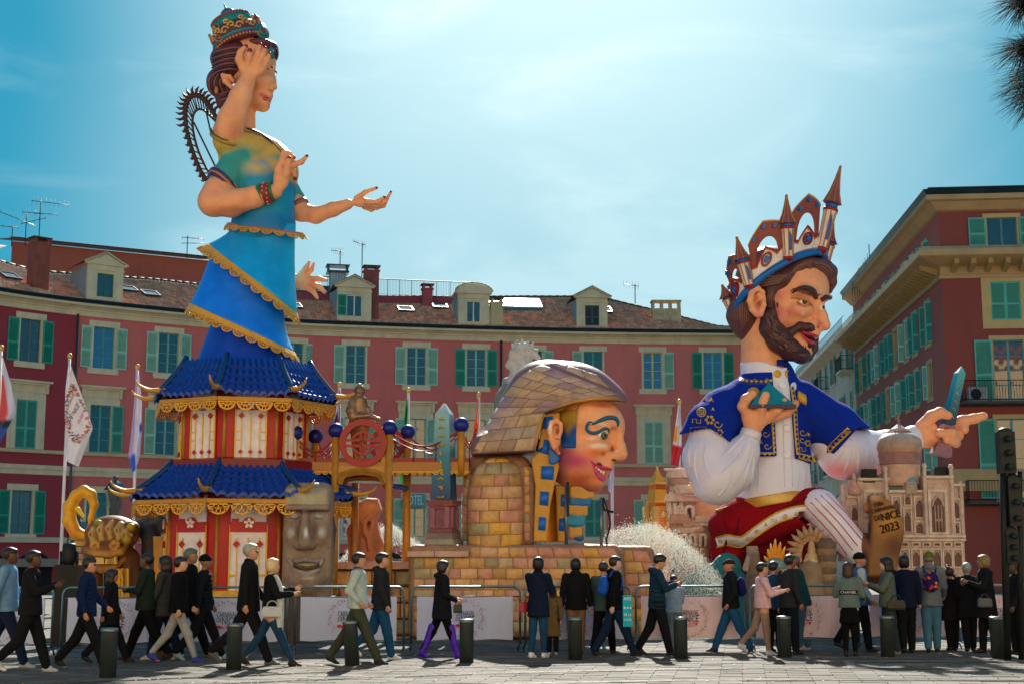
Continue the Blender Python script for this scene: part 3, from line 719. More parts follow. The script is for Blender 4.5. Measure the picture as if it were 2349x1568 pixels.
# terrace behind the middle roof with its railing, slate roof, glazed roof
def backs():
 t = thing('roof_terrace','dark red roof terrace with a thin green railing above the middle tile roof','terrace',tuple(fac(900)[:2])+(ZC,))
 mb = MB('#9a4650'); band(mb,690,1112,0,0,0,prof=[(-5.3,ZC+1.2),(-5.3,ZC+2.95),(-9,ZC+2.95),(-9,ZC+1.2)]); mb.build('parapet',M_WALL,t)
 rm = MB('#2e6f74'); z0,z1 = ZC+3.0,ZC+4.15
 P = []
 for p in np.linspace(680,1112,120):
  x,y,dx,dy = fac(p); P.append((x-dy*5.5,y+dx*5.5))
 rm.tube([(x,y,z1) for x,y in P],.035,4); rm.tube([(x,y,z0+.1) for x,y in P],.02,4)
 for i,(x,y) in enumerate(P): rm.tube([(x,y,z0),(x,y,z1)],.026 if i % 8 == 0 else .009,4)
 rm.tube([(*P[-1],z1),(P[-1][0]-1.0,P[-1][1]+3.5,z1)],.035,4); rm.tube([(P[-1][0]-.9,P[-1][1]+3.3,z0),(P[-1][0]-.9,P[-1][1]+3.3,z1)],.03,4)
 rm.build('railing',M_DARK,t)
 t = thing('slate_roof','dark slate mansard roof with a zinc clad flue left of the brick chimney','roof',tuple(fac(740)[:2])+(ZC,))
 mb = MB('#33414c'); band(mb,690,850,0,0,0,prof=[(-4.8,ZC+1.6),(-6.6,ZC+3.7),(-9,ZC+3.7),(-9,ZC+1.6)]); mb.build('slates',M_ZINC,t)
 o,ax,ay = onroof(790,5.6,0); mb = MB('#9aa8ad'); mb.M = basis(o,ax,ay,(0,0,1)); mb.bb(-.55,.55,-.4,.4,-.5,1.9); mb.c('#3a4a50')
 for k in range(6): mb.bb(-.55+k*.2,-.53+k*.2,-.42,-.4,0,1.9)
 mb.bb(-.75,.75,-.6,.6,1.9,2.05); mb.bb(-.7,-.6,-.5,.5,2.05,2.4); mb.bb(.6,.7,-.5,.5,2.05,2.4); mb.bb(-.8,.8,-.6,.6,2.4,2.48); mb.build('flue',M_ZINC,t)
 t = thing('glazed_roof','bright glazed conservatory roof above the sphinx headdress','roof',tuple(fac(1190)[:2])+(ZC,))
 for k in range(7):
  a,b = 1118+k*21,1118+k*21+20; mb = MB('#c9ccc4'); band(mb,a,b,0,0,0,n=1,prof=[(-3.6,ZC+2.2),(-5.2,ZC+3.05),(-5.3,ZC+2.95),(-3.6,ZC+2.1)]); mb.build('glass_panel',M_GLOSS,t)
 mb = MB('#8a9498'); band(mb,1118,1262,0,0,0,prof=[(-3.6,ZC+1.3),(-3.6,ZC+2.1),(-6,ZC+2.1),(-6,ZC+1.3)]); mb.build('lower_glazing',M_GLASS,t)
backs()
def terracotta_house():
 Yb = 97.0; A = W(28,547,Yb); B = W(520,596,Yb+9); C = W(-130,535,Yb-2)
 t = thing('terracotta_building','taller terracotta building with blank wall rising behind the left roofs','building',(A[0],A[1],0))
 mb = MB('#b4604a'); mb.quad((A[0],A[1],8),(B[0],B[1],8),(B[0],B[1],B[2]-.2),(A[0],A[1],A[2]-.2)); mb.quad((A[0],A[1],8),(A[0],A[1],A[2]-.2),(A[0]-1,A[1]+14,A[2]-.2),(A[0]-1,A[1]+14,8)); mb.build('wall',M_WALL,t)
 mb = MB('#5b3f38'); d = B-A; n = np.array((d[1],-d[0],0)); n /= np.linalg.norm(n)
 mb._add([A+n*.35,B+n*.35,B-n*5+(0,0,.9),A-n*5+(0,0,.9)],[(0,1,2,3)]); mb._add([A+n*.35-(0,0,.2),B+n*.35-(0,0,.2),B+n*.35,A+n*.35],[(0,1,2,3)])
 for i in range(90):
  p = A+d*(i+.5)/90+n*.3; mb.tube([p,p-n*.9+(0,0,.16)],.11,5)
 mb.build('tiled_roof',M_TILE,t)
 mb = MB('#b4604a'); p = A+d*.65; mb.box(p+np.array((0,-.3,-3.4)),(.45,.3,1.2)); mb.build('chimney',M_WALL,t)
 t = thing('grey_roofed_building','grey roof with a zinc vent at the left edge behind the red building','building',(C[0],C[1],0))
 mb = MB('#4c4a4a'); mb._add([C+(0,0,-1.5),A+(-1.5,0,-1.0),A+(-2.5,6,.8),C+(0,6,.8)],[(0,1,2,3)]); mb.build('roof',M_TILE,t)
 mb = MB('#8d6a60'); mb.quad(C*(1,1,0),(A+(-1.5,0,0))*(1,1,0),A+(-1.5,0,-1.0),C+(0,0,-1.5)); mb.build('wall',M_WALL,t)
terracotta_house()
def antenna(base,h,label,booms,r=.035):
 t = thing('roof_antenna',label,'antenna',base,group='aerials on the roofs'); mb = MB('#3c3f42'); b = np.asarray(base,float); mb.tube([b-(0,0,.4),b+(0,0,h)],r,5)
 mb.build('mast',M_METAL,t); mb = MB('#33383c')
 for z,L,a,tilt,ne,el in booms:
  d = np.array((cos(radians(a)),sin(radians(a)),sin(radians(tilt)))); c = b+(0,0,z); p = np.array((-sin(radians(a)),cos(radians(a)),0))*.35+np.array((0,0,1.0))*.9
  p /= np.linalg.norm(p); mb.tube([c-d*L*.25,c+d*L*.75],.022,4)
  for k in range(ne): q = c+d*L*(-.22+.95*k/(ne-1)); e = el*(1-.4*k/ne); mb.tube([q-p*e,q+p*e],.009,3)
 mb.build('elements',M_METAL,t)
Wb = lambda px,py,Y: tuple(W(px,py,Y))
antenna(Wb(89,552,96),2.9,'tallest roof antenna at the left with two long booms',[(2.75,2.6,0,-7,9,.38),(1.9,1.6,0,-2,4,.2),(1.5,1.7,180,-14,5,.2)])
antenna(Wb(58,552,96),2.0,'roof antenna just left of the tallest one, boom slanting up left',[(1.3,2.4,190,22,7,.3),(2.0,1.3,0,-2,4,.25)])
antenna(Wb(27,552,94),1.0,'short roof antenna at the left edge of the picture',[(.95,1.6,180,4,4,.2)])
antenna(Wb(429,580,100),1.25,'small roof antenna left of the blue skirt',[(1.1,1.6,0,-4,5,.25),(.7,1.7,0,0,3,.1)])
antenna(Wb(780,605,100),1.0,'antenna standing on the zinc flue',[(.9,.9,170,10,7,.3)])
antenna(Wb(830,640,98),2.6,'tall thin antenna left of the brick chimney',[(2.5,1.1,150,22,7,.25)])
antenna(Wb(1457,684,100),1.0,'antenna on the tile roof right of the shuttered dormer',[(.9,1.1,170,12,6,.35)])
# ================================================================ right hand street
def path_building(label,X0,Y0,dx,dy,length,ztop,z_holes,cols,w,wallcol,mat,group=None,name='red_building'):
 """plain wall with openings along a straight line; returns root and frame"""
 root = thing(name,label,'building',(X0+dx*length/2,Y0+dy*length/2,0),group=group)
 mb = MB(wallcol); es = sorted([0,length]+[c-w/2 for c in cols]+[c+w/2 for c in cols]); zs = sorted([0,ztop]+[z for h in z_holes for z in h])
 for a,b in zip(es[:-1],es[1:]):
  inh = any(abs(a-(c-w/2)) < 1e-6 for c in cols)
  for z0,z1 in zip(zs[:-1],zs[1:]):
   if inh and any(abs(z0-h[0]) < 1e-6 for h in z_holes): continue
   mb.quad((X0+dx*a,Y0+dy*a,z0),(X0+dx*b,Y0+dy*b,z0),(X0+dx*b,Y0+dy*b,z1),(X0+dx*a,Y0+dy*a,z1))
 mb.build('wall',mat,root); return root
def lband(mb,X0,Y0,dx,dy,a,b,prof):
 nx,ny = dy,-dx; R = []
 for t in (a,b): R.append([(X0+dx*t+nx*o,Y0+dy*t+ny*o,z) for o,z in prof])
 mb.loft(R,sm=False)
YC = 72.0; CORN = W(2151,448,YC); HT = CORN[2]-CAMZ; zr = lambda f: CAMZ+f*HT
XC = CORN[0]; ang = radians(4.5); sdx,sdy = sin(ang),cos(ang)
def s_at(px,z=12.0):                # distance along the street front seen at a picture column
 lo,hi = -1.0,400.0
 for _ in range(50):
  m = (lo+hi)/2; x,y = XC+sdx*m,YC+sdy*m; u = 1174.5+x*FPX/(y*cos(TH)+(z-CAMZ)*sin(TH))
  if u > px: lo = m
  else: hi = m
 return lo
# the street front runs away from us: walk it from far to near so outward is to the left
LEN1 = s_at(1965)
def sfront(s): return XC+sdx*s,YC+sdy*s
cols_s = [s_at(p) for p in (2132,2102,2082,2057,2036,2013,1995,1977)]
holes_r = [(zr(.455),zr(.555)),(zr(.610),zr(.728)),(zr(.845),zr(.905)),(zr(.25),zr(.375))]
X1,Y1 = sfront(LEN1); cl = sorted([LEN1-c for c in cols_s])
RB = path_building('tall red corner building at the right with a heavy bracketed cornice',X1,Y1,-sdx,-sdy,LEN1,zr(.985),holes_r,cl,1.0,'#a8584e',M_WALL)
fang = radians(-5.5); fdx,fdy = cos(fang),sin(fang); FLEN = 16.0
fcols = [2.9+.0,7.2,11.4]
fcol0 = [(pxX(2515,YC-.9,14)-XC)/fdx,(pxX(2515,YC-.9,14)-XC)/fdx+5,]
fcol0 = [(pxX(2310,YC-.4,14)-XC)/fdx,(pxX(2310,YC-.4,14)-XC)/fdx+4.6]
holes_f = [(zr(.852),zr(.932)),(zr(.645),zr(.752)),(zr(.425),zr(.590)),(zr(.16),zr(.375))]
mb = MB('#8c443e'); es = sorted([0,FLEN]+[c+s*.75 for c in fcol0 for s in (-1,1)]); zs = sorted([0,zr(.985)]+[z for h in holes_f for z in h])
for a,b in zip(es[:-1],es[1:]):
 inh = any(abs(a-(c-.75)) < 1e-6 for c in fcol0)
 for z0,z1 in zip(zs[:-1],zs[1:]):
  if inh and any(abs(z0-h[0]) < 1e-6 for h in holes_f): continue
  mb.quad((XC+fdx*a,YC+fdy*a,z0),(XC+fdx*b,YC+fdy*b,z0),(XC+fdx*b,YC+fdy*b,z1),(XC+fdx*a,YC+fdy*a,z1))
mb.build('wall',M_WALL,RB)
def corner_band(name,prof,col='#b89a70',mat=M_TRIM):
 mb = MB(col); n1 = np.array((-sdy,sdx)); n2 = np.array((fdy,-fdx)); R = []
 bis = (n1+n2)/(1+n1@n2)
 for p,nn in ((np.array((X1,Y1)),n1),(np.array((XC,YC)),bis),(np.array((XC+fdx*FLEN,YC+fdy*FLEN)),n2)): R.append([(p[0]+nn[0]*o,p[1]+nn[1]*o,z) for o,z in prof])
 mb.loft(R,sm=False); return mb.build(name,mat,RB)
corner_band('top_cornice',[(0,zr(.952)),(.15,zr(.955)),(.5,zr(.975)),(.75,zr(.978)),(.75,zr(.992)),(-.1,zr(.992)),(-.1,zr(.952))])
corner_band('gutter',[(.75,zr(.993)),(.9,zr(1.006)),(.2,zr(1.012)),(-.1,zr(1.012)),(-.1,zr(.993))],'#24404a',M_ZINC)
corner_band('roof_edge',[(.6,zr(1.012)),(-3.0,zr(1.06)),(-3.0,zr(1.0)),(.6,zr(1.0)+.28)],'#3a4a4e',M_TILE)
corner_band('main_cornice',[(0,zr(.795)),(1.25,zr(.812)),(1.35,zr(.815)),(1.35,zr(.832)),(1.1,zr(.842)),(-.1,zr(.842)),(-.1,zr(.795))])
corner_band('frieze',[(.12,zr(.762)),(.12,zr(.772)),(.06,zr(.774)),(.06,zr(.797)),(-.1,zr(.797)),(-.1,zr(.762))])
corner_band('string_course',[(.2,zr(.180)),(.2,zr(.205)),(.1,zr(.24)),(-.1,zr(.24)),(-.1,zr(.18))],'#b0956a')
def brackets():
 n1 = np.array((-sdy,sdx)); n2 = np.array((fdy,-fdx))
 def br(x,y,n,d):
  mb = MB('#a98f5e'); mb.prism([(0,0),(.28,.1),(.95,.34),(1.0,.62),(0,.62)],.26,basis((0,0,0),(n[0],n[1],0),(d[0],d[1],0),(0,0,1))); return mb
 m1 = br(0,0,n1,(sdx,sdy)).build('bracket',M_TRIM,RB); m2 = br(0,0,n2,(fdx,fdy)).build('bracket',M_TRIM,RB); pl = WLOC[RB.name]; zb = zr(.812)-.66
 first = {0: m1,1: m2}
 for k in range(40):
  s = .7+k*LEN1/40.5; o = m1 if k == 0 else bpy.data.objects.new('bracket',m1.data)
  if k: COL.objects.link(o); o.parent = RB
  o.matrix_parent_inverse = Matrix(); o.location = Vector((XC+sdx*s,YC+sdy*s,zb))-pl
 for k in range(18):
  s = .6+k*.85; o = m2 if k == 0 else bpy.data.objects.new('bracket',m2.data)
  if k: COL.objects.link(o); o.parent = RB
  o.matrix_parent_inverse = Matrix(); o.location = Vector((XC+fdx*s,YC+fdy*s,zb))-pl
brackets()
rzs = atan2(-sdy,-sdx); rzf = atan2(fdy,fdx)
for i,c in enumerate(cols_s):
 x,y = sfront(c)
 for j,(z0,z1) in enumerate(holes_r):
  window(RB,(x,y,z0),rzs,1.0,z1-z0,'LR' if (i+j) % 4 else 'L',2 if (i+j) % 3 else 1,'#6f9ba0',3,'thin',shw=.5,trim='#c2a877',open_a=((-18-11*((i*3+j) % 4)),20+9*((i+2*j) % 4)))
for c in fcol0:
 x,y = XC+fdx*c,YC+fdy*c
 window(RB,(x,y,holes_f[0][0]),rzf,1.5,holes_f[0][1]-holes_f[0][0],'LR',2,'#4f7f8a',1,'thin',M_GLASS,trim='#c2a877',shw=.85)
 window(RB,(x,y,holes_f[1][0]),rzf,1.5,holes_f[1][1]-holes_f[1][0],'closed',2,'',1,'wide',trim='#c2a877')
 window(RB,(x,y,holes_f[2][0]),rzf,1.5,holes_f[2][1]-holes_f[2][0],'LR',2,'#5b97a5',4,'thin',trim='#c2a877',shw=.85)
 window(RB,(x,y,holes_f[3][0]),rzf,1.5,holes_f[3][1]-holes_f[3][0],'LR',2,'#5b97a5',4,'thin',trim='#c2a877',shw=.85)
def balcony(root,X,Y,dx,dy,a,b,z,dep,col='#15191c',h=1.05,slab='#3e4246'):
 nx,ny = dy,-dx; mb = MB(slab); P = lambda t,o,zz: np.array((X+dx*t+nx*o,Y+dy*t+ny*o,zz))
 mb.loft([[P(t,0,z-.18),P(t,dep,z-.12),P(t,dep,z),P(t,0,z)] for t in (a,b)],sm=False); o = mb.build('balcony',M_TRIM,root)
 rb = MB(col)
 for zz in (z+h,z+.1): rb.tube([P(a,0,zz),P(a,dep-.05,zz)],.022,4); rb.tube([P(a,dep-.05,zz),P(b,dep-.05,zz)],.022,4); rb.tube([P(b,dep-.05,zz),P(b,0,zz)],.022,4)
 n = int((b-a)/.14)
 for k in range(n+1): t = a+(b-a)*k/n; rb.tube([P(t,dep-.05,z),P(t,dep-.05,z+h)],.011,3,caps=False)
 for k in range(int(dep/.14)+1):
  for t in (a,b): rb.tube([P(t,k*.14,z),P(t,k*.14,z+h)],.011,3,caps=False)
 rb.build('railing',M_DARK,o)
 return o
b0 = (pxX(2205,YC-.4,9)-XC)/fdx
balcony(RB,XC,YC,fdx,fdy,b0,FLEN,zr(.418),1.0); balcony(RB,XC,YC,fdx,fdy,b0+.1,FLEN,zr(.150),1.0)
def ac_unit():
 p = np.array((XC+fdx*(b0+.8),YC+fdy*(b0+.8)-.45,zr(.418)+.02)); t = thing('air_conditioner','white air conditioner on the upper balcony of the right building','air conditioner',tuple(p))
 mb = MB('#8d9599'); mb.box(p+(0,0,.38),(.48,.16,.36)); mb.c('#14181a'); mb.lathe(p+(-.12,-.165,.38),[(.27,0),(.27,.02),(0,.02)],16,axis=(0,-1,0)); mb.build('casing',M_MATTE,t)
ac_unit()
def white_building(label,s0,s1,ztop,col,rows,ncol,off=0.0,dark='#5f8f8c'):
 xa,ya = sfront(s1); xb,yb = sfront(s0); L = s1-s0; xa += off*-sdy; xb += off*-sdy
 cols = [L*(k+.5)/ncol for k in range(ncol)]; holes = [(ztop*(r+.28)/rows,ztop*(r+.86)/rows) for r in range(1,rows)]
 t = path_building(label,xa,ya,-sdx,-sdy,L,ztop,holes,cols,1.3,col,M_TRIM,name='white_building')
 mb = MB(col); lband(mb,xa,ya,-sdx,-sdy,0,L,[(0,ztop-.4),(.9,ztop-.15),(.9,ztop+.1),(0,ztop+.1)]); mb.c('#c5c2b5'); lband(mb,xa,ya,-sdx,-sdy,0,L,[(-1.2,ztop+.1),(-1.2,ztop+2.6),(-6,ztop+2.6),(-6,ztop+.1)])
 lband(mb,xa,ya,-sdx,-sdy,0,L,[(0,ztop+.1),(-1.2,ztop+.1),(-1.2,ztop+.12),(0,ztop+.12)]); mb.build('attic',M_TRIM,t)
 rb = MB('#3a4a50'); P = lambda a,o,z: (xa-sdx*a-sdy*o*1.0,ya-sdy*a+sdx*o,z)
 for k in range(int(L/.5)): rb.tube([P(k*.5,.7,ztop+.1),P(k*.5,.7,ztop+1.1)],.02,3)
 rb.tube([P(0,.7,ztop+1.1),P(L,.7,ztop+1.1)],.03,4); rb.build('roof_railing',M_DARK,t)
 for i,c in enumerate(cols):
  for j,(z0,z1) in enumerate(holes):
   o = window(t,(xa-sdx*c,ya-sdy*c,z0),rzs,1.3,z1-z0,'LR' if (i+j) % 2 else 'closed',2,'#5f7f80',2,'thin',shw=.5,trim=col)
   if (i*2+j) % 3 == 0 and j > 0: balcony(t,xa,ya,-sdx,-sdy,c-1.2,c+1.2,z0-.1,.9,'#28403f',slab='#b9b6a8')
 return t
S2 = s_at(1848); S3 = s_at(1812)
white_building('white apartment block with balconies beside the king figure, next down the street',LEN1,S2,17.6,'#bdb9a6',5,7)
white_building('cream apartment block at the far end of the street behind the king',S2+.3,S3,17.0,'#cbbf9c',5,6,off=.8)
def far_block():
 Y = 190.0; a = W(1700,900,Y); b = W(1880,860,Y); t = thing('pale_building','pale distant building closing the street under the king\'s beard','building',(a[0],Y,0))
 mb = MB('#c9bd98'); mb.bb(a[0],b[0],Y,Y+10,0,25); mb.build('wall',M_TRIM,t); mb = MB('#6d7d80')
 for i in range(8):
  for j in range(6): mb.bb(a[0]+1+i*1.3,a[0]+1.7+i*1.3,Y-.05,Y,3+j*3.6,5+j*3.6)
 mb.build('window_openings',M_GLASS,t)
far_block()
def roof_spikes():
 c = W(1985,650,95); t = thing('roof_aerial','fan of thin aerial rods on the roof edge of the right building','antenna',tuple(c),group='aerials on the roofs'); mb = MB('#2a3034')
 for k in range(9): p = W(1957+k*5,700-k*6,95); mb.tube([p,p+(0,0,1.6+.1*k)],.02,3)
 p = W(1997,660,95); mb.tube([p,p+(0,0,3.0)],.03,4); mb.tube([W(1957,655,95),W(1970,615,95),W(1995,602,95)],.02,4); mb.build('rods',M_METAL,t)
roof_spikes()
def bounce_side():                   # unseen cream building added behind the camera to bounce warm sunlight
 t = thing('cream_building','long unseen cream building added behind the camera for warm bounced light','building',(0,-16,0))
 mb = MB('#f0cfa0'); mb.bb(-90,90,-28,-10,0,23); mb.build('wall',M_TRIM,t)
 mb = MB('#a34a44'); mb.bb(-90,90,-10,-9.4,22,23); mb.build('cornice',M_TRIM,t)
bounce_side()
def litter():
 mb = MB(); r = random.Random(6)
 for k in range(260):
  x,y = r.uniform(-9,10),r.uniform(17,25); mb.c(r.choice(('#d8406a','#e0b030','#3a80b0','#e8e6e0','#48a060','#e8e6e0'))); s_ = r.uniform(.008,.03); a = r.uniform(0,pi); c,s = cos(a)*s_,sin(a)*s_
  mb._add([(x-c,y-s,.012),(x+s,y-c,.018),(x+c,y+s,.012),(x-s,y+c,.02)],[(0,1,2,3)])
 tag(mb.build('confetti_litter',M_MATTE),kind='stuff')
litter()
# ================================================================ shared float trim
def scallop_mesh():
 mb = MB('#e0a32a'); th = .05
 def arc(r0,r1,a0=0,a1=pi,n=12):
  A = np.linspace(a0,a1,n)
  for p,q in zip(A[:-1],A[1:]):
   mb.prism([(r0*cos(p),-r0*sin(p)),(r1*cos(p),-r1*sin(p)),(r1*cos(q),-r1*sin(q)),(r0*cos(q),-r0*sin(q))],th)
 arc(.41,.5); arc(.20,.27,.35,pi-.35,8); mb.prism([(-.5,.0),(.5,.0),(.5,-.07),(-.5,-.07)],th)
 for s in (-1,1):
  mb.prism([(s*.12,-.13),(s*.40,-.13),(s*.40,-.19),(s*.12,-.19)],th); mb.prism([(s*.06,-.2),(s*.11,-.2),(s*.11,-.44),(s*.06,-.44)],th); mb.prism([(s*.2,-.25),(s*.3,-.22),(s*.38,-.36),(s*.34,-.38)],th)
 mb.prism([(-.03,.1),(.03,.1),(.03,-.2),(-.03,-.2)],th)
 o = mb.build('scallop',M_GOLD); me = o.data; bpy.data.objects.remove(o); return me
SCAL = scallop_mesh()
def scallop(parent,p,right,w,up=(0,0,1),name='scallop',h=None):
 r = np.asarray(right,float); r /= np.linalg.norm(r); u = np.asarray(up,float); u = u-r*np.dot(u,r); u /= np.linalg.norm(u); n = np.cross(u,r); n /= np.linalg.norm(n)
 o = bpy.data.objects.new(name,SCAL); COL.objects.link(o); o.parent = parent; pl = np.array(WLOC.get(parent.name,Vector()))
 M = np.eye(4); M[:3,0] = r*w; M[:3,1] = -n*w; M[:3,2] = u*(h or w); M[:3,3] = np.asarray(p)-pl
 o.matrix_local = Matrix(M.tolist()); return o
def ringpx(fig,L,R,ratio=.8,bow=0.0,n=64,push=0.0,dd=0.0,fold=0.0,fk=9,ph=0.0):
 L = np.array(L,float); R = np.array(R,float); c = (L+R)/2; h = (R-L)/2; ry = np.linalg.norm(h)*ratio; out = []
 for k in range(n):
  t = 2*pi*k/n; e = 1+push/np.linalg.norm(h)+fold*sin(fk*t+ph); q = c+h*cos(t)*e; out.append(fig.q(q[0],q[1]+bow*max(0,-sin(t)),dd+ry*sin(t)*e))
 return out
# ================================================================ the blue-dressed figure
F1 = Fig(30.0)
woman = thing('giant_figure','giant woman figure in a tiered blue dress and tall crown standing on the pagoda roof','carnival figure',tuple(F1.q(566,849)))
zz = lambda x,y,d=0: ((500+x/5.227)/1.0898,(y/5.227)/1.0898,d)
z1 = lambda x,y,d=0: ((400+x/3.135)/1.0898,(y/3.135)/1.0898,d)
z2 = lambda x,y,d=0: ((400+x/3.135)/1.0898,(480+y/3.135)/1.0898,d)
def dress():
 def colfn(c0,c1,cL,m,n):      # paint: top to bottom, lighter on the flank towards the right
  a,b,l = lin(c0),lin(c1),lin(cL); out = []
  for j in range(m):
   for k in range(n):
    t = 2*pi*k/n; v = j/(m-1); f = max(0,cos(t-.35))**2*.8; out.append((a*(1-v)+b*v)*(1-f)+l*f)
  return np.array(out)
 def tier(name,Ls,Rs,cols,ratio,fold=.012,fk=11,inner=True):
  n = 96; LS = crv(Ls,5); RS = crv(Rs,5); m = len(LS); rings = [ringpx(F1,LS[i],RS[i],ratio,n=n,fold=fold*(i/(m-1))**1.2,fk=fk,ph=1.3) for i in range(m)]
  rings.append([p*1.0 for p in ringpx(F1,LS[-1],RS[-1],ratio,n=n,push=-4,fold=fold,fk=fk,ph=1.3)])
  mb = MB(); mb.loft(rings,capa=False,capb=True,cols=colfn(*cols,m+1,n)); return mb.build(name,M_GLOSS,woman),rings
 def hem(rings,skip,w=15,sw=29,band=9,name='gold_hem',mat=M_GOLD,col='#dca32c'):
  top = np.array(rings[-2]); n = len(top); d = top-np.array(rings[-3]); d /= np.linalg.norm(d,axis=1)[:,None]; c = top.mean(0); out = top-c; out[:,2] = 0; out /= np.linalg.norm(out,axis=1)[:,None]
  s = F1.s; A = top-d*4*s+out*1.2*s; B = top+d*band*s+out*2.6*s; Bi = B-out*1.5*s; Ai = A-out*1.0*s
  mb = MB(col); mb.loft([Ai,A,B,Bi],sm=False,capa=False,capb=False); o = mb.build(name,mat,woman)
  P = np.concatenate([B,B[:1]]); L = np.concatenate([[0],np.cumsum(np.linalg.norm(np.diff(P,axis=0),axis=1))]); k = int(L[-1]/(sw*s));
  dd = np.concatenate([d,d[:1]])
  for i in range(k):
   l = L[-1]*(i+.5)/k; p = np.array([np.interp(l,L,P[:,a]) for a in range(3)]); q = np.array([np.interp(min(l+.05,L[-1]),L,P[:,a]) for a in range(3)])-np.array([np.interp(max(l-.05,0),L,P[:,a]) for a in range(3)]); u = np.array([np.interp(l,L,dd[:,a]) for a in range(3)])
   scallop(woman,p,-q,L[-1]/k*1.0,-u)
  return o
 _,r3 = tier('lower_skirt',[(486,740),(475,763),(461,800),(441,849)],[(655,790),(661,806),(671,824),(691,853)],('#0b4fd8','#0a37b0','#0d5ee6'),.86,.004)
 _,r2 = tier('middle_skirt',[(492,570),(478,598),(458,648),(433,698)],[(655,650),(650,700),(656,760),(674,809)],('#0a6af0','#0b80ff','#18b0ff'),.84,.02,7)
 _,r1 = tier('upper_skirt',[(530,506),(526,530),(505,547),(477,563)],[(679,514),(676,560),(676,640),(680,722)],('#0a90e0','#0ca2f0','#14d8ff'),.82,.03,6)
 hem(r3[:0] or r2,0); hem(r1,0)
 # waist frill
 wr = [ringpx(F1,(529,503),(680,516),.82,push=2),ringpx(F1,(528,507),(684,525),.84,push=3),ringpx(F1,(527,514),(690,536),.86,push=5),ringpx(F1,(527,514),(690,536),.86,push=3)]
 hem(wr,0,col='#c46a6a',name='waist_band',band=3,sw=27)
dress()
SK = '#e8a47a'; SK2 = '#c97a5c'
def body():
 s = SDF(F1); tl = '#15a3c4'; gd = '#c4a650'
 s.cone((602,420,0),(605,520,0),70,74,'#0d86c0',14); s.ell((588,385,0),(88,62,78),gd,30); s.ell((632,392,-8),(50,52,46),gd,22); s.ell((548,330,0),(56,52,42),gd,25)
 s.cone((560,335,-30),(524,322,-58),38,36,gd,14)                 # raised sleeve
 s.cone((545,375,-42),(516,412,-62),38,35,'#3b9c98',14)          # lower sleeve
 s.cone((640,410,40),(672,455,52),34,28,'#3b9c98',14)
 def fn(V,C):
  return C
 s.paint((600,455,-40),(120,120,78),tl,.98,.9); s.paint((560,350,-60),(60,70,30),'#2f8f8a',.9,.7); s.paint((640,365,-50),(36,40,20),'#2d8f96',.9,.75)
 s.paint((590,388,-62),(52,60,26),'#d8b440',.98,.75); s.paint((545,385,-60),(30,60,44),'#2f8a88',.98,.5); s.paint((505,350,-40),(20,60,40),'#c8b040',.9,.7)
 s.paint((600,510,-40),(120,120,32),'#0b6fc0',.9,.8)
 s.build('bodice',2.6,M_PAINT,woman)
 mb = MB('#8a6a30')
 nk = [(560,302),(578,306),(600,311),(620,323),(640,343),(652,362)]; s.strand(mb,nk,3.0,1.5)
 mb.c('#233a6a'); s.strand(mb,[(566,296),(584,303),(604,313),(624,331)],3.2,2)
 mb.build('neckline_trim',M_GOLD,woman)
 for c,ax,r,col in (((521,311,-60),(.35,-.5,.8),36.5,'#3f5f42'),((521,316,-60),(.35,-.5,.8),37.5,'#a8813c'),((506,424,-66),(-.6,-.25,-.75),34,'#3b2a7a'),((509,419,-65),(-.6,-.25,-.75),35,'#b07a40'),((511,414,-64),(-.6,-.25,-.75),35.5,'#3b2a7a')):
  b = MB(col); b.lathe(F1.q(*c),[(r*F1.s-.02,-.03),(r*F1.s+.03,-.03),(r*F1.s+.03,.03),(r*F1.s-.02,.03)],28,axis=ax); b.build('sleeve_band',M_GOLD,woman)
body()
NAIL = '#8a1f2a'
def nails(s,tips):
 for t,r in tips: s.paint(t,(r,r,r),NAIL,.25)
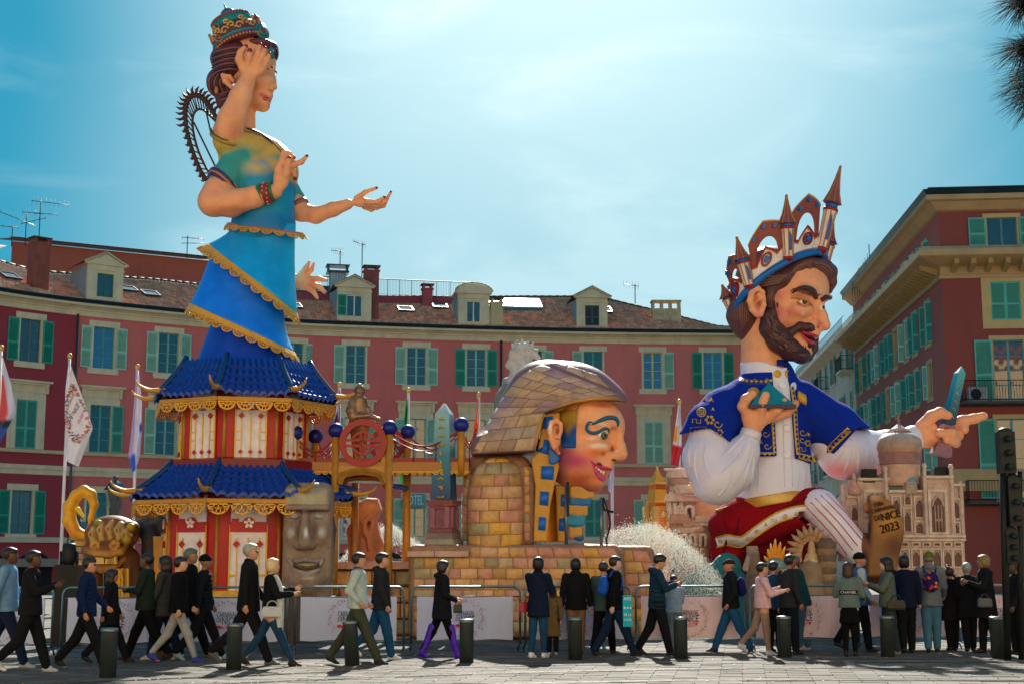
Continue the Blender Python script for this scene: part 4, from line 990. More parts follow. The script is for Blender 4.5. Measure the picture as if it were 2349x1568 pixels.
def arms():
 s = SDF(F1)                       # raised forearm and hand
 s.chain([(536,322,-52),(524,300,-72),(532,272,-80),(552,222,-84),(570,178,-86)],[30,33,31.5,25,17.5],SK,7)
 s.ell(zz(650,905,-88),(19,13,25),SK,8); s.ell(zz(760,900,-88),(16,11,17),SK,8)
 tips = []
 for pts,rs in (([zz(560,900,-92),zz(515,780,-98),zz(530,690,-100),zz(600,606,-98)],[9,10,8,5]),([zz(620,860,-95),zz(640,760,-102),zz(650,665,-106)],[9,8,6.2]),([zz(690,830,-90),zz(745,690,-90),zz(788,585,-86)],[8.5,7.5,5]),([zz(750,860,-92),zz(818,715,-92),zz(848,630,-88)],[8,7,4.8]),([zz(820,900,-90),zz(878,780,-88),zz(910,700,-85)],[7.6,6,4.2])):
  s.chain(pts,rs,SK,3); tips.append((pts[-1],rs[-1]+2.2))
 nails(s,tips); s.paint((535,300,-95),(30,30,25),'#b86a50',.9,.5); s.paint((560,215,-105),(20,20,50),'#f0bf98',.9,.5); s.paint((500,300,-70),(16,60,40),'#a05a60',.9,.6)
 s.build('raised_arm',1.35,M_PAINT,woman)
 s = SDF(F1)                       # folded arm with bracelet
 s.chain([(522,412,-62),(500,440,-74),(490,462,-80),(530,466,-84),(585,452,-88),(630,440,-90)],[29,33,34,31,24,17],SK,9)
 s.ell(z1(950,1400,-92),(18,14,28),SK,8)
 tips = []
 for pts,rs in (([z1(930,1330,-92),z1(965,1260,-88),z1(975,1205,-84),z1(1010,1208,-80),z1(1052,1237,-78)],[11,9.5,8,6.5,4]),([z1(985,1370,-100),z1(1000,1300,-104),z1(1012,1238,-104)],[9,8,5]),([z1(1000,1320,-92),z1(1060,1285,-88),z1(1110,1270,-88),z1(1152,1222,-88)],[8,7,6,3.6]),([z1(1000,1350,-84),z1(1042,1340,-80),z1(1058,1400,-80)],[8,6.5,4.5])):
  s.chain(pts,rs,SK,3); tips.append((pts[-1],rs[-1]+2))
 nails(s,tips); s.paint((490,445,-110),(30,25,18),'#d98a86',.9,.6); s.paint((530,485,-90),(70,60,16),'#b06a48',.9,.7)
 s.build('folded_arm',1.35,M_PAINT,woman)
 for u,r,col,w in ((598,21,'#1f7a4a',.035),(610,20.5,'#8a2f3a',.11),(624,19,'#1f7a4a',.035)):
  b = MB(col); ax = (1,-.1,.22); c = F1.q(u,447-(u-598)*.25,-88); b.lathe(c,[(r*F1.s,-w),(r*F1.s+.035,-w),(r*F1.s+.035,w),(r*F1.s,w)],26,axis=ax)
  if w > .1:
   b.c('#d8a060')
   for k in range(14):
    for e in (-.05,.05): t = 2*pi*(k+.5*(e > 0))/14; p = c+np.array((e,cos(t)*(r*F1.s+.035),sin(t)*(r*F1.s+.035))); b.sphere(p,.022,6)
  b.build('bracelet',M_GLOSS,woman)
 s = SDF(F1)                       # outstretched far arm
 s.chain([(668,450,48),(690,486,44),(725,494,38),(765,480,34),(797,469,32)],[25,22,19,16.5,13],SK,8)
 s.ell((828,464,32),(20,11,12),SK,8); tips = []
 for pts,rs in (([(818,455,26),(838,441,24),(864,431,24)],[7,5.5,3.6]),([(842,466,30),(866,470,28),(884,462,28),(897,440,28)],[8,6.5,5,3]),([(840,470,38),(864,476,40),(880,472,42),(890,455,42)],[8,6,5,3]),([(836,474,44),(852,481,48),(866,474,50)],[7,5.5,4]),([(842,463,22),(866,464,18),(882,452,16)],[7,6,3.4])):
  s.chain(pts,rs,SK,3); tips.append((pts[-1],rs[-1]+1.6))
 nails(s,tips); s.build('outstretched_arm',1.3,M_PAINT,woman)
 b = MB('#8a6a5a'); b.lathe(F1.q(684,470,46),[(.20,-.05),(.235,-.05),(.235,.05),(.20,.05)],20,axis=(.5,0,-.85)); b.build('sleeve_band',M_GOLD,woman)
 s = SDF(F1)                       # low hand behind the skirt
 s.chain([(600,640,70),(645,645,60),(676,645,52)],[22,21,18],SK,6); s.ell((698,647,50),(20,13,20),SK,8); tips = []
 for pts,rs in (([(690,632,46),(702,615,44),(710,600,44)],[8,6.5,3]),([(700,634,52),(713,620,54),(720,604,56)],[7,6,3]),([(712,640,46),(730,639,42),(747,643,40)],[7.5,6.5,4.5]),([(712,652,46),(732,658,42),(744,670,40)],[7.5,6.5,4.6]),([(704,660,50),(718,668,48),(728,684,46)],[7,6,3.6])):
  s.chain(pts,rs,SK,3); tips.append((pts[-1],rs[-1]+1.4))
 s.paint((716,650,40),(16,12,30),'#e07a60',.8,.6); s.build('lower_hand',1.3,M_PAINT,woman)
arms()
def head():
 s = SDF(F1); d = -14
 s.cone((562,232,0),(560,310,0),24,27,SK,6)
 s.ell(zz(660,830,0),(60,52,62),SK,4); s.ell(zz(770,1120,d),(36,38,46),SK,22); s.ell(zz(800,1300,d-4),(22,24,28),SK,14); s.ell(zz(835,1395,d-6),(13,13,12),SK,8)
 s.ell(zz(880,1060,d-16),(18,18,16),SK,10)
 s.chain([zz(940,900,-22),zz(950,1040,-24),zz(970,1140,-26)],[6,6,7],SK,7); s.ell(zz(935,1165,-34),(6,6,5),SK,4)
 s.ell(zz(880,1245,-28),(13,14,10),SK,8)
 s.chain([zz(795,1235,-42),zz(860,1262,-40),zz(930,1262,-28)],[1.2,2.4,2.4],'#c8606a',3); s.chain([zz(800,1245,-42),zz(850,1290,-40),zz(905,1310,-28)],[1.2,3,2.8],'#cf6470',3)
 s.ell(zz(955,1000,-12),(6,8,6),'#e9e2da',2); s.ell(zz(975,1000,-10),(4,4,4),'#1b5a50',1)
 s.chain([zz(915,960,-24),zz(985,930,-10),zz(1003,960,-4)],[1.5,2.5,1.5],'#7a2a44',1)
 s.paint(zz(560,1080,-45),(26,20,26),'#d0406a',.95,.75); s.paint(zz(720,1120,-50),(26,30,20),'#c86a50',.95,.6); s.paint(zz(920,1190,-34),(10,14,5),'#7a2a2a',.9,.7); s.paint(zz(820,1020,-48),(26,20,16),'#f0c09a',.9,.6)
 s.stroke([zz(790,1238,-46),zz(850,1275,-44),zz(920,1285,-30)],1.5,'#5a1020',.4); s.paint(zz(940,870,-32),(6,8,5),'#8a2040',.4); s.paint(zz(890,900,-38),(4,8,4),'#8a2040',.4)
 s.paint(zz(820,1400,-20),(28,30,10),'#b86048',.9,.6)
 s.build('head',1.25,M_PAINT,woman)
 e = SDF(F1); e.chain([zz(300,985,-50),zz(330,1060,-54),zz(410,1140,-54)],[5,6,5],SK,3); e.chain([zz(300,985,-50),zz(390,1000,-54),zz(430,1060,-54)],[4.5,4,3.5],SK,3); e.ell(zz(370,1050,-46),(16,6,12),'#c2605a',4); e.build('ear',1.3,M_PAINT,woman)
 h = SDF(F1); hc = '#5b2c3a'
 h.ell(zz(500,780,4),(66,58,42),hc,6); h.ell(zz(250,1080,6),(30,34,36),hc,10); h.ell(zz(360,1300,8),(28,34,32),hc,10); h.ell(zz(800,620,-2),(38,46,16),hc,6); h.ell(zz(960,680,0),(12,30,22),'#2c1a2c',5); h.ell(zz(440,940,-6),(40,46,20),hc,8)
 h.build('hair',1.8,M_HAIR,woman); mb = MB(hc); r = random.Random(2)
 for k in range(9):
  y = 640+k*34
  for c in ('#7a4450','#3a1a26')[k % 2:k % 2+1]: mb.c(c)
  h.strand(mb,[(zz(640-k*8,y+10)[0],zz(0,y+10)[1]),zz(470-k*10,y-14)[:2],zz(290-k*6,y+20)[:2],zz(160,y+60+k*4)[:2]],3.6,1.0)
 for k in range(7):
  mb.c(('#7a4450','#43202c')[k % 2]); x = 120+k*36; h.strand(mb,[zz(x+60,960)[:2],zz(x+5-k*2,1050)[:2],zz(x+10,1150)[:2],zz(x+60,1230)[:2]],3.4,1.0)
 for k in range(6):
  mb.c(('#7a4450','#43202c')[k % 2]); y = 1210+k*38; h.strand(mb,[zz(450,y-40)[:2],zz(350,y)[:2],zz(240+k*14,y+30)[:2]],3.2,.8)
 for k in range(6):
  mb.c(('#6a3a48','#2c1a2c')[k % 2]); h.strand(mb,[zz(880+k*22,590+k*10)[:2],zz(900+k*20,640+k*8)[:2],zz(905+k*18,700+k*10)[:2]],2.4,.8)
 for o in h.obj,: pass
 mb.build('hair_strands',M_HAIR,woman)
 mb = MB('#b08048'); mb.sphere(F1.q(*zz(215,1180,-30)),(.05,.05,.09)); mb.build('hair_pin',M_GOLD,woman)
 p = MB('#127a80')
 for z_,r_ in ((zz(935,690,-44),.06),(zz(950,740,-42),.045),(zz(925,650,-44),.05)): p.sphere(F1.q(*z_),(r_,r_,r_*1.3),8)
 p.build('forehead_pendant',M_GLOSS,woman)
head()
def crown():
 s = F1.s; base = F1.q(*zz(520,585)); top = F1.q(*zz(350,150)); ax = top-base; ax /= np.linalg.norm(ax); at = lambda t: base+ax*t*s
 cr = MB('#6b3345').lathe(at(0),[(52*s,-6*s),(60*s,-4*s),(62*s,4*s),(59*s,10*s)],40,axis=ax); c = cr.build('crown',M_PAINT,woman)
 def part(name,col,t,prof,n=40,mat=M_PAINT):
  return MB(col).lathe(at(t),[(r*s,z*s) for r,z in prof],n,axis=ax).build(name,mat,c)
 part('crown_band','#1a7fa0',7,[(60,-2),(62.5,0),(62.5,4),(59,6)]); part('crown_drum','#5a3040',11,[(58,0),(60,6),(58,20),(52,30)])
 part('crown_drum','#107f86',40,[(50,0),(45,22),(43,24)]); part('crown_ledge','#7a3d4a',62,[(42,-3),(46,0),(46,6),(38,10),(22,13)])
 part('crown_dome','#15737c',74,[(18,0),(19,4),(16,14),(8,20),(3,22),(1.2,34),(.2,40)],20)
 x = np.cross(ax,(0,1,0)); x /= np.linalg.norm(x); y = np.cross(ax,x)
 def on(th,r,t): return at(t)+(x*cos(th)+y*sin(th))*r*s
 b = MB('#b8925a')
 for k in range(46): b.sphere(on(2*pi*k/46,61,-1),3.0*s,6)
 b.c('#9a5560')
 for k in range(40): b.sphere(on(2*pi*k/40,46.5,65),2.8*s,6)
 b.c('#1fa0a0')
 for k in range(52): b.sphere(on(2*pi*k/52,62.5,9),1.8*s,5)
 for k in range(44): b.tube([on(2*pi*k/44,50.5,41),on(2*pi*k/44,46,61)],1.3*s,4)
 b.build('bead_row',M_PAINT,c)
 g = MB('#c09a62')                # scrollwork on the side that shows
 def scroll(th0,t0,sz,dirn):
  P = []
  for a in np.linspace(0,4.4*pi/2,22): rr = sz*(1-a/(5.2*pi/2)); P.append((th0+dirn*rr*cos(a)/56,t0+rr*sin(a)))
  g.tube([on(a,59.5,t) for a,t in P],np.linspace(3.4,1.6,len(P))*s,5)
 for k in range(10):
  th = 2*pi*k/10; scroll(th,22,10,1); scroll(th+.33,29,8,-1); scroll(th+.16,40,6,1); g.sphere(on(th+.45,59,22),3.4*s,6)
 g.build('scrollwork',M_GOLD,c)
 for th,t,R in ((2.6,24,9),(2.95,40,7)):
  pass
 def medal(p,n,R,cols):
  for i,(r,col) in enumerate(cols):
   MB(col).lathe(p,[(r*R*s,0),(r*R*s,(2+i*1.4)*s),(r*R*s*.85,(3+i*1.4)*s),(0,(3+i*1.4)*s)],24,axis=n).build('medallion',M_GLOSS,c)
 medal(F1.q(*zz(800,410,-18)),(.75,-.62,.18),21,((1.1,'#5b3038'),(.95,'#158a86'),(.72,'#3a3a44'),(.62,'#158a86'),(.38,'#8a2f3a')))
 medal(F1.q(*zz(262,492,-46)),(-.35,-.9,.1),13,((1,'#9a7048'),(.7,'#3a2530'),(.45,'#a83a3a'))); medal(F1.q(*zz(215,370,-40)),(-.45,-.85,.15),11,((1,'#8a6040'),(.55,'#2a1a20')))
 l = SDF(F1); l.chain([zz(755,300,-18),zz(735,250,-18),zz(712,175,-16)],[9,8,1],'#6b3a38',2); l.chain([zz(770,290,-22),zz(750,230,-22)],[5,2],'#b08a60',2); l.build('leaf_crest',1.2,M_PAINT,c)
crown()
def arch():
 s = F1.s; d = 30
 P = crv([z1(385,1440,d),z1(320,1340,d),z1(262,1200,d),z1(215,1040,d),z1(200,900,d),z1(215,800,d),z1(258,752,d),z1(320,765,d),z1(380,830,d),z1(450,930,d)],6); Q = np.array([F1.q(*p) for p in P])
 I = crv([z1(430,1385,d),z1(370,1330,d),z1(300,1180,d),z1(262,1040,d),z1(255,930,d),z1(280,870,d),z1(330,858,d),z1(390,905,d),z1(445,960,d)],6); J = np.array([F1.q(*p) for p in I])
 a = MB('#3b2b30').tube(Q,5.5*s,6).tube(J,3.2*s,5); ar = a.build('ornate_bow',M_PAINT,woman)
 b = MB('#4a2a30'); m = min(len(Q),len(J))
 for k in range(3,len(Q)-3,2):
  j = J[min(len(J)-1,int(k*len(J)/len(Q)))]; b.tube([Q[k],j],1.6*s,4)
  t = Q[k+1]-Q[k-1]; t /= np.linalg.norm(t); n = np.cross(t,(0,1,0));
  if np.dot(n,Q[k]-J.mean(0)) < 0: n = -n
  L = (10 if k < 20 else 22)*s; b.sphere(Q[k]+n*3*s,6*s,6)
  b.tube([Q[k]+n*3*s-t*2*s,Q[k]+n*(3*s+L*.55)-t*4*s,Q[k]+n*(3*s+L)],[4.2*s,3.6*s,.3*s],5)
 b.build('bow_spikes',M_PAINT,ar)
 c = MB('#2c3a44')
 for p,q in ((z1(265,960,d),z1(455,1350,d)),(z1(362,880,d),z1(405,1070,d))): c.tube([F1.q(*p),F1.q(*q)],2.2*s,5)
 c.tube([F1.q(*z1(380,1340,d)),F1.q(*z1(520,1420,d))],3*s,5); c.build('bow_string',M_PAINT,ar)
arch()
# ================================================================ sphinx float
F2 = Fig(30.0)
n4 = lambda x,y,d=0: ((1000+x/2.413)/1.0898,(850+y/2.413)/1.0898,d)
sa = lambda x,y,d=0: ((1300+x/5.807)/1.0898,(980+y/5.807)/1.0898,d)
sphinx = thing('giant_sphinx','giant painted sphinx with brick-patterned headdress and smiling face turned right','carnival figure',tuple(G(1290,1470)*np.array((1,0,0))+np.array((0,29.5,0))))
BR = ['#d6a866','#c98f72','#a89a74','#d9a445','#c7957e','#b9a07a','#dcae80','#c89a5c']
HR = ['#b3967c','#c2a580','#9d8290','#ab9a88','#b89c90','#a78a76']
def blocks(field,parent,rows,Lc,Rc,length,pal,lift=1.6,seed=1,ext=(0,0),conv=n4,name='stone_block',n=6,m=4,gap=1.2,stag=.5,mat=M_STONE):
 """courses of blocks between a left and a right boundary curve, laid on the figure's surface"""
 r = random.Random(seed); sc = length
 for j in range(rows):
  v0,v1 = j/rows,(j+1)/rows; L0,L1,R0,R1 = Lc(v0),Lc(v1),Rc(v0),Rc(v1); W_ = np.linalg.norm((R0+R1)/2-(L0+L1)/2); k = max(1,round(W_/length)); cuts = [0.0]
  for i in range(1,k): cuts.append((i+(stag if j % 2 else 0)-(stag/2))/k+r.uniform(-.12,.12)/k)
  cuts.append(1.0)
  gu = gap/max(W_,1); gv = gap/max(np.linalg.norm(L1-L0),1)*.5
  for a,b in zip(cuts[:-1],cuts[1:]):
   if b-a < .02: continue
   a2,b2 = a+gu/2,b-gu/2
   P = lambda u,top: (L0*(1-gv)+L1*gv)*(1-u)+(R0*(1-gv)+R1*gv)*u if not top else (L1*(1-gv)+L0*gv)*(1-u)+(R1*(1-gv)+R0*gv)*u
   q = [conv(*P(a2,0))[:2],conv(*P(b2,0))[:2],conv(*P(b2,1))[:2],conv(*P(a2,1))[:2]]
   G_ = field.patch(q,n,m,lift*r.uniform(.7,1.2)); V,F = slab(G_)
   col = lin(r.choice(pal))*r.uniform(.85,1.12); cc = np.tile(col,(len(V),1)).reshape(m+1,n+1,3)
   for (i,jj) in [(i,jj) for i in range(m+1) for jj in range(n+1)]:
    if i in (0,m) or jj in (0,n): cc[i,jj] = cc[i,jj]*.5+lin('#7c4850')*.3
   mb = MB(); mb._add(V,F,True,cc.reshape(-1,3)); o = mb.build(name,mat,parent)
def lerpc(P):
 P = np.array(P,float); L = np.concatenate([[0],np.cumsum(np.linalg.norm(np.diff(P,axis=0),axis=1))]); L /= L[-1]
 return lambda v: np.array([np.interp(v,L,P[:,0]),np.interp(v,L,P[:,1])])
SB = '#94705c'
def sphinx_body():
 s = SDF(F2)
 s.box(n4(690,1506,10),(232,95,101),SB,0,rd=14); s.cone(n4(1255,1340,-42),n4(1260,1800,-42),34,40,SB,12); s.cone(n4(1050,1290,-52),n4(1285,1305,-52),22,20,SB,12)
 s.build('base',3.0,M_STONE,sphinx)
 R = lambda x: np.array((x,0))
 L = lerpc([(82,1570),(82,1300)]); Rr = lerpc([(1345,1570),(1350,1460),(1330,1330),(1290,1262)])
 Ls = lambda v: np.array((82 if v < .8 else 82+(v-.8)*1700,1570-v*310));
 blocks(s,sphinx,7,lerpc([(84,1760),(84,1310)]),lerpc([(1345,1760),(1340,1420),(1322,1312)]),92,BR,2.0,3)
 blocks(s,sphinx,1,lerpc([(420,1306),(425,1246)]),lerpc([(1318,1306),(1290,1250)]),92,BR,2.0,8)
 for x0,x1 in ((45,208),(212,412)):
  mb = MB('#c2a08c'); a = F2.q(*n4(x0,1303,-92)); b = F2.q(*n4(x1,1270,-92)); mb.bb(a[0],b[0],a[1]-.05,a[1]+1.2,a[2],b[2]); mb.build('cap_stone',M_STONE,sphinx)
 p = SDF(F2)                       # far paw and the step between the paws
 p.box(n4(1400,1520,70),(50,40,106),SB,0,rd=18); p.cone(n4(1475,1350,65),n4(1490,1800,65),30,36,SB,10); p.build('far_paw',3.0,M_STONE,sphinx)
 blocks(p,sphinx,7,lerpc([(1360,1760),(1350,1262)]),lerpc([(1560,1760),(1548,1420),(1490,1270)]),82,BR,2.0,12)
 t = SDF(F2)                       # shoulder mass behind the head
 t.box(n4(590,960,28),(78,62,100),SB,0,rd=34); t.cone(n4(575,870,-18),n4(575,1230,-18),62,64,SB,5); t.box(n4(780,1000,18),(12,50,86),SB,6,rd=6)
 t.build('shoulder',3.0,M_STONE,sphinx)
 blocks(t,sphinx,7,lerpc([(418,1250),(412,1100),(415,930),(440,820),(475,745)]),lerpc([(735,1240),(738,1100),(735,900),(725,800),(700,735)]),95,BR,2.4,21)
 blocks(t,sphinx,1,lerpc([(505,738),(560,700)]),lerpc([(672,732),(630,702)]),60,BR,2.0,5)
 blocks(t,sphinx,8,lerpc([(372,1210),(368,1000),(395,760)]),lerpc([(408,1210),(402,950),(428,790)]),70,BR,1.6,22,n=4)
 blocks(t,sphinx,8,lerpc([(748,1210),(748,760)]),lerpc([(786,1210),(782,760)]),70,BR,1.6,23,n=4)
sphinx_body()
def nemes():
 s = SDF(F2); c = '#7a5e68'
 s.ell(n4(990,385,0),(133,88,99),c,0); s.cone(n4(860,330,0),n4(640,640,0),78,64,c,20); s.ell(n4(1230,372,0),(51,62,40),c,20); s.box(n4(640,655,0),(78,72,26),c,34,rd=22)
 s.poly([n4(415,700),n4(815,680),n4(838,580),n4(872,455),n4(1030,402),n4(1160,380),n4(1290,375),n4(1420,392),n4(1500,900),n4(300,1200),n4(300,700)],-130,130,c,3,'-',rd=0)
 s.paint(n4(1120,380,-70),(150,60,26),'#d8a040',.8,.95); s.paint(n4(850,560,-80),(22,60,60),'#d8a850',.8,.9)
 def fn(V,C): return C
 s.build('headdress',2.2,M_PAINT,sphinx,fn=lambda V,C: np.where((C.sum(1) < .25)[:,None],C*.8+lin('#8a6a72')*.25,C))
 L = lerpc([(432,682),(488,580),(548,460),(615,345),(690,245),(770,178),(860,143)]); R = lerpc([(812,668),(830,590),(858,500),(884,438),(1010,392),(1150,362),(1335,345)])
 blocks(s,sphinx,9,L,lerpc([(800,662),(818,585),(846,495),(872,425),(1000,375),(1160,345),(1320,325)]),98,HR,1.0,31,n=9,gap=1.5)
 blocks(s,sphinx,1,lerpc([(900,140),(960,128)]),lerpc([(1270,290),(1180,200)]),120,HR,.8,33,n=9)
 mb = MB('#c99a4c'); rim = [(838,578),(868,462),(950,428),(1040,404),(1160,384),(1290,378),(1352,386)]
 s.strand(mb,[n4(x+2,y-8)[:2] for x,y in rim[1:]],4.2,.2)
 mb.build('headdress_rim',M_PAINT,sphinx)
nemes()
def striped(parent):                 # lappets: gold strip with raised blue bars
 def lap(pts_l,pts_r,d0,d1,bars,nm):
  s = SDF(F2); s.poly([n4(*p) for p in pts_l]+[n4(*p) for p in pts_r[::-1]],d0,d1,'#c9953e',rd=3); o = s.build(nm,2.2,M_PAINT,parent)
  for (a,b,c_,d_) in bars:
   V,F = slab(s.patch([n4(*p)[:2] for p in (d_,c_,b,a)],4,4,4.0)); mb = MB('#0d62c4'); mb._add(V,F,True); mb.build('blue_bar',M_GLOSS,parent)
 lap([(868,455),(825,690),(790,720),(815,880),(805,1215)],[(960,440),(960,760),(935,860),(905,1000),(885,1215)],-52,10,
  [((872,462),(925,452),(915,545),(858,530)),((835,592),(905,600),(895,690),(826,672)),((852,755),(930,758),(925,842),(850,835)),((845,908),(900,912),(893,998),(840,990)),((838,1062),(882,1065),(876,1148),(832,1142))],'lappet')
 lap([(935,870),(950,1215)],[(1010,880),(1000,1215)],-10,30,[((972,925),(1010,928),(1005,1003),(968,1000)),((960,1070),(1005,1072),(998,1150),(954,1148))],'lappet')
 mb = MB('#b07a2c'); a = F2.q(*n4(905,870,30)); b = F2.q(*n4(905,1215,30)); mb.tube([F2.q(*n4(912,870,25)),F2.q(*n4(930,1215,25))],.16,4,sm=False); mb.build('gold_post',M_PAINT,parent)
 # false beard, segments alternate
 segs = [((1095,895),(1098,940),27,'#c9953e'),((1090,955),(1084,985),24.5,'#0d6aa8'),((1076,1000),(1068,1040),22.5,'#c9953e'),((1062,1060),(1056,1105),20,'#0d86b0'),((1056,1130),(1062,1165),15,'#c9953e'),((1070,1180),(1085,1192),11,'#0d5a98')]
 for a,b,r_,c in segs:
  s = SDF(F2); s.cone(n4(*a,-12),n4(*b,-12),r_*.86,r_*.80,c,0); s.box(n4((a[0]+b[0])/2,(a[1]+b[1])/2,-12),(r_,r_*.8,abs(b[1]-a[1])/2.63/2+5),c,4,rd=4); s.build('beard_segment',1.8,M_GLOSS,parent)
striped(sphinx)
def sphinx_face():
 sk = '#f2a878'; s = SDF(F2)
 s.ell(sa(1005,460,4),(77,72,66),sk,0); s.ell(sa(860,980,-2),(76,66,68),sk,26); s.ell(sa(1030,1320,-12),(29,32,27),sk,14); s.ell(sa(1280,520,-12),(36,40,40),sk,16)
 s.ell(sa(1120,800,-46),(28,24,17),sk,14); s.chain([sa(1400,440,-22),sa(1425,640,-28),sa(1450,800,-30),sa(1466,898,-34)],[8,10,13,15],sk,7); s.ell(sa(1365,925,-44),(16,12,11),sk,6)
 s.ell(sa(1205,1060,-34),(24,24,20),sk,12); s.ell(sa(1345,600,-44),(10,8,14),sk,14,mode='-'); s.ell(sa(1330,410,-30),(22,18,10),sk,10)
 s.ell(sa(1355,975,-46),(6.5,6,3.5),'#3a0f18',2,mode='-')
 P = s.paint
 P(sa(860,1260,-50),(84,80,34),'#c0562e',.95,.85); P(sa(820,990,-60),(70,50,34),'#c42a6a',.95,.9); P(sa(640,900,-50),(44,60,50),'#8a2458',.95,.9); P(sa(980,1410,-20),(66,80,20),'#702040',.95,.85); P(sa(1000,300,-60),(70,40,20),'#f6b88c',.9,.5)
 P(sa(1130,770,-66),(34,22,9),'#fbe3cc',.9,.8); P(sa(1050,880,-66),(38,26,13),'#f4762c',.95,.75); P(sa(1390,860,-46),(10,8,8),'#fdeee0',.9,.8); P(sa(1490,940,-30),(14,24,8),'#ea5a24',.95,.8); P(sa(1200,880,-56),(10,16,10),'#c0405e',.9,.7)
 P(sa(1320,560,-48),(12,14,22),'#b0605a',.95,.6); P(sa(1440,400,-30),(14,22,30),'#f4c8a0',.9,.6); P(sa(1160,460,-60),(26,16,5),'#f6dcc8',.9,.8); P(sa(1200,180,-50),(60,40,10),'#a83a3e',.95,.7); P(sa(1060,660,-66),(20,14,7),'#f6e0d4',.9,.7); P(sa(560,1150,-40),(34,60,60),'#5a1f3a',.95,.85); P(sa(1180,1010,-48),(9,12,9),'#f2b48c',.9,.7); P(sa(1355,975,-46),(10,10,5),'#3a0f18',.6,.95)
 P(sa(1140,1090,-56),(12,14,15),'#3a0a18',.35,.98)
 s.build('face',1.5,M_PAINT,sphinx)
 mb = MB('#c4205a'); s.strand(mb,[sa(1028,995)[:2],sa(1090,1048)[:2],sa(1170,1085)[:2],sa(1250,1098)[:2],sa(1312,1115)[:2]],[1.2,2.6,3.8,4.6,2.8],.8,8)
 mb.c('#d94f8e'); s.strand(mb,[sa(1050,1035)[:2],sa(1100,1140)[:2],sa(1150,1215)[:2],sa(1205,1255)[:2],sa(1228,1225)[:2]],[1.4,3.6,5.0,5.6,3.2],1.2,8); mb.build('lips',M_GLOSS,sphinx)
 mb = MB('#f3e9e2')
 for x,y,r in ((1108,1082,2.6),(1140,1112,3.2),(1175,1140,3.4),(1208,1160,3.2)):
  p,n = s.hit(*sa(x,y)[:2]); mb.sphere(p+n*.3*F2.s,(r*F2.s,r*F2.s,r*1.35*F2.s),8)
 mb.build('teeth',M_GLOSS,sphinx)
 mb = MB('#0d5f86'); s.strand(mb,[sa(1062,458)[:2],sa(1150,412)[:2],sa(1270,368)[:2],sa(1370,372)[:2],sa(1418,425)[:2],sa(1415,490)[:2]],[2.6,4.2,5.2,5.4,4.4,2.4],.8,8)
 s.strand(mb,[sa(1062,462)[:2],sa(1020,432)[:2],sa(975,470)[:2],sa(978,550)[:2],sa(1060,588)[:2],sa(1150,565)[:2],sa(1225,522)[:2],sa(1280,532)[:2],sa(1288,575)[:2]],[2,3.2,3.6,4.0,4.2,4.0,3.8,2.8,1.4],.8,8); mb.build('eye_makeup',M_GLOSS,sphinx)
 p,n = s.hit(*sa(1200,615)[:2]); e = MB('#f5f2ea'); e.sphere(p-n*3.5*F2.s,(13*F2.s,9*F2.s,10*F2.s),16); eye = e.build('eye',M_GLOSS,sphinx)
 q,n2 = s.hit(*sa(1222,612)[:2]); q = q+n*4.6*F2.s; ax = np.array((.45,-.88,.05))
 for r_,c,l in ((9.2,'#0d5a66',0),(7.6,'#6a7a50',.6),(4.4,'#16120e',1.1)): MB(c).lathe(q+ax*l*F2.s,[(r_*F2.s,-.03),(r_*F2.s*.8,.012),(0,.02)],20,axis=ax).build('iris',M_GLOSS,sphinx)
 g = MB('#fff6ea'); g.sphere(q+ax*2.4*F2.s+np.array((.02,0,.035)),.014,6); g.build('eye_glint',M_GLOSS,sphinx)
 d = MB('#c9a050'); p,n = s.hit(*sa(1026,455)[:2]); d.sphere(p+n*F2.s,3.6*F2.s,8); d.build('makeup_bead',M_GOLD,sphinx)
 mb = MB('#0d5f86'); mb.sphere(F2.q(*sa(1505,465,-8)),(3.5*F2.s,.05,8*F2.s),8); mb.build('far_eyebrow',M_GLOSS,sphinx)
 V,F = slab(s.patch([sa(*q)[:2] for q in ((618,808),(812,808),(828,250),(560,262))],10,14,5.0,rise=1)); cz = (V[:,2]-V[:,2].min())/np.ptp(V[:,2]); wob = np.clip((cz-.38+.1*np.sin(V[:,0]*23))*5,0,1)[:,None]
 mb = MB(); mb._add(V,F,True,lin('#0d4f9c')*(1-wob)+lin('#a8862e')*wob); mb.build('temple_band',M_PAINT,sphinx)
 mb = MB('#b8923a'); s.strand(mb,[sa(900,175)[:2],sa(850,215)[:2],sa(830,320)[:2],sa(824,500)[:2]],2.0,2.5); mb.build('temple_trim',M_GOLD,sphinx)
 e = SDF(F2); e.chain([sa(545,640,-74),sa(592,560,-76),sa(590,460,-78),sa(530,408,-80),sa(462,440,-80),sa(432,540,-78),sa(452,680,-76),sa(500,800,-72),sa(560,880,-66)],[4,4.5,5,5.5,6,6.2,6,5.5,4],sk,2)
 e.ell(sa(515,620,-66),(13,9,32),'#e09a70',3); e.chain([sa(500,640,-76),sa(560,650,-76),sa(590,600,-76)],[3,4,3],sk,2); e.paint(sa(540,560,-76),(7,12,13),'#7a3420',.8,.8); e.paint(sa(520,850,-70),(12,16,14),'#c8407a',.8,.7); e.paint(sa(440,500,-86),(6,16,24),'#f7e6dc',.8,.8); e.build('ear',1.5,M_PAINT,sphinx)
 e = SDF(F2); e.poly([sa(432,770),sa(470,830),sa(575,945),sa(560,1000),sa(470,1052),sa(418,1010)],-66,-52,'#0f62b4',rd=3); e.build('blue_lock',1.6,M_GLOSS,sphinx)
sphinx_face()
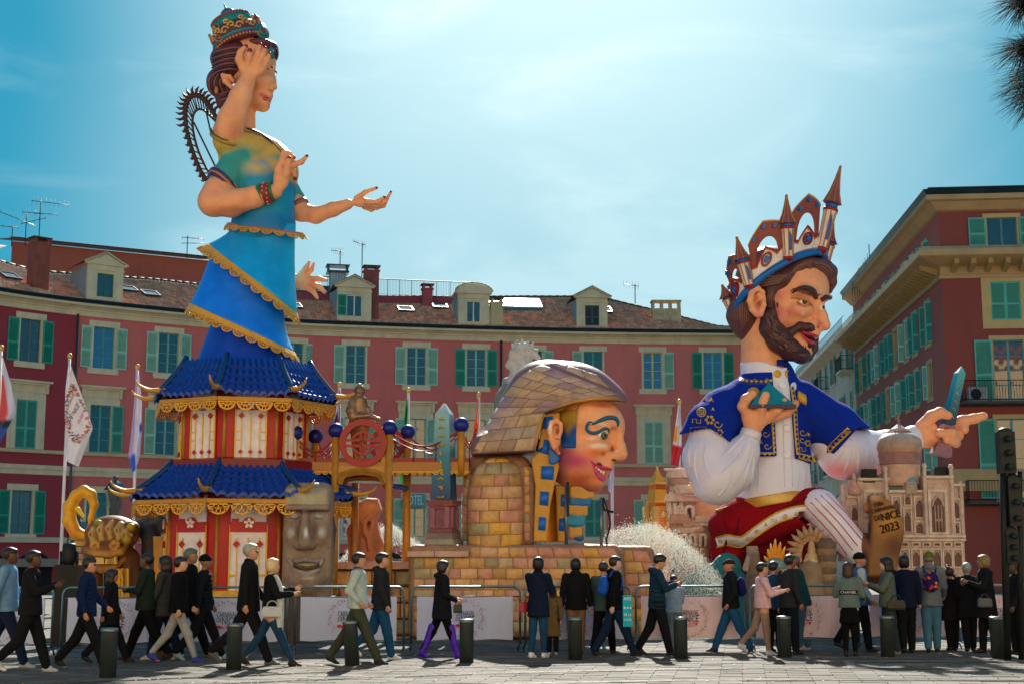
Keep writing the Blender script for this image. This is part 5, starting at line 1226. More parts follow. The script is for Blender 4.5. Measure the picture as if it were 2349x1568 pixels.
def obelisk():
 c = F2.q(*n4(262,1265,-30)); t = thing('obelisk','blue and silver obelisk with gold glyphs on a stone pedestal left of the sphinx','obelisk',tuple(c)); a = radians(-16); R = np.array([[cos(a),-sin(a),0],[sin(a),cos(a),0],[0,0,1]])
 def zat(y): return F2.q(*n4(262,y,-30))[2]
 u = F2.s/2.63; cx,cy = c[0],c[1]
 def blk(mb,hw,z0,z1,tp=1.0): mb.box((cx,cy,(z0+z1)/2),(hw,hw,(z1-z0)/2),R,tp)
 for nm,col,hw,y0,y1,tp in (('plinth','#9a9486',100,1268,1200,.94),('plinth','#80706c',88,1200,1165,.95),('pedestal_base','#7a4c50',82,1165,1140,.93),('pedestal_die','#84505a',68,1140,1000,.97),('pedestal_cap','#9a5a58',76,1000,985,1.1),('pedestal_cap','#8a4a4c',84,985,966,1.03)):
  mb = MB(col); blk(mb,hw*u*.95,zat(y0),zat(y1),tp); mb.build(nm,M_STONE,t)
 mb = MB('#96606e')
 for k in range(4):
  th = a+k*pi/2-pi/2; n = np.array((cos(th),sin(th),0)); x = np.array((-sin(th),cos(th),0)); hw = 66*u*.93
  for s_ in (-1,1): mb.box(np.array((cx,cy,(zat(1130)+zat(1010))/2))+n*hw+x*s_*hw*.72,(.05,.05,(zat(1010)-zat(1130))/2),R)
  for z in (zat(1128),zat(1012)): mb.tube([np.array((cx,cy,z))+n*hw-x*hw*.72,np.array((cx,cy,z))+n*hw+x*hw*.72],.05,4,sm=False)
 mb.build('pedestal_moulding',M_STONE,t)
 z0,z1,z2 = zat(962),zat(446),zat(380); h0,h1 = 64*u*.95,46*u*.95; rings = []; cols = []; m = 14
 for k in range(m+1):
  f = k/m; hw = h0+(h1-h0)*f; z = z0+(z1-z0)*f; rings.append([np.array((cx,cy,z))+R@np.array((x*hw,y*hw,0)) for x,y in ((-1,-1),(1,-1),(1,1),(-1,1))])
  c_ = lin('#08306e')*(1-min(1,f*2))+lin('#0a7a98')*min(1,f*2) if f < .5 else lin('#067890')*(1-(f-.5)*2)+lin('#86b8c4')*((f-.5)*2); cols += [c_]*4
 rings.append([np.array((cx,cy,z2))+R@np.array((x*.02,y*.02,0)) for x,y in ((-1,-1),(1,-1),(1,1),(-1,1))]); cols += [lin('#c8d4d8')]*4
 mb = MB(); mb.loft(rings,sm=False,cols=np.array(cols)); sh = mb.build('shaft',M_GLOSS,t)
 g = MB('#d6ac3c'); r = random.Random(4)
 for face in (0,):
  th = a-pi/2+face*pi/2; n = np.array((cos(th),sin(th),0)); x = np.array((-sin(th),cos(th),0))
  for k in range(10):
   f = .03+k*.1; z = z0+(z1-z0)*f; hw = h0+(h1-h0)*f; o = np.array((cx,cy,z))+n*(hw+.012); w = hw*.32
   st = [[(-1,0),(0,.8),(1,0)],[(-1,0),(1,0),(1,.6)],[(-.8,.6),(.8,.6),(.8,0),(0,-.4)],[(0,1),(-.3,0),(.5,-.5)],[(-1,.3),(-.2,.5),(.4,0),(1,.2)],[(-.7,-.5),(-.7,.5),(.7,.5),(.7,-.5),(-.7,-.5)]][r.randrange(6)]
   g.tube([o+x*w*p+np.array((0,0,q*w*.8)) for p,q in st],.022,4)
 g.build('glyphs',M_GOLD,t)
obelisk()
def stands():
 for px,y0,y1,nm,lab in ((1299,1112,1232,'lighting_stand','thin grey lighting stand in front of the sphinx chin'),(1379,1140,1230,'lighting_stand','thin stand with a hanging cable right of the sphinx beard')):
  b = F2.q(px,y1,-60); t_ = F2.q(px,y0,-60); t = thing(nm,lab,'stand',tuple(b)); mb = MB('#6a7a80'); mb.tube([b-(0,0,.3),t_],.035,6); mb.build('pole',M_METAL,t)
  mb = MB('#15181a');
  if px > 1350: mb.tube([t_,t_+(.06,0,-.25),t_+(.25,0,-.3)],.03,5); mb.tube(crv([t_+(.05,0,0),t_+(.18,0,-.5),t_+(.1,0,-.9),t_+(.22,0,-1.1)],5),.018,4)
  else: mb.box((t_+b)/2+(0.03,-.03,.25),(.03,.03,.35))
  mb.build('fitting',M_DARK,t)
stands()
# ================================================================ pagoda
F4 = Fig(30.0)
z3 = lambda x,y,d=0: ((300+x/2.614)/1.0898,(900+y/2.614)/1.0898,d)
z7 = lambda x,y,d=0: ((700+x/3.1354)/1.0898,(920+y/3.1354)/1.0898,d)
PC = np.array(F4.q(558,1200)); PC[2] = 0; us = F4.s
pag = thing('pagoda','red and white two-storey pagoda with curved blue tiled roofs and gold trim','pagoda',tuple(PC))
A0 = radians(-5.5)
def pc(cx,R,k,py):                # octagon corner: k-th, front corner is k=0, measured to the right
 th = A0+k*pi/4; c = F4.q(cx,py); return np.array((c[0]+R*us*sin(th),F4.Y0-R*us*cos(th),c[2]))
def zc(py): return F4.q(558,py)[2]
def storey(cx,R,y0,y1,nm):
 z0,z1 = (0.0 if y0 is None else zc(y0)),zc(y1)
 for k in range(8):
  a = pc(cx,R,k-1,y1); b = pc(cx,R,k,y1); a[2] = b[2] = 0; x = b-a; L = np.linalg.norm(x); x /= L; n = np.array((x[1],-x[0],0)); c = (a+b)/2
  M = basis(c+np.array((0,0,z0)),x,-n,(0,0,1)); H = z1-z0
  mb = MB('#b00c1a'); mb.M = M; mb.bb(-L/2,L/2,.0,.12,0,H); w_ = mb.build('wall_panel',M_GLOSS,pag)
  if k in (3,4,5): continue
  base = .0 if y0 is not None else H-3.15; h = H-base; pw = L*.285
  wp = MB('#e4e2ee'); wp.M = M; wp.bb(-pw,pw,-.03,-.002,base+h*.13,base+h*.97); wp.build('white_panel',M_MATTE,w_)
  g = MB('#e0b23a'); g.M = M; q = lambda x0,x1,z0_,z1_,y=-.055: g.bb(x0*pw,x1*pw,y,-.03,base+h*z0_,base+h*z1_)
  for s in (-1,1): q(s*1.04-.045,s*1.04+.045,.12,.78); q(s*.62-.03,s*.62+.03,.14,.70)
  door = (y0 is None and k == 0)
  if not door: q(-.035,.035,.14,.70)
  for zz_ in (.36,.46):
   for s in (-1,1): q(*sorted((s*.64,s*1.02)),zz_,zz_+.012)
  q(-1.04,1.04,.115,.135); g.build('gold_fretwork',M_GOLD,w_)
  r = MB('#b40f1c'); r.M = M; rr = lambda x0,x1,z0_,z1_: r.bb(x0*pw,x1*pw,-.06,-.03,base+h*z0_,base+h*z1_)
  rr(-1.05,1.05,.735,.80); rr(-.95,-.55,.80,.82)
  cz = base+h*.79; cr = pw*.36; tt = np.linspace(0,2*pi,25)
  ring = [(cr*cos(t),cz+cr*sin(t)) for t in tt[:-1]]; r.prism(ring,.03,basis((0,-.06,0),(1,0,0),(0,1,0),(0,0,1)))
  def dia(x,z,s_): r.prism([(x-s_,z),(x,z-s_),(x+s_,z),(x,z+s_)],.03,basis((0,-.06,0),(1,0,0),(0,1,0),(0,0,1)))
  for s in (-1,1): dia(s*pw*.66,base+h*.66,pw*.21); dia(s*pw*.7,base+h*.96,pw*.16)
  if not door:
   for s in (-.66,0,.66): dia(s*pw,base+h*.22,pw*.16)
  r.build('red_fretwork',M_GLOSS,w_)
  f = MB('#ece9f2'); f.M = M
  for p in range(5):
   t = pi/2+p*2*pi/5; cxp,czp = cr*.5*cos(t),cz+cr*.5*sin(t); f.prism([(cxp+cr*.3*(cos(u)*cos(t)*1.15-sin(u)*sin(t)*.8),czp+cr*.3*(cos(u)*sin(t)*1.15+sin(u)*cos(t)*.8)) for u in np.linspace(0,2*pi,11)[:-1]],.03,basis((0,-.085,0),(1,0,0),(0,1,0),(0,0,1)))
  f.build('flower',M_MATTE,w_)
 for k in range(8):
  a = pc(cx,R,k,y1); mb = MB('#a8701e'); mb.tube([(a[0],a[1],z0),(a[0],a[1],z1)],.04,8); mb.build('gold_post',M_GOLD,pag)
storey(553,172,None,1130,'lower'); storey(561,147,1085,905,'upper')
mb = MB('#7a1016'); mb.lathe(np.array((PC[0],PC[1],zc(1090))),[(178*us,0),(178*us,.25),(150*us,.3)],8,False,phase=-pi/2+A0); mb.build('storey_ledge',M_GLOSS,pag)
mb = MB('#d8a838'); mb.lathe(np.array((PC[0]-.05,PC[1],.62)),[(182*us,0),(182*us,.35),(172*us,.36)],8,False,phase=-pi/2+A0); mb.build('gold_plinth',M_GOLD,pag)
def roofing(cx,Rt,yt,Re,ye,rows,name):
 zt,ze = zc(yt),None
 e0 = F4.q(cx,ye)
 for k in range(8):
  def C(R,z,j): th = A0+j*pi/4; X = F4.q(cx,ye)[0]; return np.array((X+R*us*sin(th),F4.Y0-R*us*cos(th),z))
  ze = CAMZ+(F4.q(cx,ye)[2]-CAMZ)*(F4.Y0-Re*us)/F4.Y0      # ye is read at the front corner
  n = 9*8; V = []; m = rows
  for j in range(m):
   for e in (0,.97):
    v = (j+e)/m; R = Rt+(Re-Rt)*v; z = zt+(ze-zt)*(v**.82)
    if v > .8: z += .06*((v-.8)/.2)**2
    a = C(R,z,k-1); b = C(R,z,k); x = b-a; nn = np.array((x[1],-x[0],0)); nn /= np.linalg.norm(nn); up = nn*.45+np.array((0,0,.9))
    row = []
    for i in range(n+1):
     u = i/n; w = .06*abs(sin(pi*(u*9)))+(.05 if e > 0 else 0.0); lift = .10*v*(abs(2*u-1)**4); row.append(a+x*u+up*w+np.array((0,0,lift)))
    V.append(row)
  G_ = np.array(V); VV,FF = slab(G_); mb = MB('#0a3f9e'); mb._add(VV,[f[::-1] for f in FF]);
  u0 = G_[-1]; mb._add(np.concatenate([u0,u0-np.array((0,0,.07))]),[(i,i+1,i+1+n+1,i+n+1) for i in range(n)])
  mb.build('roof_panel',M_GLOSS,pag)
  # ridge with its curled gold horn
  P = [C(Rt+(Re-Rt)*v,zt+(ze-zt)*v**.82+.11+.10*v,k) for v in np.linspace(0,1,7)]; o = (P[-1]-P[0]); o[2] = 0; o /= np.linalg.norm(o)
  rb = MB('#0b3a70'); rb.tube(P,.06,6); rb.build('ridge',M_GLOSS,pag)
  H = [P[-1]-o*.25+(0,0,.03),P[-1]+o*.05,P[-1]+o*.24+(0,0,.0),P[-1]+o*.44+(0,0,.08),P[-1]+o*.52+(0,0,.18)]; hb = MB('#c8962e'); Q = crv(H,4); hb.tube(Q,np.linspace(.075,.012,len(Q)),7); hb.build('roof_horn',M_GOLD,pag)
  # scalloped fascia
  a = C(Re-5,ze-.02,k-1); b = C(Re-5,ze-.02,k); x = b-a; L = np.linalg.norm(x); x /= L; nn = np.array((x[1],-x[0],0)); fb = MB('#b8842c'); fb.M = basis((a+b)/2,x,-nn,(0,0,1)); fb.bb(-L/2,L/2,-.02,.02,-.03,.05); fb.c('#8a5a22'); fb.bb(-L/2,L/2,.02,(Re-Rt)*us*.75,.0,.03); fb.build('fascia',M_GOLD,pag)
  kk = 4
  for i in range(kk):
   scallop(pag,a+x*L*(i+.5)/kk+nn*.02-np.array((0,0,.04)),x,L/kk*.98)
roofing(553,170,1075,256,1145,6,'lower_roof'); roofing(562,148,842,211,910,5,'upper_roof')
mb = MB('#0a2fa0'); mb.lathe(np.array((PC[0]+.05,PC[1],zc(849))),[(120*us,-.25),(132*us,-.1),(132*us,.0),(127*us,.06),(118*us,.06)],40); mb.build('roof_collar',M_GLOSS,pag)
# ================================================================ bridge with railings
def bridge():
 b0 = F4.q(*z7(640,1560,10)); t = thing('carnival_bridge','raised red and gold footbridge with blue ball finials between pagoda and sphinx','bridge',(b0[0],b0[1],0))
 q = lambda x,y,d=0: F4.q(*z7(x,y,d)); zd = q(640,740)[2]; D0,D1 = -46,34
 Xa,Xb = q(100,740,D0)[0],q(1480,720,D0)[0]
 def X(x): return q(x,740,D0)[0]
 mb = MB('#8a1a1e'); mb.bb(Xa,Xb,F4.Y0+D0*us,F4.Y0+D1*us,zd-.02,zd+.08); mb.build('deck',M_GLOSS,t)
 mb = MB('#a06c2c'); mb.bb(Xa,Xb,F4.Y0+D0*us-.04,F4.Y0+D0*us,zd-.22,zd-.01); mb.bb(Xa,Xb,F4.Y0+D1*us,F4.Y0+D1*us+.04,zd-.22,zd-.01); mb.build('beam',M_GOLD,t)
 k = 24
 for i in range(k):
  x = Xa+(Xb-Xa)*(i+.5)/k
  if X(470) < x < X(850): continue
  for d,s in ((D0,1),(D1,-1)): scallop(t,(x,F4.Y0+d*us-.05*s,zd-.2),(s,0,0),(Xb-Xa)/k*.97)
 for x,yt,d,long_ in ((120,505,D0,0),(278,535,D1,0),(440,487,D0,1),(860,467,D0,1),(1000,498,D1,1),(1422,443,D0,0),(590,860,D1,2)):
  p = q(x,yt,d); z_ = 0 if long_ else zd-.3; r_ = .085
  mb = MB('#b87f28' if x != 590 else '#a86a2c'); mb.tube([(p[0],p[1],z_),(p[0],p[1],p[2]-.1)],r_,10); mb.build('post',M_GOLD,t)
  if x != 590: mb = MB('#0c1f7c'); mb.sphere(p,.165,14); mb.build('ball_finial',M_GLOSS,t)
 rb = MB('#8c1f22')
 for (x0,y0,x1,y1,d0,d1) in ((130,540,430,545,D0,D0),(290,560,440,560,D1,D1),(870,500,1000,540,D0,D1),(870,505,1400,490,D0,D0),(1010,535,1400,505,D1,D1),(1430,480,1540,470,D0,D0)):
  a,b = q(x0,y0,d0),q(x1,y1,d1); m = 12; P = np.array([a+(b-a)*i/m-np.array((0,0,.30*sin(pi*i/m))) for i in range(m+1)]); rb.tube(P,.022,5); rb.tube(P-(0,0,.10),.014,4)
  L = np.linalg.norm(b-a); n = max(2,int(L/.36))
  for i in range(1,n): j = i/n*m; p = P[int(j)]+(P[min(int(j)+1,m)]-P[int(j)])*(j-int(j)); rb.tube([p,(p[0],p[1],zd)],.014,4)
 rb.build('rope_railing',M_GLOSS,t)
 for c,d,R in (((652,585),D0-3,183),((842,600),D1,140)):
  o = q(*c,d); u = us/ (3.1354*1.0898)*1.0; R_ = R*u; mb = MB('#9c1a20'); mb.M = basis(o,(1,0,0),(0,1,0),(0,0,1))
  A = np.linspace(0,2*pi,41)
  for a,b in zip(A[:-1],A[1:]): mb.prism([(R_*cos(a)*k_,R_*sin(a)*k_) for a,k_ in ((a,.74),(a,1),(b,1),(b,.74))],.14)
  for a,b in zip(np.linspace(.35,pi-.35,14)[:-1],np.linspace(.35,pi-.35,14)[1:]):
   for s in (1,-1): mb.prism([(R_*cos(t_)*k_,s*(R_*sin(t_)*k_)) for t_,k_ in ((a,.40),(a,.50),(b,.50),(b,.40))],.12)
  e = R_*.055
  for z_ in (.12,-.12): mb.bb(-R_*.75,-R_*.1,-.06,.06,z_*R_-e,z_*R_+e); mb.bb(R_*.1,R_*.75,-.06,.06,z_*R_-e,z_*R_+e)
  for x_ in (.1,-.1): mb.bb(x_*R_-e*.8,x_*R_+e*.8,-.055,.055,R_*.12,R_*.48); mb.bb(x_*R_-e*.8,x_*R_+e*.8,-.055,.055,-R_*.48,-R_*.12)
  mb.build('round_emblem',M_GLOSS,t)
 gb = MB('#b08030')               # curved braces under the emblem
 for s in (-1,1):
  P = crv([q(640+s*185,900,D0-2),q(640+s*150,830,D0-2),q(640+s*60,805,D0-2),q(640,800,D0-2)],5); gb.tube(P,.09,4,sm=False)
  gb.bb(*sorted((q(640+s*200,800)[0],q(640+s*165,800)[0])),F4.Y0+D0*us-.03,F4.Y0+D0*us+.06,q(0,905,D0)[2],q(0,690,D0)[2])
  P = crv([q(640+s*185+20,930,D1),q(640+s*130+20,860,D1),q(640+20,850,D1)],5); gb.c('#8a5a28').tube(P,.08,4,sm=False); gb.c('#b08030')
 gb.bb(q(455,0)[0],q(840,0)[0],F4.Y0+D0*us-.05,F4.Y0+D0*us+.05,q(0,815,D0)[2],q(0,765,D0)[2]); gb.build('brace',M_GOLD,t)
 bb = MB('#0d3f98'); bb.tube([q(450,925,D0),q(600,950,D1)],.06,6); bb.tube([q(870,920,D0),q(1000,940,D1)],.06,6); bb.build('cross_bar',M_GLOSS,t)
bridge()
def bronze_statue():
 f = Fig(30.0); s = SDF(f); c = '#8f6e56'; d = -20; q = lambda x,y,dd=0: z7(x,y,d+dd)
 s.ell(q(622,178),(12,12,15),'#7a5c50',0); s.ell(q(640,170),(8,8,10),'#7a5c50',3); s.cone(q(650,188),q(658,190),3,2,'#7a5c50',2); s.cone(q(620,205),q(622,235),8,12,'#6a5044',3)
 s.ell(q(608,300),(20,15,32),c,5); s.ell(q(628,250),(16,14,10),'#8a6a3c',3); s.chain([q(570,270,-10),q(556,330,-14),q(570,380,-14),q(640,372,-14),q(690,368,-14)],[10,11,9,6,5],c,4); s.chain([q(650,265,8),q(680,320,8),q(700,370,6),q(770,395,6)],[9,9,7,4],c,4); s.ell(q(772,395,4),(6,5,4),c,2)
 s.chain([q(600,380),q(598,450),q(600,560),q(600,700)],[16,17,11,8],'#8a6446',6); s.chain([q(640,380),q(650,450),q(648,560),q(650,690)],[15,14,10,7],'#a47c58',6); s.cone(q(590,712),q(640,716),7,6,'#5a4238',2); s.cone(q(650,710),q(685,722),7,5,'#5a4238',2)
 s.ell(q(622,130),(6,6,4),'#a8843c',1); s.cone(q(614,132),q(616,112),3,1,'#a8843c',1); s.cone(q(632,132),q(638,115),3,1,'#a8843c',1)
 t = thing('bronze_statue','bronze statue of a standing man with a small crown behind the red round emblem','statue',tuple(f.q(*q(640,720)))); s.build('statue_body',1.1,M_BRONZE,t)
bronze_statue()
# ================================================================ carved stone heads
def moai():
 f = Fig(28.4); q = z3; s = SDF(f); c = '#8f7a68'; dk = '#3f3038'
 t = thing('stone_head','tall grey carved stone head with a toothy smile, standing before the pagoda','statue',tuple(f.q(*q(1235,1540)))*np.array((1,1,0)) if False else (f.q(*q(1235,1540))[0],28.4,0.0),group=None)
 s.box(q(1230,1240,12),(55,34,152),c,0,rd=22); s.box(q(1228,905,4),(49,36,22),'#a09a80',10,rd=8); s.ell(q(1225,1440,-6),(52,40,38),c,12); s.poly([q(1105,860),q(1355,850),q(1372,990),q(1395,1200),q(1385,1420),q(1330,1530),q(1110,1530),q(1075,1400),q(1088,1150),q(1092,960)],-22,40,c,8,rd=10)
 s.box(q(1225,962,-26),(50,12,6),c,6,rd=4); s.chain([q(1212,990,-28),q(1205,1100,-34),q(1208,1190,-42)],[9,10,16],c,8); s.ell(q(1170,1205,-32),(12,12,10),c,6); s.ell(q(1248,1205,-32),(12,12,10),c,6)
 for x in (1140,1305): s.ell(q(x,1015,-30),(17,12,11),c,4,mode='-'); s.ell(q(x,1015,-22),(13,9,8),'#9a9a96',2)
 s.ell(q(1120,1130,-16),(16,18,24),c,12); s.ell(q(1320,1130,-16),(16,18,24),c,12)
 s.ell(q(1222,1335,-36),(38,20,13),'#2a1018',3,mode='-')
 s.chain([q(1105,1300,-26),q(1140,1360,-34),q(1220,1400,-42),q(1290,1370,-36),q(1325,1300,-28)],[3,5,7.5,6,3],'#9a8f84',4); s.chain([q(1105,1300,-26),q(1150,1312,-36),q(1215,1300,-42),q(1280,1312,-38),q(1330,1295,-28)],[2.5,4,6,4,2.5],'#8a7c74',4)
 P = s.paint
 P(q(1222,1345,-34),(38,18,12),'#22090f',.3,.97); P(q(1210,1255,-40),(26,20,9),'#33181f',.9,.9); P(q(1222,985,-34),(60,26,10),'#3d2f3c',.9,.85); P(q(1265,1080,-34),(14,20,40),'#4a3a4a',.95,.8); P(q(1165,1080,-34),(12,20,40),'#4a3a4a',.95,.8); P(q(1215,1130,-48),(7,10,26),'#e4e6e2',.9,.8); P(q(1120,1130,-34),(14,12,18),'#b9c4c8',.95,.7); P(q(1320,1120,-34),(16,12,20),'#b9c4c8',.95,.65); P(q(1225,900,-30),(60,20,20),'#b0ac94',.9,.7); P(q(1225,1450,-30),(70,24,22),'#5a4444',.95,.7); P(q(1235,1420,-48),(24,10,6),'#d8d6ce',.9,.6); P(q(1140,1470,-30),(16,20,16),'#6a5a8a',.9,.5)
 s.build('carved_head',1.6,M_STONE,t); s.D is not None
 mb = MB('#c9b79c')
 for k in range(6): p = f.q(*q(1165+k*23,1333+6*sin(k/5*pi),-31)); mb.sphere(p+(0,.05,.03),(.06,.03,.05),8)
 mb.build('teeth',M_STONE,t)
 e = SDF(f); e.chain([q(1375,1000,10),q(1392,1100,10),q(1385,1250,10)],[6,8,5],'#4a4044',2); e.build('ear',1.8,M_STONE,t)
 mb = MB('#4d3a34'); a = f.q(*q(1090,1540)); b = f.q(*q(1400,1450)); mb.bb(a[0],b[0],28.0,29.6,0,a[2]); mb.build('plinth',M_STONE,t)
moai()
def moai2():
 f = Fig(31.0); q = z7; s = SDF(f); c = '#b87a58'; t = thing('stone_head','orange-brown carved stone head in profile seen between the bridge posts','statue',(f.q(*q(690,1560))[0],31.0,0.0))
 s.poly([q(622,1050),q(690,1015),q(770,1020),q(800,1110),q(760,1180),q(790,1300),q(835,1400),q(830,1600),q(530,1600),q(545,1450),q(530,1260),q(560,1210),q(600,1215)],-34,34,c,0,rd=14)
 s.chain([q(690,1175,-36),q(660,1210,-38),q(665,1290,-38),q(690,1330,-38),q(700,1420,-36)],[6,6.5,6,5,4],c,3); s.chain([q(690,1175,-36),q(725,1195,-38),q(720,1240,-38),q(700,1260,-38)],[5,5,5,3],c,3)
 s.paint(q(700,1210,-38),(7,12,11),'#5a2d1c',.8,.9); s.paint(q(600,1400,-30),(16,30,60),'#6a3420',.9,.7); s.paint(q(760,1350,-34),(18,20,50),'#7a4a34',.9,.6); s.paint(q(700,1080,-30),(34,20,16),'#d89a6c',.9,.6)
 s.build('carved_head',2.0,M_STONE,t)
moai2()
def low_wall():
 f = Fig(30.2); a = f.q(835,1300); b = f.q(1030,1300); t = thing('low_stone_wall','low pink stone wall behind the walkers between the carved head and the sphinx','wall',(a[0],30.0,0)); X0,X1 = f.q(762,1300)[0],f.q(1030,1300)[0]; zt = f.q(800,1300)[2]; r = random.Random(9)
 mb = MB('#6a4a42'); mb.bb(X0,X1,29.9,30.5,0,zt-.03); mb.build('core',M_STONE,t)
 x = X0
 while x < X1-.1: w = min(r.uniform(.5,.9),X1-x); mb = MB('#c99a86'); mb.bb(x+.01,x+w-.01,29.7,30.6,zt-.03,zt+.12); mb.build('cap_stone',M_STONE,t); x += w
 for j in range(5):
  x = X0-(j % 2)*.3; z0 = zt-.05-(j+1)*.33
  while x < X1:
   w = r.uniform(.42,.75); x0,x1 = max(x,X0),min(x+w,X1)
   if x1-x0 > .08: mb = MB(); mb.col = lin(r.choice(BR))*r.uniform(.8,1.1); mb.loft([[(x0+i,y,z0+k) for i,k in ((i,i),(x1-x0-i,i),(x1-x0-i,.31-i),(i,.31-i))] for y,i in ((29.9,.01),(29.84,.015),(29.81,.05))],sm=False); mb.build('stone_block',M_STONE,t)
   x += w
low_wall()
# ================================================================ king float
F5 = Fig(35.0); U5 = F5.s
k5 = lambda x,y,d=0: ((1650+x/3.137)/1.0898,(400+y/3.137)/1.0898,d)
k6 = lambda x,y,d=0: ((1650+x/2.614)/1.0898,(850+y/2.614)/1.0898,d)
kh = lambda x,y,d=0: ((1840+x/5.6)/1.0898,(620+y/5.6)/1.0898,d)
k3 = lambda x,y,d=0: ((2050+x/3.7333)/1.0898,(1000+y/3.7333)/1.0898,d)
king = thing('giant_king','giant bearded king figure in a blue cape, white sleeves and red robe','carnival figure',(F5.q(1780,1300)[0],35.0,0.0))
KS = '#efa87e'
def ribbon(field,mb,pts,w,lift=1.0,k=6):
 C = crv([np.array(p[:2],float) for p in pts],k); T = np.gradient(C,axis=0); T /= np.linalg.norm(T,axis=1)[:,None]; N = np.stack([-T[:,1],T[:,0]],1); w = np.broadcast_to(np.asarray(w,float),(2,)); V = []
 for j,(e,l) in enumerate(((-1,0),(-.9,1),(0,1.15),(.9,1),(1,0))):
  row = []
  for c,n in zip(C,N): q = c+n*w[0]/2*e; p,nn = field.hit(*q); row.append(p+nn*lift*field.fig.s*l)
  V.append(row)
 VV,FF = slab(np.array(V)); mb._add(VV,FF,True); return C,T
def motif(field,mb,kind,x,y,r,lift=1.2):
 sc = field.fig.s; P = lambda a,b: (lambda h: h[0]+h[1]*lift*sc)(field.hit(x+a*r,y+b*r))
 if kind == 'ring':
  for rr in (1,.5): mb.tube([P(rr*cos(t),rr*sin(t)) for t in np.linspace(0,2*pi,13)],.13*r*sc,4)
  for a in (-.4,0,.4): mb.tube([P(a,-.8),P(a,.8)],.1*r*sc,4); mb.tube([P(-.8,a),P(.8,a)],.1*r*sc,4)
 elif kind == 'flower':
  for k in range(6): t = 2*pi*k/6; mb.sphere(P(.6*cos(t),.6*sin(t)),.3*r*sc,6)
 elif kind == 'leaf':
  mb.sphere(P(0,0),(.4*r*sc,.2*r*sc,.75*r*sc),6); mb.sphere(P(.5,.4),.22*r*sc,5); mb.sphere(P(-.5,.4),.22*r*sc,5)
 elif kind == 'swirl':
  mb.tube([P((1-t/7)*cos(t),(1-t/7)*sin(t)) for t in np.linspace(0,6,14)],.13*r*sc,4)
 elif kind == 'key':
  mb.tube([P(*p) for p in ((-1,.5),(-1,-.5),(0,-.5),(0,.5),(1,.5),(1,-.5))],.14*r*sc,4)
def trimband(field,name,pts,w,parent,gold='#c9a227',navy='#0b2a86',step=11,mat=M_GOLD):
 mb = MB(gold); ribbon(field,mb,pts,w,1.2,8); o = mb.build(name,mat,parent); d = MB(navy); C = crv([np.array(p[:2],float) for p in pts],20); L = np.concatenate([[0],np.cumsum(np.linalg.norm(np.diff(C,axis=0),axis=1))]); l = step*.5
 while l < L[-1]:
  c = np.array([np.interp(l,L,C[:,a]) for a in (0,1)]); c2 = np.array([np.interp(l+1,L,C[:,a]) for a in (0,1)]); t = (c2-c)/max(np.linalg.norm(c2-c),1e-6); n = np.array((-t[1],t[0])); Q = []
  for a,b in ((-.42,0),(0,-.3),(.42,0),(0,.3)): p,nn = field.hit(*(c+t*a*step+n*b*w)); Q.append(p+nn*2.0*field.fig.s)
  d._add(Q,[(0,1,2,3)]); d._add(Q,[(3,2,1,0)]); l += step
 d.build('trim_diamonds',M_CLOTH,o)
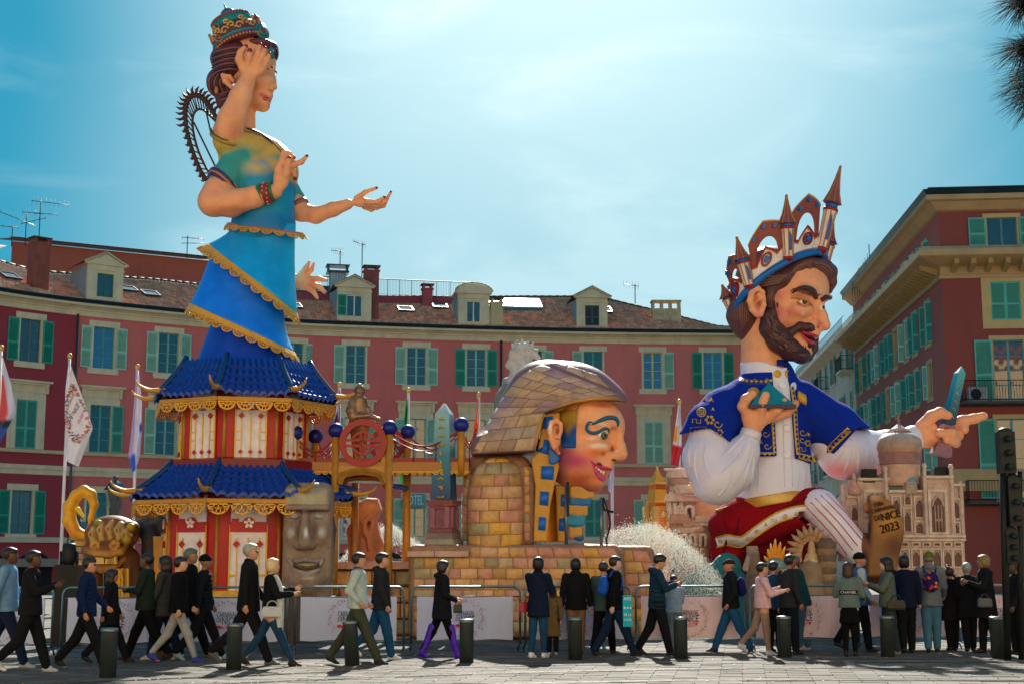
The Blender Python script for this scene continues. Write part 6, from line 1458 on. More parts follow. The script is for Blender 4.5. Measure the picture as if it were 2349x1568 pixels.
def king_body():
 s = SDF(F5); w = '#e6e4f4'
 s.cone(k6(760,380,0),k6(735,980,0),62,88,w,0); s.cone(k6(690,100,0),k6(700,260,0),58,60,w,6)
 s.poly([k6(400,150),k6(530,152),k6(640,160),k6(760,200),k6(850,186),k6(950,186),k6(950,-60),k6(400,-60)],-120,120,w,0,'-'); s.build('shirt',2.6,M_SATIN,king)
 mb = MB('#d9d8ea')
 for x in (800,852): s.strand(mb,[k6(x,330),k6(x+6,560),k6(x+14,960)],1.6,.3)
 for x in (520,580,640,900,940,970): s.strand(mb,[k6(x,800),k6(x+8,880),k6(x-4,985)],2.6,-.6)
 mb.build('shirt_folds',M_SATIN,king)
 b = MB('#f4f2f6')
 for y in (295,575,745):
  p,n = s.hit(*k6(828 if y > 300 else 800,y)[:2]); b.lathe(p,[(9*U5,0),(9*U5,2*U5),(6*U5,3*U5),(0,2.2*U5)],16,axis=n)
 b.build('shirt_buttons',M_GLOSS,king)
 g = MB('#d8a71c')
 for x in (768,832):
  p,n = s.hit(*k6(x,218)[:2]); g.lathe(p,[(8.5*U5,0),(8.5*U5,2*U5),(6*U5,3*U5),(0,2*U5)],16,axis=n);
  mbk = MB('#6a4a10'); [mbk.sphere(p+n*2.4*U5+np.array((a*2.4*U5,0,c*2.4*U5)),.9*U5,5) for a in (-1,1) for c in (-1,1)]; mbk.build('button_holes',M_DARK,king)
 g.build('gold_buttons',M_GOLD,king)
 # cape
 c = SDF(F5); bl = '#0c2d9c'
 c.cone(k6(700,270,2),k6(720,760,2),66,92,bl,0); c.ell(k6(650,400,-2),(90,78,50),bl,14); c.cone(k6(560,420,-24),k6(330,580,-62),60,50,bl,16); c.cone(k6(330,560,-62),k6(290,700,-66),56,64,bl,10); c.ell(k6(430,470,-34),(62,60,56),bl,16); c.cone(k6(900,420,6),k6(1130,600,44),58,66,bl,16); c.cone(k6(1130,570,44),k6(1260,680,84),60,58,bl,10)
 hem = [k6(60,640),k6(185,605),k6(290,600),k6(400,668),k6(480,735),k6(630,768),k6(775,768)]
 c.poly([k6(60,1300)]+hem+[k6(775,1300)],-160,130,bl,0,'-'); c.poly([k6(770,1300),k6(752,420),k6(745,150),k6(848,150),k6(868,420),k6(888,768),k6(1000,795),k6(1060,780),k6(1150,690),k6(1250,575),k6(1500,560),k6(1500,1300)],-160,-4,bl,0,'-'); c.poly([k6(770,1300),k6(770,800),k6(1000,800),k6(1060,790),k6(1250,580),k6(1500,560),k6(1500,1300)],-10,160,bl,0,'-')
 c.poly([k6(740,230),k6(740,40),k6(500,40),k6(505,226)],-160,160,bl,0,'-'); c.build('cape',2.2,M_CLOTH,king)
 trimband(c,'gold_trim',[k6(196,588),k6(290,585),k6(395,650)],13,king); trimband(c,'gold_trim',[k6(470,716),k6(560,740),k6(640,748),k6(762,750)],14,king)
 trimband(c,'gold_trim',[k6(738,480),k6(750,600),k6(758,735)],13,king); trimband(c,'gold_trim',[k6(862,300),k6(880,420),k6(890,600),k6(904,745)],9,king)
 trimband(c,'gold_trim',[k6(905,752),k6(1000,772),k6(1060,755),k6(1145,668),k6(1238,580)],14,king)
 trimband(c,'collar_trim',[k6(520,262),k6(600,270),k6(700,268),k6(738,258)],12,king,'#0d2b86','#c9a227')
 m = MB('#c9a227')
 for kd,x,y,r in (('ring',272,470,10),('leaf',335,390,8),('leaf',345,450,6),('flower',325,520,13),('key',240,528,9),('swirl',375,545,11),('leaf',290,385,7),('flower',390,600,9),('swirl',690,610,9),('swirl',700,690,9),('leaf',655,660,8),('swirl',930,600,10),('swirl',928,650,9),('flower',962,672,9),('key',925,712,8),('leaf',968,612,6),('leaf',640,590,6),('flower',570,700,7),('swirl',515,690,8)):
  motif(c,m,kd,*k6(x,y)[:2],r)
 for x,y in ((545,258),(620,262),(700,258)): motif(c,m,'flower',*k6(x,y)[:2],4.5)
 m.build('cape_embroidery',M_GOLD,king)
 r = MB('#d6a62a'); p,n = c.hit(*k6(612,345)[:2]); r.lathe(p,[(15*U5,0),(14*U5,2.5*U5),(0,3*U5)],20,axis=n); p,n = c.hit(*k6(925,378)[:2])
 for k in range(5): r.sphere(p+n*3*U5+np.array(((k-2)*3.4*U5,0,-(k-2)*2*U5)),(4*U5,5*U5,13*U5),8)
 r.build('cape_clasp',M_GOLD,king)
 # belt
 b = SDF(F5); b.cone(k6(735,930,0),k6(735,1120,0),88,92,'#b8862a',0); b.poly([k6(200,1600),k6(300,1200),k6(370,1160),k6(560,1105),k6(820,1058),k6(1100,1030),k6(1100,1600)],-160,160,mode='-'); b.poly([k6(200,600),k6(300,1110),k6(370,1102),k6(560,1035),k6(820,992),k6(1100,985),k6(1100,600)],-160,160,mode='-')
 b.paint(k6(760,1030,-90),(60,40,20),'#e8c468',.9,.8)
 for k in range(1): b.cone(k6(500,1090,-10),k6(480,1110,-10),42,42,'#b8862a',12)
 b.poly([k6(100,1600),k6(300,1200),k6(370,1160),k6(560,1105),k6(820,1058),k6(1100,1030),k6(1100,1600)],-160,160,mode='-'); b.poly([k6(200,600),k6(300,1110),k6(370,1102),k6(560,1035),k6(820,992),k6(1100,985),k6(1100,600)],-160,160,mode='-'); b.build('gold_belt',2.4,M_GOLD,king)
king_body()
def sleeve(name,pts,rs,folds,col='#e4e2f2',extra=None):
 s = SDF(F5); s.chain(pts,rs,col,12)
 if extra: extra(s)
 s.build(name,2.2,M_SATIN,king); mb = MB(col)
 for f in folds: s.strand(mb,f,4.2,-1.2,8)
 mb.build('sleeve_folds',M_SATIN,king); return s
def king_arms():
 sleeve('near_sleeve',[k6(330,600,-62),k6(300,770,-78),k6(372,905,-88),k6(470,850,-92),k6(545,725,-95),k6(592,625,-95)],[46,50,54,47,34,21],[[k6(560,600),k6(470,700),k6(400,760)],[k6(600,660),k6(560,800),k6(480,950)],[k6(580,620),k6(520,760),k6(400,860)],[k6(620,690),k6(570,860),k6(540,960)],[k6(240,680),k6(220,800),k6(250,940)],[k6(200,640),k6(185,760),k6(200,840)],[k6(470,860),k6(430,960),k6(380,1020)],[k6(300,660),k6(290,780),k6(330,900)],[k6(620,760),k6(600,900),k6(590,960)]])
 cu = MB('#e8e6f4'); cu.tube([F5.q(*k6(582,640,-95)),F5.q(*k6(600,590,-95))],[.26,.25],20); cu.build('cuff',M_SATIN,king)
 def pink(s): s.paint(k6(1180,850,40),(90,110,34),'#ea8a96',.95,.9); s.paint(k6(1400,870,90),(70,140,30),'#e2707c',.95,.9)
 sleeve('far_sleeve',[k6(1060,640,30),k6(1200,740,70),k6(1340,740,105),k6(1480,700,135),k6(1640,650,150),k3(880,330,152)],[42,58,54,40,30,24],[[k6(1220,640),k6(1180,740),k6(1120,800)],[k6(1250,640),k6(1240,760),k6(1200,860)],[k6(1290,640),k6(1300,780),k6(1280,880)],[k6(1360,660),k6(1350,780),k6(1360,860)],[k6(1420,640),k6(1400,740),k6(1420,840)]],extra=pink)
 s = SDF(F5)                       # near hand holding up a pyramid
 s.cone(k6(600,610,-95),k6(610,560,-95),19,20,KS,4); s.ell(k6(620,500,-98),(30,20,28),KS,10); s.ell(k6(690,500,-95),(26,18,15),KS,10)
 for pts,rs in (([k6(580,480,-102),k6(545,430,-112),k6(560,385,-118),k6(605,350,-116)],[15,13,11,9]),([k6(650,490,-106),k6(665,430,-120),k6(690,358,-122)],[13,12,9]),([k6(700,500,-100),k6(760,450,-112),k6(812,402,-116)],[13,12,9.5]),([k6(740,500,-92),k6(830,470,-96),k6(885,412,-98)],[12,11,8.5])):
  s.chain(pts,rs,KS,4); s.paint(pts[-1],(8,8,9),'#f2c8b0',.8,.7); s.paint(pts[1],(10,10,10),'#d08060',.9,.5)
 s.paint(k6(620,440,-100),(40,30,14),'#a8603e',.9,.6); s.build('near_hand',1.5,M_PAINT,king)
 pyr = thing('teal_pyramid','small teal pyramid on the raised palm of the king','pyramid',tuple(F5.q(*k6(715,425,-96)))); c = F5.q(*k6(715,428,-92)); L = 51*U5; h = F5.q(*k6(705,272,-92))[2]-c[2]
 mb = MB('#2a2348'); mb.box(c-(0,0,.05),(L,L*.8,.045)); mb.c('#1a8494'); V = [c+np.array(v) for v in ((-L*.93,-L*.75,0),(L*.93,-L*.75,0),(L*.93,L*.75,0),(-L*.93,L*.75,0),(0,0,h))]; mb._add(V,[(0,1,4)]); mb._add(V,[(1,2,4)]); mb._add(V,[(2,3,4)]); mb._add(V,[(3,0,4)]); mb.build('pyramid_body',M_GLOSS,pyr)
 h3 = lambda x,y,d=0: k3(x,y,d+150)
 s = SDF(F5)                       # far hand gripping the small obelisk, index pointing
 s.cone(h3(880,330,4),h3(940,330,0),22,24,KS,6); s.ell(h3(1000,310,-4),(28,18,34),KS,12)
 for pts,rs in (([h3(960,240,-10),h3(1040,150,-16),h3(1120,115,-20),h3(1195,140,-24)],[17,14,13,10]),([h3(1240,220,10),h3(1330,190,4),h3(1440,170,0),h3(1530,145,-4)],[14,13,11.5,9.5]),([h3(1250,300,12),h3(1330,230,4),h3(1345,270,-6)],[14,13,11]),([h3(1290,330,6),h3(1230,310,-22),h3(1115,305,-26)],[12,12,10]),([h3(1270,400,6),h3(1250,385,-20),h3(1185,370,-24)],[11,11,9]),([h3(1060,340,4),h3(1180,330,16),h3(1280,320,14)],[20,18,14])):
  s.chain(pts,rs,KS,5); s.paint(pts[-1],(8,8,8),'#f4d0bc',.8,.6)
 s.paint(h3(1020,400,-4),(30,30,16),'#b0683c',.9,.7); s.paint(h3(940,450,0),(20,30,20),'#e89aa8',.9,.6); s.build('far_hand',1.6,M_PAINT,king)
 ob = thing('small_obelisk','small tilted blue obelisk on a mauve pedestal gripped in the far hand of the king','obelisk',tuple(F5.q(*h3(1130,500,-6)))); b = F5.q(*h3(1125,510,-6)); t = F5.q(2205,839,144); ax = t-b; H = np.linalg.norm(ax); ax /= H; f = lambda *pr: [(r*U5,h_*H) for r,h_ in pr]
 MB('#9a7080').lathe(b,f((30,0),(27,.07),(24,.09),(22,.12),(15,.14),(14,.26),(15,.28),(20,.30),(22,.33),(0,.33)),4,False,axis=ax,phase=pi/4).build('pedestal',M_STONE,ob)
 n = 4; rings = [[b+ax*H*h_+(np.array((cos(a),0,0))+np.array((0,sin(a),0)))*r*U5 for a in (pi/4+.3,3*pi/4+.3,5*pi/4+.3,7*pi/4+.3)] for r,h_ in ((19,.335),(16,.6),(14,.92),(.5,1))]
 mb = MB(); cl = [lin('#0b2a5a')]*4+[lin('#0a6a8a')]*4+[lin('#3aa6b4')]*4+[lin('#9ac4cc')]*4; mb.loft(rings,sm=False,cols=np.array(cl)); mb.build('shaft',M_GLOSS,ob)
 gg = MB('#c9a23a')
 for k in range(6): p = b+ax*H*(.42+k*.085)+np.array((.0,-.62*(19-k)*U5,0)); gg.tube([p-(.06,0,0),p+(.04,0,.05),p+(.07,0,-.04)],.02,4)
 gg.build('glyphs',M_GOLD,ob)
king_arms()
def king_legs():
 s = SDF(F5); rd = '#8c0d1c'
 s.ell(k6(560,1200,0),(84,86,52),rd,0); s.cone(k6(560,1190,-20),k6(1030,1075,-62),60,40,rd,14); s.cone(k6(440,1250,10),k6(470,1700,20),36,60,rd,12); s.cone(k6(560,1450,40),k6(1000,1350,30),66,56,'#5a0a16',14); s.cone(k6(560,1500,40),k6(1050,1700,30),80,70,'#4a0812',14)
 s.poly([k6(1155,960),k6(1165,1010),k6(1000,1010),k6(985,1100),k6(905,1150),k6(960,1190),k6(1300,1300),k6(1300,960)],-200,-30,rd,0,'-'); s.poly([k6(200,1500),k6(200,600),k6(300,1170),k6(370,1158),k6(560,1100),k6(820,1050),k6(900,1000),k6(900,600),k6(100,600)],-200,200,rd,0,'-') if False else None
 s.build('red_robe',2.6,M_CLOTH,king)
 mb = MB('#e9e6f0'); pts = [k6(372,1318),k6(440,1300),k6(500,1310),k6(545,1305),k6(640,1235),k6(760,1160),k6(880,1120),k6(975,1112)]; ribbon(s,mb,pts,22,1.6,8); mb.build('robe_band',M_SATIN,king)
 for o in (-12,12):
  g = MB('#d2a21e'); s.strand(g,[(p[0],p[1]+o) for p in pts],[2,2],2.0,6,8); g.build('band_border',M_GOLD,king)
 m = MB('#c79a2a')
 for i,(x,y) in enumerate(((400,1308),(470,1300),(585,1290),(632,1245),(690,1200),(742,1175),(818,1148),(890,1130))): motif(s,m,('flower','leaf','key')[i % 3],*k6(x,y)[:2],6,2.5)
 m.build('band_embroidery',M_GOLD,king)
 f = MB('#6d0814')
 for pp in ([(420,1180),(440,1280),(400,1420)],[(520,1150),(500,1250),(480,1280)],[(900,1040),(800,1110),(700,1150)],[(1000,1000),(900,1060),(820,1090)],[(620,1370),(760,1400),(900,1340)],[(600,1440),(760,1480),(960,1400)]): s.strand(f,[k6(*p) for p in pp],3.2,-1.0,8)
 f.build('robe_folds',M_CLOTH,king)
 l = SDF(F5); w = '#e6e4f6'; l.cone(k6(1040,1085,-72),k6(1290,1370,-72),40,33,w,0); l.ell(k6(1030,1080,-72),(42,38,30),w,8); l.build('striped_leg',2.2,M_SATIN,king)
 st = MB('#c22a52')
 for a,b in (((960,1090),(1225,1400)),((985,1055),(1260,1370)),((1015,1030),(1290,1340)),((1050,1010),(1320,1305)),((1085,1000),(1335,1270)),((940,1140),(1200,1425))): l.strand(st,[k6(*a),k6((a[0]+b[0])/2+8,(a[1]+b[1])/2-4),k6(*b)],[1.1,1.1],.4,6,8)
 st.build('leg_stripes',M_CLOTH,king)
 sh = SDF(F5); br = '#7a4a34'; sh.cone(k3(300,1340,-70),k3(430,1380,-75),30,32,br,8); sh.cone(k3(430,1400,-72),k3(470,1560,-72),34,38,'#4a2a22',10); sh.ell(k3(435,1000,-92),(8,8,12),'#b07a4a',4)
 sh.poly([k3(452,890),k3(480,872),k3(545,872),k3(640,940),k3(740,1080),k3(775,1180),k3(765,1300),k3(725,1450),k3(700,1640),k3(430,1640),k3(450,1300),k3(470,1100)],-112,-82,'#8e6136',0,rd=6)
 sh.paint(k3(650,1150,-112),(40,20,62),'#c48a34',.95,.9); sh.paint(k3(700,1350,-112),(44,20,50),'#5a3020',.95,.85); sh.paint(k3(500,900,-112),(26,20,12),'#c8a27c',.9,.8); sh.paint(k3(455,1200,-98),(10,30,90),'#3a1c18',.9,.8)
 sh.build('shoe_sole',1.8,M_PAINT,king)
 for txt,x,y,size,rot in (('150e',540,968,58,16),('CARNAVAL',585,1012,50,14),('DE',534,1098,60,12),('NICE',655,1074,96,14),('2023',648,1185,108,14)):
  V,F = textmesh(txt,1.0); sz = size/3.7333/1.0898*U5; a = radians(rot); X = V[:,0]*sz*(.82); Z = V[:,1]*sz; c = F5.q(*k3(x,y,-113.5)); mb = MB('#24120c'); mb._add(np.stack([c[0]+X*cos(a)-Z*sin(a),np.full(len(X),c[1]),c[2]+X*sin(a)+Z*cos(a)],1),F); V2 = mb.V[0]; mb._add(V2+np.array((.02,-.012,0)),F); mb.build('lettering',M_DARK,king)
king_legs()
def king_head():
 s = SDF(F5); bd = '#43262c'; q = kh
 s.cone(q(420,1000,6),q(390,1700,6),55,53,KS,0); s.ell(q(800,560,0),(82,68,74),KS,8); s.ell(q(470,560,4),(78,70,82),KS,8); s.ell(q(800,950,-2),(64,58,58),KS,22); s.ell(q(840,1350,-12),(36,38,34),KS,16); s.ell(q(960,1480,-16),(17,18,12),KS,10)
 s.chain([q(1150,640,-36),q(1170,800,-38),q(1205,950,-44),q(1240,1070,-46)],[9,9,11,13],KS,10); s.ell(q(1255,1095,-46),(10,10,9),KS,4); s.ell(q(1100,1045,-54),(12,10,9),KS,6); s.ell(q(1050,1160,-42),(22,18,22),KS,12)
 s.chain([q(820,620,-62),q(950,560,-66),q(1080,600,-56),q(1150,690,-42)],[6,9,9,7],KS,7); s.chain([q(1190,720,-30),q(1310,690,-6)],[7,7],KS,6); s.ell(q(920,870,-58),(26,18,15),KS,14); s.ell(q(960,745,-66),(17,12,11),KS,5,mode='-'); s.ell(q(1200,830,-30),(10,8,12),KS,4,mode='-')
 P = s.paint
 P(q(560,900,-60),(26,40,34),'#c0407a',.95,.85); P(q(760,900,-60),(42,30,22),'#e0707a',.95,.6); P(q(700,1080,-56),(30,30,24),'#cf6a50',.95,.6); P(q(940,920,-72),(10,10,8),'#f6d8e6',.95,.8); P(q(1150,1060,-56),(18,20,14),'#d04a4a',.95,.7); P(q(1235,1120,-46),(16,16,7),'#c83a3a',.9,.6); P(q(1130,1110,-54),(10,10,5),'#5a1a20',.8,.9); P(q(1045,800,-58),(9,10,12),'#7a2a24',.95,.8); P(q(600,640,-66),(30,30,24),'#d0607a',.95,.6); P(q(1150,600,-50),(30,24,16),'#f2c8a8',.95,.6); P(q(860,1270,-44),(18,20,20),'#f0a070',.9,.6); P(q(1000,1470,-24),(16,20,10),'#e89878',.9,.5); P(q(300,1300,-30),(60,60,50),'#e8a878',.95,.6); P(q(520,1400,-40),(20,50,60),'#b8704c',.95,.7); P(q(860,640,-66),(20,14,7),'#e8a890',.9,.6)
 for y0 in (470,530): s.stroke([q(1050,y0,-58),q(1130,y0+40,-52),q(1230,y0+20,-36)],1.6,'#a85a4a',.8,.7)
 for a in ((700,690),(700,735),(730,775)): s.stroke([q(a[0]-50,a[1]-10,-66),q(a[0]+60,a[1]+10,-66)],1.5,'#b0604c',.8,.7)
 s.build('head',1.7,M_PAINT,king)
 # beard and moustache follow the jaw
 b = SDF(F5); b.chain([q(500,760,-54),q(460,950,-54),q(480,1120,-54),q(600,1290,-50),q(760,1420,-42),q(920,1500,-30),q(1000,1520,-20)],[8,17,24,27,24,18,11],bd,9); b.chain([q(640,1230,-52),q(770,1170,-54),q(900,1090,-56),q(1040,1110,-54),q(1110,1150,-44),q(1130,1260,-30)],[9,9,9,10,8,5],bd,6); b.ell(q(1030,1350,-36),(10,10,8),bd,3); b.chain([q(600,1150,-52),q(700,1230,-52)],[15,12],bd,6); b.chain([q(1120,1150,-10),q(1100,1400,-4),q(1020,1520,-4)],[8,8,10],bd,6); b.chain([q(600,1300,30),q(900,1500,20)],[26,20],bd,8)
 b.build('beard',1.7,M_HAIR,king); mb = MB(bd); r = random.Random(5)
 path = [(510,780),(470,900),(455,1000),(500,1140),(590,1270),(700,1370),(820,1440),(930,1490)]
 for k in range(54):
  t = r.random()*(len(path)-1.01); i = int(t); x = path[i][0]*(1-t+i)+path[i+1][0]*(t-i)+r.uniform(-70,80); y = path[i][1]*(1-t+i)+path[i+1][1]*(t-i)+r.uniform(-60,60); dx,dy = path[i+1][0]-path[i][0]+40,path[i+1][1]-path[i][1]; L = hypot(dx,dy); dx,dy = dx/L*75,dy/L*75
  mb.c(r.choice(('#6a4440','#35181e','#7a5448'))); b.strand(mb,[q(x,y),q(x+dx*.5+8,y+dy*.5-8),q(x+dx,y+dy)],1.9,.4,5,3)
 for k in range(16): x = 900+k*14; mb.c(r.choice(('#5a3438','#35181e'))); b.strand(mb,[q(x,1085+k*3),q(x-20,1115+k*3),q(x-55,1150+k*3)],1.6,.4,5,3)
 for k in range(9): x = 700+k*34; mb.c('#43262c'); s.strand(mb,[q(x,1460),q(x-6,1410),q(x+4,1370-14*(k % 2))],2.2,.3,5,3)
 mb.build('beard_strands',M_HAIR,king)
 lp = MB('#b03048'); s.strand(lp,[q(885,1150),q(960,1178),q(1050,1205),q(1128,1228)],[1,3.4,4.4,2.4],3.5,8); lp.c('#c0405e'); s.strand(lp,[q(900,1165),q(960,1245),q(1040,1300),q(1095,1318)],[1,3.2,4.4,2.6],3.5,8); lp.build('lips',M_GLOSS,king)
 th = MB('#f0e6e0');
 for x,y in ((965,1212),(1000,1232),(1035,1248),(1068,1262)): p,n = s.hit(*q(x,y)[:2]); th.sphere(p+n*1.6*U5,(3.0*U5,1.5*U5,2.2*U5),8)
 th.build('teeth',M_GLOSS,king); mo = MB('#3a0c1c'); s.strand(mo,[q(900,1160),q(1000,1225),q(1095,1275)],[1,5.5,3],.6,8); mo.build('mouth',M_DARK,king)
 # eyes
 p,n = s.hit(*q(945,750)[:2]); e = MB('#f4f0ea'); e.sphere(p-n*2.5*U5,(12*U5,7.5*U5,8.5*U5),14); e.build('eye',M_GLOSS,king)
 ax = np.array((.55,-.83,0)); c = p+np.array((3.4,-4.2,-.4))*U5
 for r_,cc,l in ((6.4,'#2a3a24',0),(5.0,'#6f7f3c',.5),(2.8,'#0c0c0a',.9)): MB(cc).lathe(c+ax*l*U5,[(r_*U5,-.03),(r_*U5*.8,.012),(0,.02)],16,axis=ax).build('iris',M_GLOSS,king)
 l = MB('#c98a62'); s.strand(l,[q(760,700),q(850,678),q(940,690),q(1010,730),q(1015,775)],[1.5,4.5,5,4,2],3.0,8); s.strand(l,[q(850,760),q(920,810),q(985,822)],[1,2.6,2],2.6,8); l.build('eyelids',M_PAINT,king)
 p,n = s.hit(*q(1205,835)[:2]); MB('#f0ece2').sphere(p,(6*U5,6*U5,8*U5),10).build('far_eye',M_GLOSS,king); MB('#23301c').sphere(p+np.array((2,-5,0))*U5,(3*U5,3*U5,4.6*U5),8).build('far_iris',M_GLOSS,king)
 br = MB('#3f2426'); s.strand(br,[q(790,630),q(870,575),q(980,560),q(1080,610),q(1120,700)],[2,4.5,6.5,7.5,4.5],2.0,8,8); s.strand(br,[q(1190,735),q(1250,690),q(1322,700)],[5,6,3],2.0,8)
 for k in range(14): x = 800+k*24; y = 590-40*sin(k/13*2.6)+k*6; br.c('#5e3a34'); s.strand(br,[q(x-16,y+24),q(x+8,y),q(x+40,y-8)],1.5,7.0,5,3)
 br.build('eyebrows',M_HAIR,king)
 e = SDF(F5); e.chain([q(300,560,-84),q(220,620,-82),q(195,740,-80),q(230,860,-76),q(290,930,-72)],[6.5,7,7,7,7],KS,3); e.chain([q(300,560,-84),q(370,620,-82),q(385,700,-78),q(395,800,-74),q(340,930,-70)],[6,5.5,5,5,7],KS,3); e.ell(q(290,740,-70),(17,8,34),'#c87850',3); e.chain([q(310,650,-80),q(345,700,-80),q(300,760,-78)],[4,4.5,4],KS,2); e.paint(q(320,780,-80),(9,12,12),'#7a3a2c',.9,.8); e.paint(q(310,920,-76),(14,14,10),'#e07a94',.9,.7); e.build('ear',1.5,M_PAINT,king)
 # hair
 h = SDF(F5); hc = '#5e3838'; h.ell(q(470,480,4),(80,73,84),hc,0); h.chain([q(150,780,-20),q(110,950,-10),q(130,1120,0),q(140,1210,4)],[40,38,28,10],hc,12); h.chain([q(300,480,-56),q(480,470,-62),q(640,420,-62),q(760,360,-58)],[18,19,17,12],hc,10); h.chain([q(490,560,-64),q(470,700,-64),q(470,820,-62)],[13,9,6],hc,8); h.chain([q(740,330,-52),q(860,270,-48),q(980,250,-40),q(1040,290,-38)],[14,17,16,9],hc,8); h.chain([q(1120,270,-26),q(1240,280,-14),q(1310,330,0),q(1320,480,6),q(1310,600,10)],[17,19,17,14,7],hc,8); h.ell(q(900,260,0),(60,60,22),hc,10)
 h.poly([q(175,640),q(175,900),q(240,960),q(60,1320),q(200,1320),q(700,1320),q(700,700),q(560,560),q(430,600),q(400,560),q(300,500)],-200,-40,mode='-') if False else None
 h.build('hair',2.0,M_HAIR,king); mb = MB(hc)
 S_ = lambda pts,c,r=3.0: (mb.c(c),h.strand(mb,[q(*p) for p in pts],r,.8))
 for k in range(8): S_([(250+k*6,470+k*14),(420,420+k*16),(580,400+k*14),(740-k*10,380+k*6)],('#80564c','#46262c')[k % 2])
 for k in range(9): S_([(40+k*26,650+k*8),(60+k*16,850),(70+k*12,1000),(100+k*8,1160-k*16)],('#7c5048','#46262c')[k % 2])
 for k in range(7): S_([(740+k*20,380-k*10),(850+k*18,260-k*4),(960+k*10,225+k*8),(1050,270+k*6)],('#80564c','#46262c')[k % 2])
 for k in range(7): S_([(1080+k*10,210+k*14),(1200,225+k*18),(1310-k*6,290+k*22),(1335-k*5,400+k*25)],('#80564c','#46262c')[k % 2])
 for k in range(5): S_([(440+k*14,560),(440+k*12,680),(450+k*10,800)],('#6a4440','#46262c')[k % 2],2.2)
 mb.build('hair_strands',M_HAIR,king)
king_head()
def king_crown():
 C = np.array((1790,652.0)); A = np.array((99,-66.0)); B = np.array((-19,-34.0)); DB = -96; crn = thing('castle_crown','red, white and blue castle-shaped crown with pointed spires on the king figure','crown',tuple(F5.q(1790,640)))
 def cp(th,h,off=0.0):
  k = 1+.0016*h+off/110; x = C+(A*cos(th)+B*sin(th))*k+np.array((-.06*h,-h)); return F5.q(x[0],x[1],DB*sin(th)*k)
 def strip(mb,ts,h0,h1,o0,o1): mb.loft([[cp(t,a,o0),cp(t,a,o1),cp(t,b,o1),cp(t,b,o0)] for t,a,b in zip(ts,h0,h1)],sm=False)
 T = np.linspace(0,2*pi,65); mb = MB('#0d66b8'); mb.tube([cp(t,-2,2) for t in T[:-1]],8.5*U5,10,close=True); mb.build('crown_band',M_GLOSS,crn)
 tw = [18+51.4*i for i in range(7)]; Hs = {0: 1.0,1: .76,2: .66,3: .42,4: .55,5: .55,6: .55}
 cap = MB('#3a3446'); cap.loft([[cp(t,2,-4) for t in T[:-1]],[cp(t,14,-60) for t in T[:-1]]]); cap.build('crown_lining',M_CLOTH,crn)
 for i,d in enumerate(tw):
  th = radians(d); H = 178*Hs[i]; pb = cp(th,2,8); tp = cp(th,H,8); o = cp(th,30,30)-cp(th,30,0); o /= np.linalg.norm(o); lean = (tp-pb); lean /= np.linalg.norm(lean); ax = lean+np.array((cos(th)*.16 if i != 1 else 0,0,0)); ax /= np.linalg.norm(ax); L = np.linalg.norm(tp-pb); f = lambda pr: [(r*U5,h_*L) for r,h_ in pr]; w = 12+4*Hs[i]
  MB('#8c1420').lathe(pb,f([(.5,-.09),(w*.8,-.02),(w*.85,.02),(0,.02)]),8,False,axis=ax).build('tower_pendant',M_GLOSS,crn)
  MB('#e8dcd4').lathe(pb,f([(w*.78,.02),(w*.72,.05),(w*.86,.42),(w*1.02,.45),(0,.45)]),8,False,axis=ax).build('tower_shaft',M_PAINT,crn)
  MB('#9c1c26').lathe(pb,f([(w*1.05,.45),(w*1.12,.465),(w*1.05,.485),(0,.485)]),16,axis=ax).build('tower_ring',M_GLOSS,crn)
  MB('#0d66b8').lathe(pb,f([(w*.85,.485),(w*.9,.51),(w*.85,.54),(0,.54)]),16,axis=ax).build('tower_ring',M_GLOSS,crn)
  MB('#8c4a4c').lathe(pb,f([(w*.7,.535),(w*1.35,.545),(w*1.2,.57),(w*.72,.68),(w*.38,.82),(w*.16,.93),(1.6,1.0),(0,1.005)]),8,False,axis=ax).build('spire',M_PAINT,crn)
  x = np.cross(ax,(0,1,0)); x /= np.linalg.norm(x); y = np.cross(ax,x); g = MB('#b4854e')
  for k in range(8):
   a = 2*pi*k/8; e = x*cos(a)+y*sin(a); P = [pb+ax*h_+e*r for r,h_ in f([(w*1.37,.545),(w*1.22,.57),(w*.74,.68),(w*.40,.82),(w*.18,.93),(2,.99)])]; g.tube(P,1.1*U5,4)
   g.tube([pb+ax*h_+e*r for r,h_ in f([(w*.8,.03),(w*.74,.06),(w*.88,.42),(w*1.04,.45)])],1.5*U5,4)
  g.build('gold_ribs',M_GOLD,crn)
  e = -np.array((0,1,0))+np.array((.25,0,0)) if sin(th) > -.2 else np.array((0,1.0,0)); e /= np.linalg.norm(e); lb = MB('#0d4fa8'); xx = np.cross(e,ax); xx /= np.linalg.norm(xx); zc_ = pb+e*w*.80*U5; lb.M = basis(zc_,xx,-e,ax); lb.prism([(-.20*w*U5,.10*L),(.20*w*U5,.10*L),(.22*w*U5,.32*L),(0,.40*L),(-.22*w*U5,.32*L)],.05); lb.build('lancet',M_GLOSS,crn)
 def quatre(mb,t,h,r,o,col):
  c = cp(t,h,o); ex = cp(t-.05,h,o)-cp(t+.05,h,o); ex /= np.linalg.norm(ex); ez = cp(t,h+5,o)-c; ez /= np.linalg.norm(ez); n = np.cross(ex,ez); M = basis(c,ex,n,ez); mb.M = M
  if col == 'ring': A_ = np.linspace(0,2*pi,21); [mb.prism([(r*cos(a)*k*U5,r*sin(a)*k*U5) for a,k in ((a,.72),(a,1),(b,1),(b,.72))],.10) for a,b in zip(A_[:-1],A_[1:])]
  else:
   for k in range(4): mb.prism([(r*(.42*cos(k*pi/2)+.42*cos(a))*U5,r*(.42*sin(k*pi/2)+.42*sin(a))*U5) for a in np.linspace(0,2*pi,11)[:-1]],.12+k*.004)
  mb.M = None
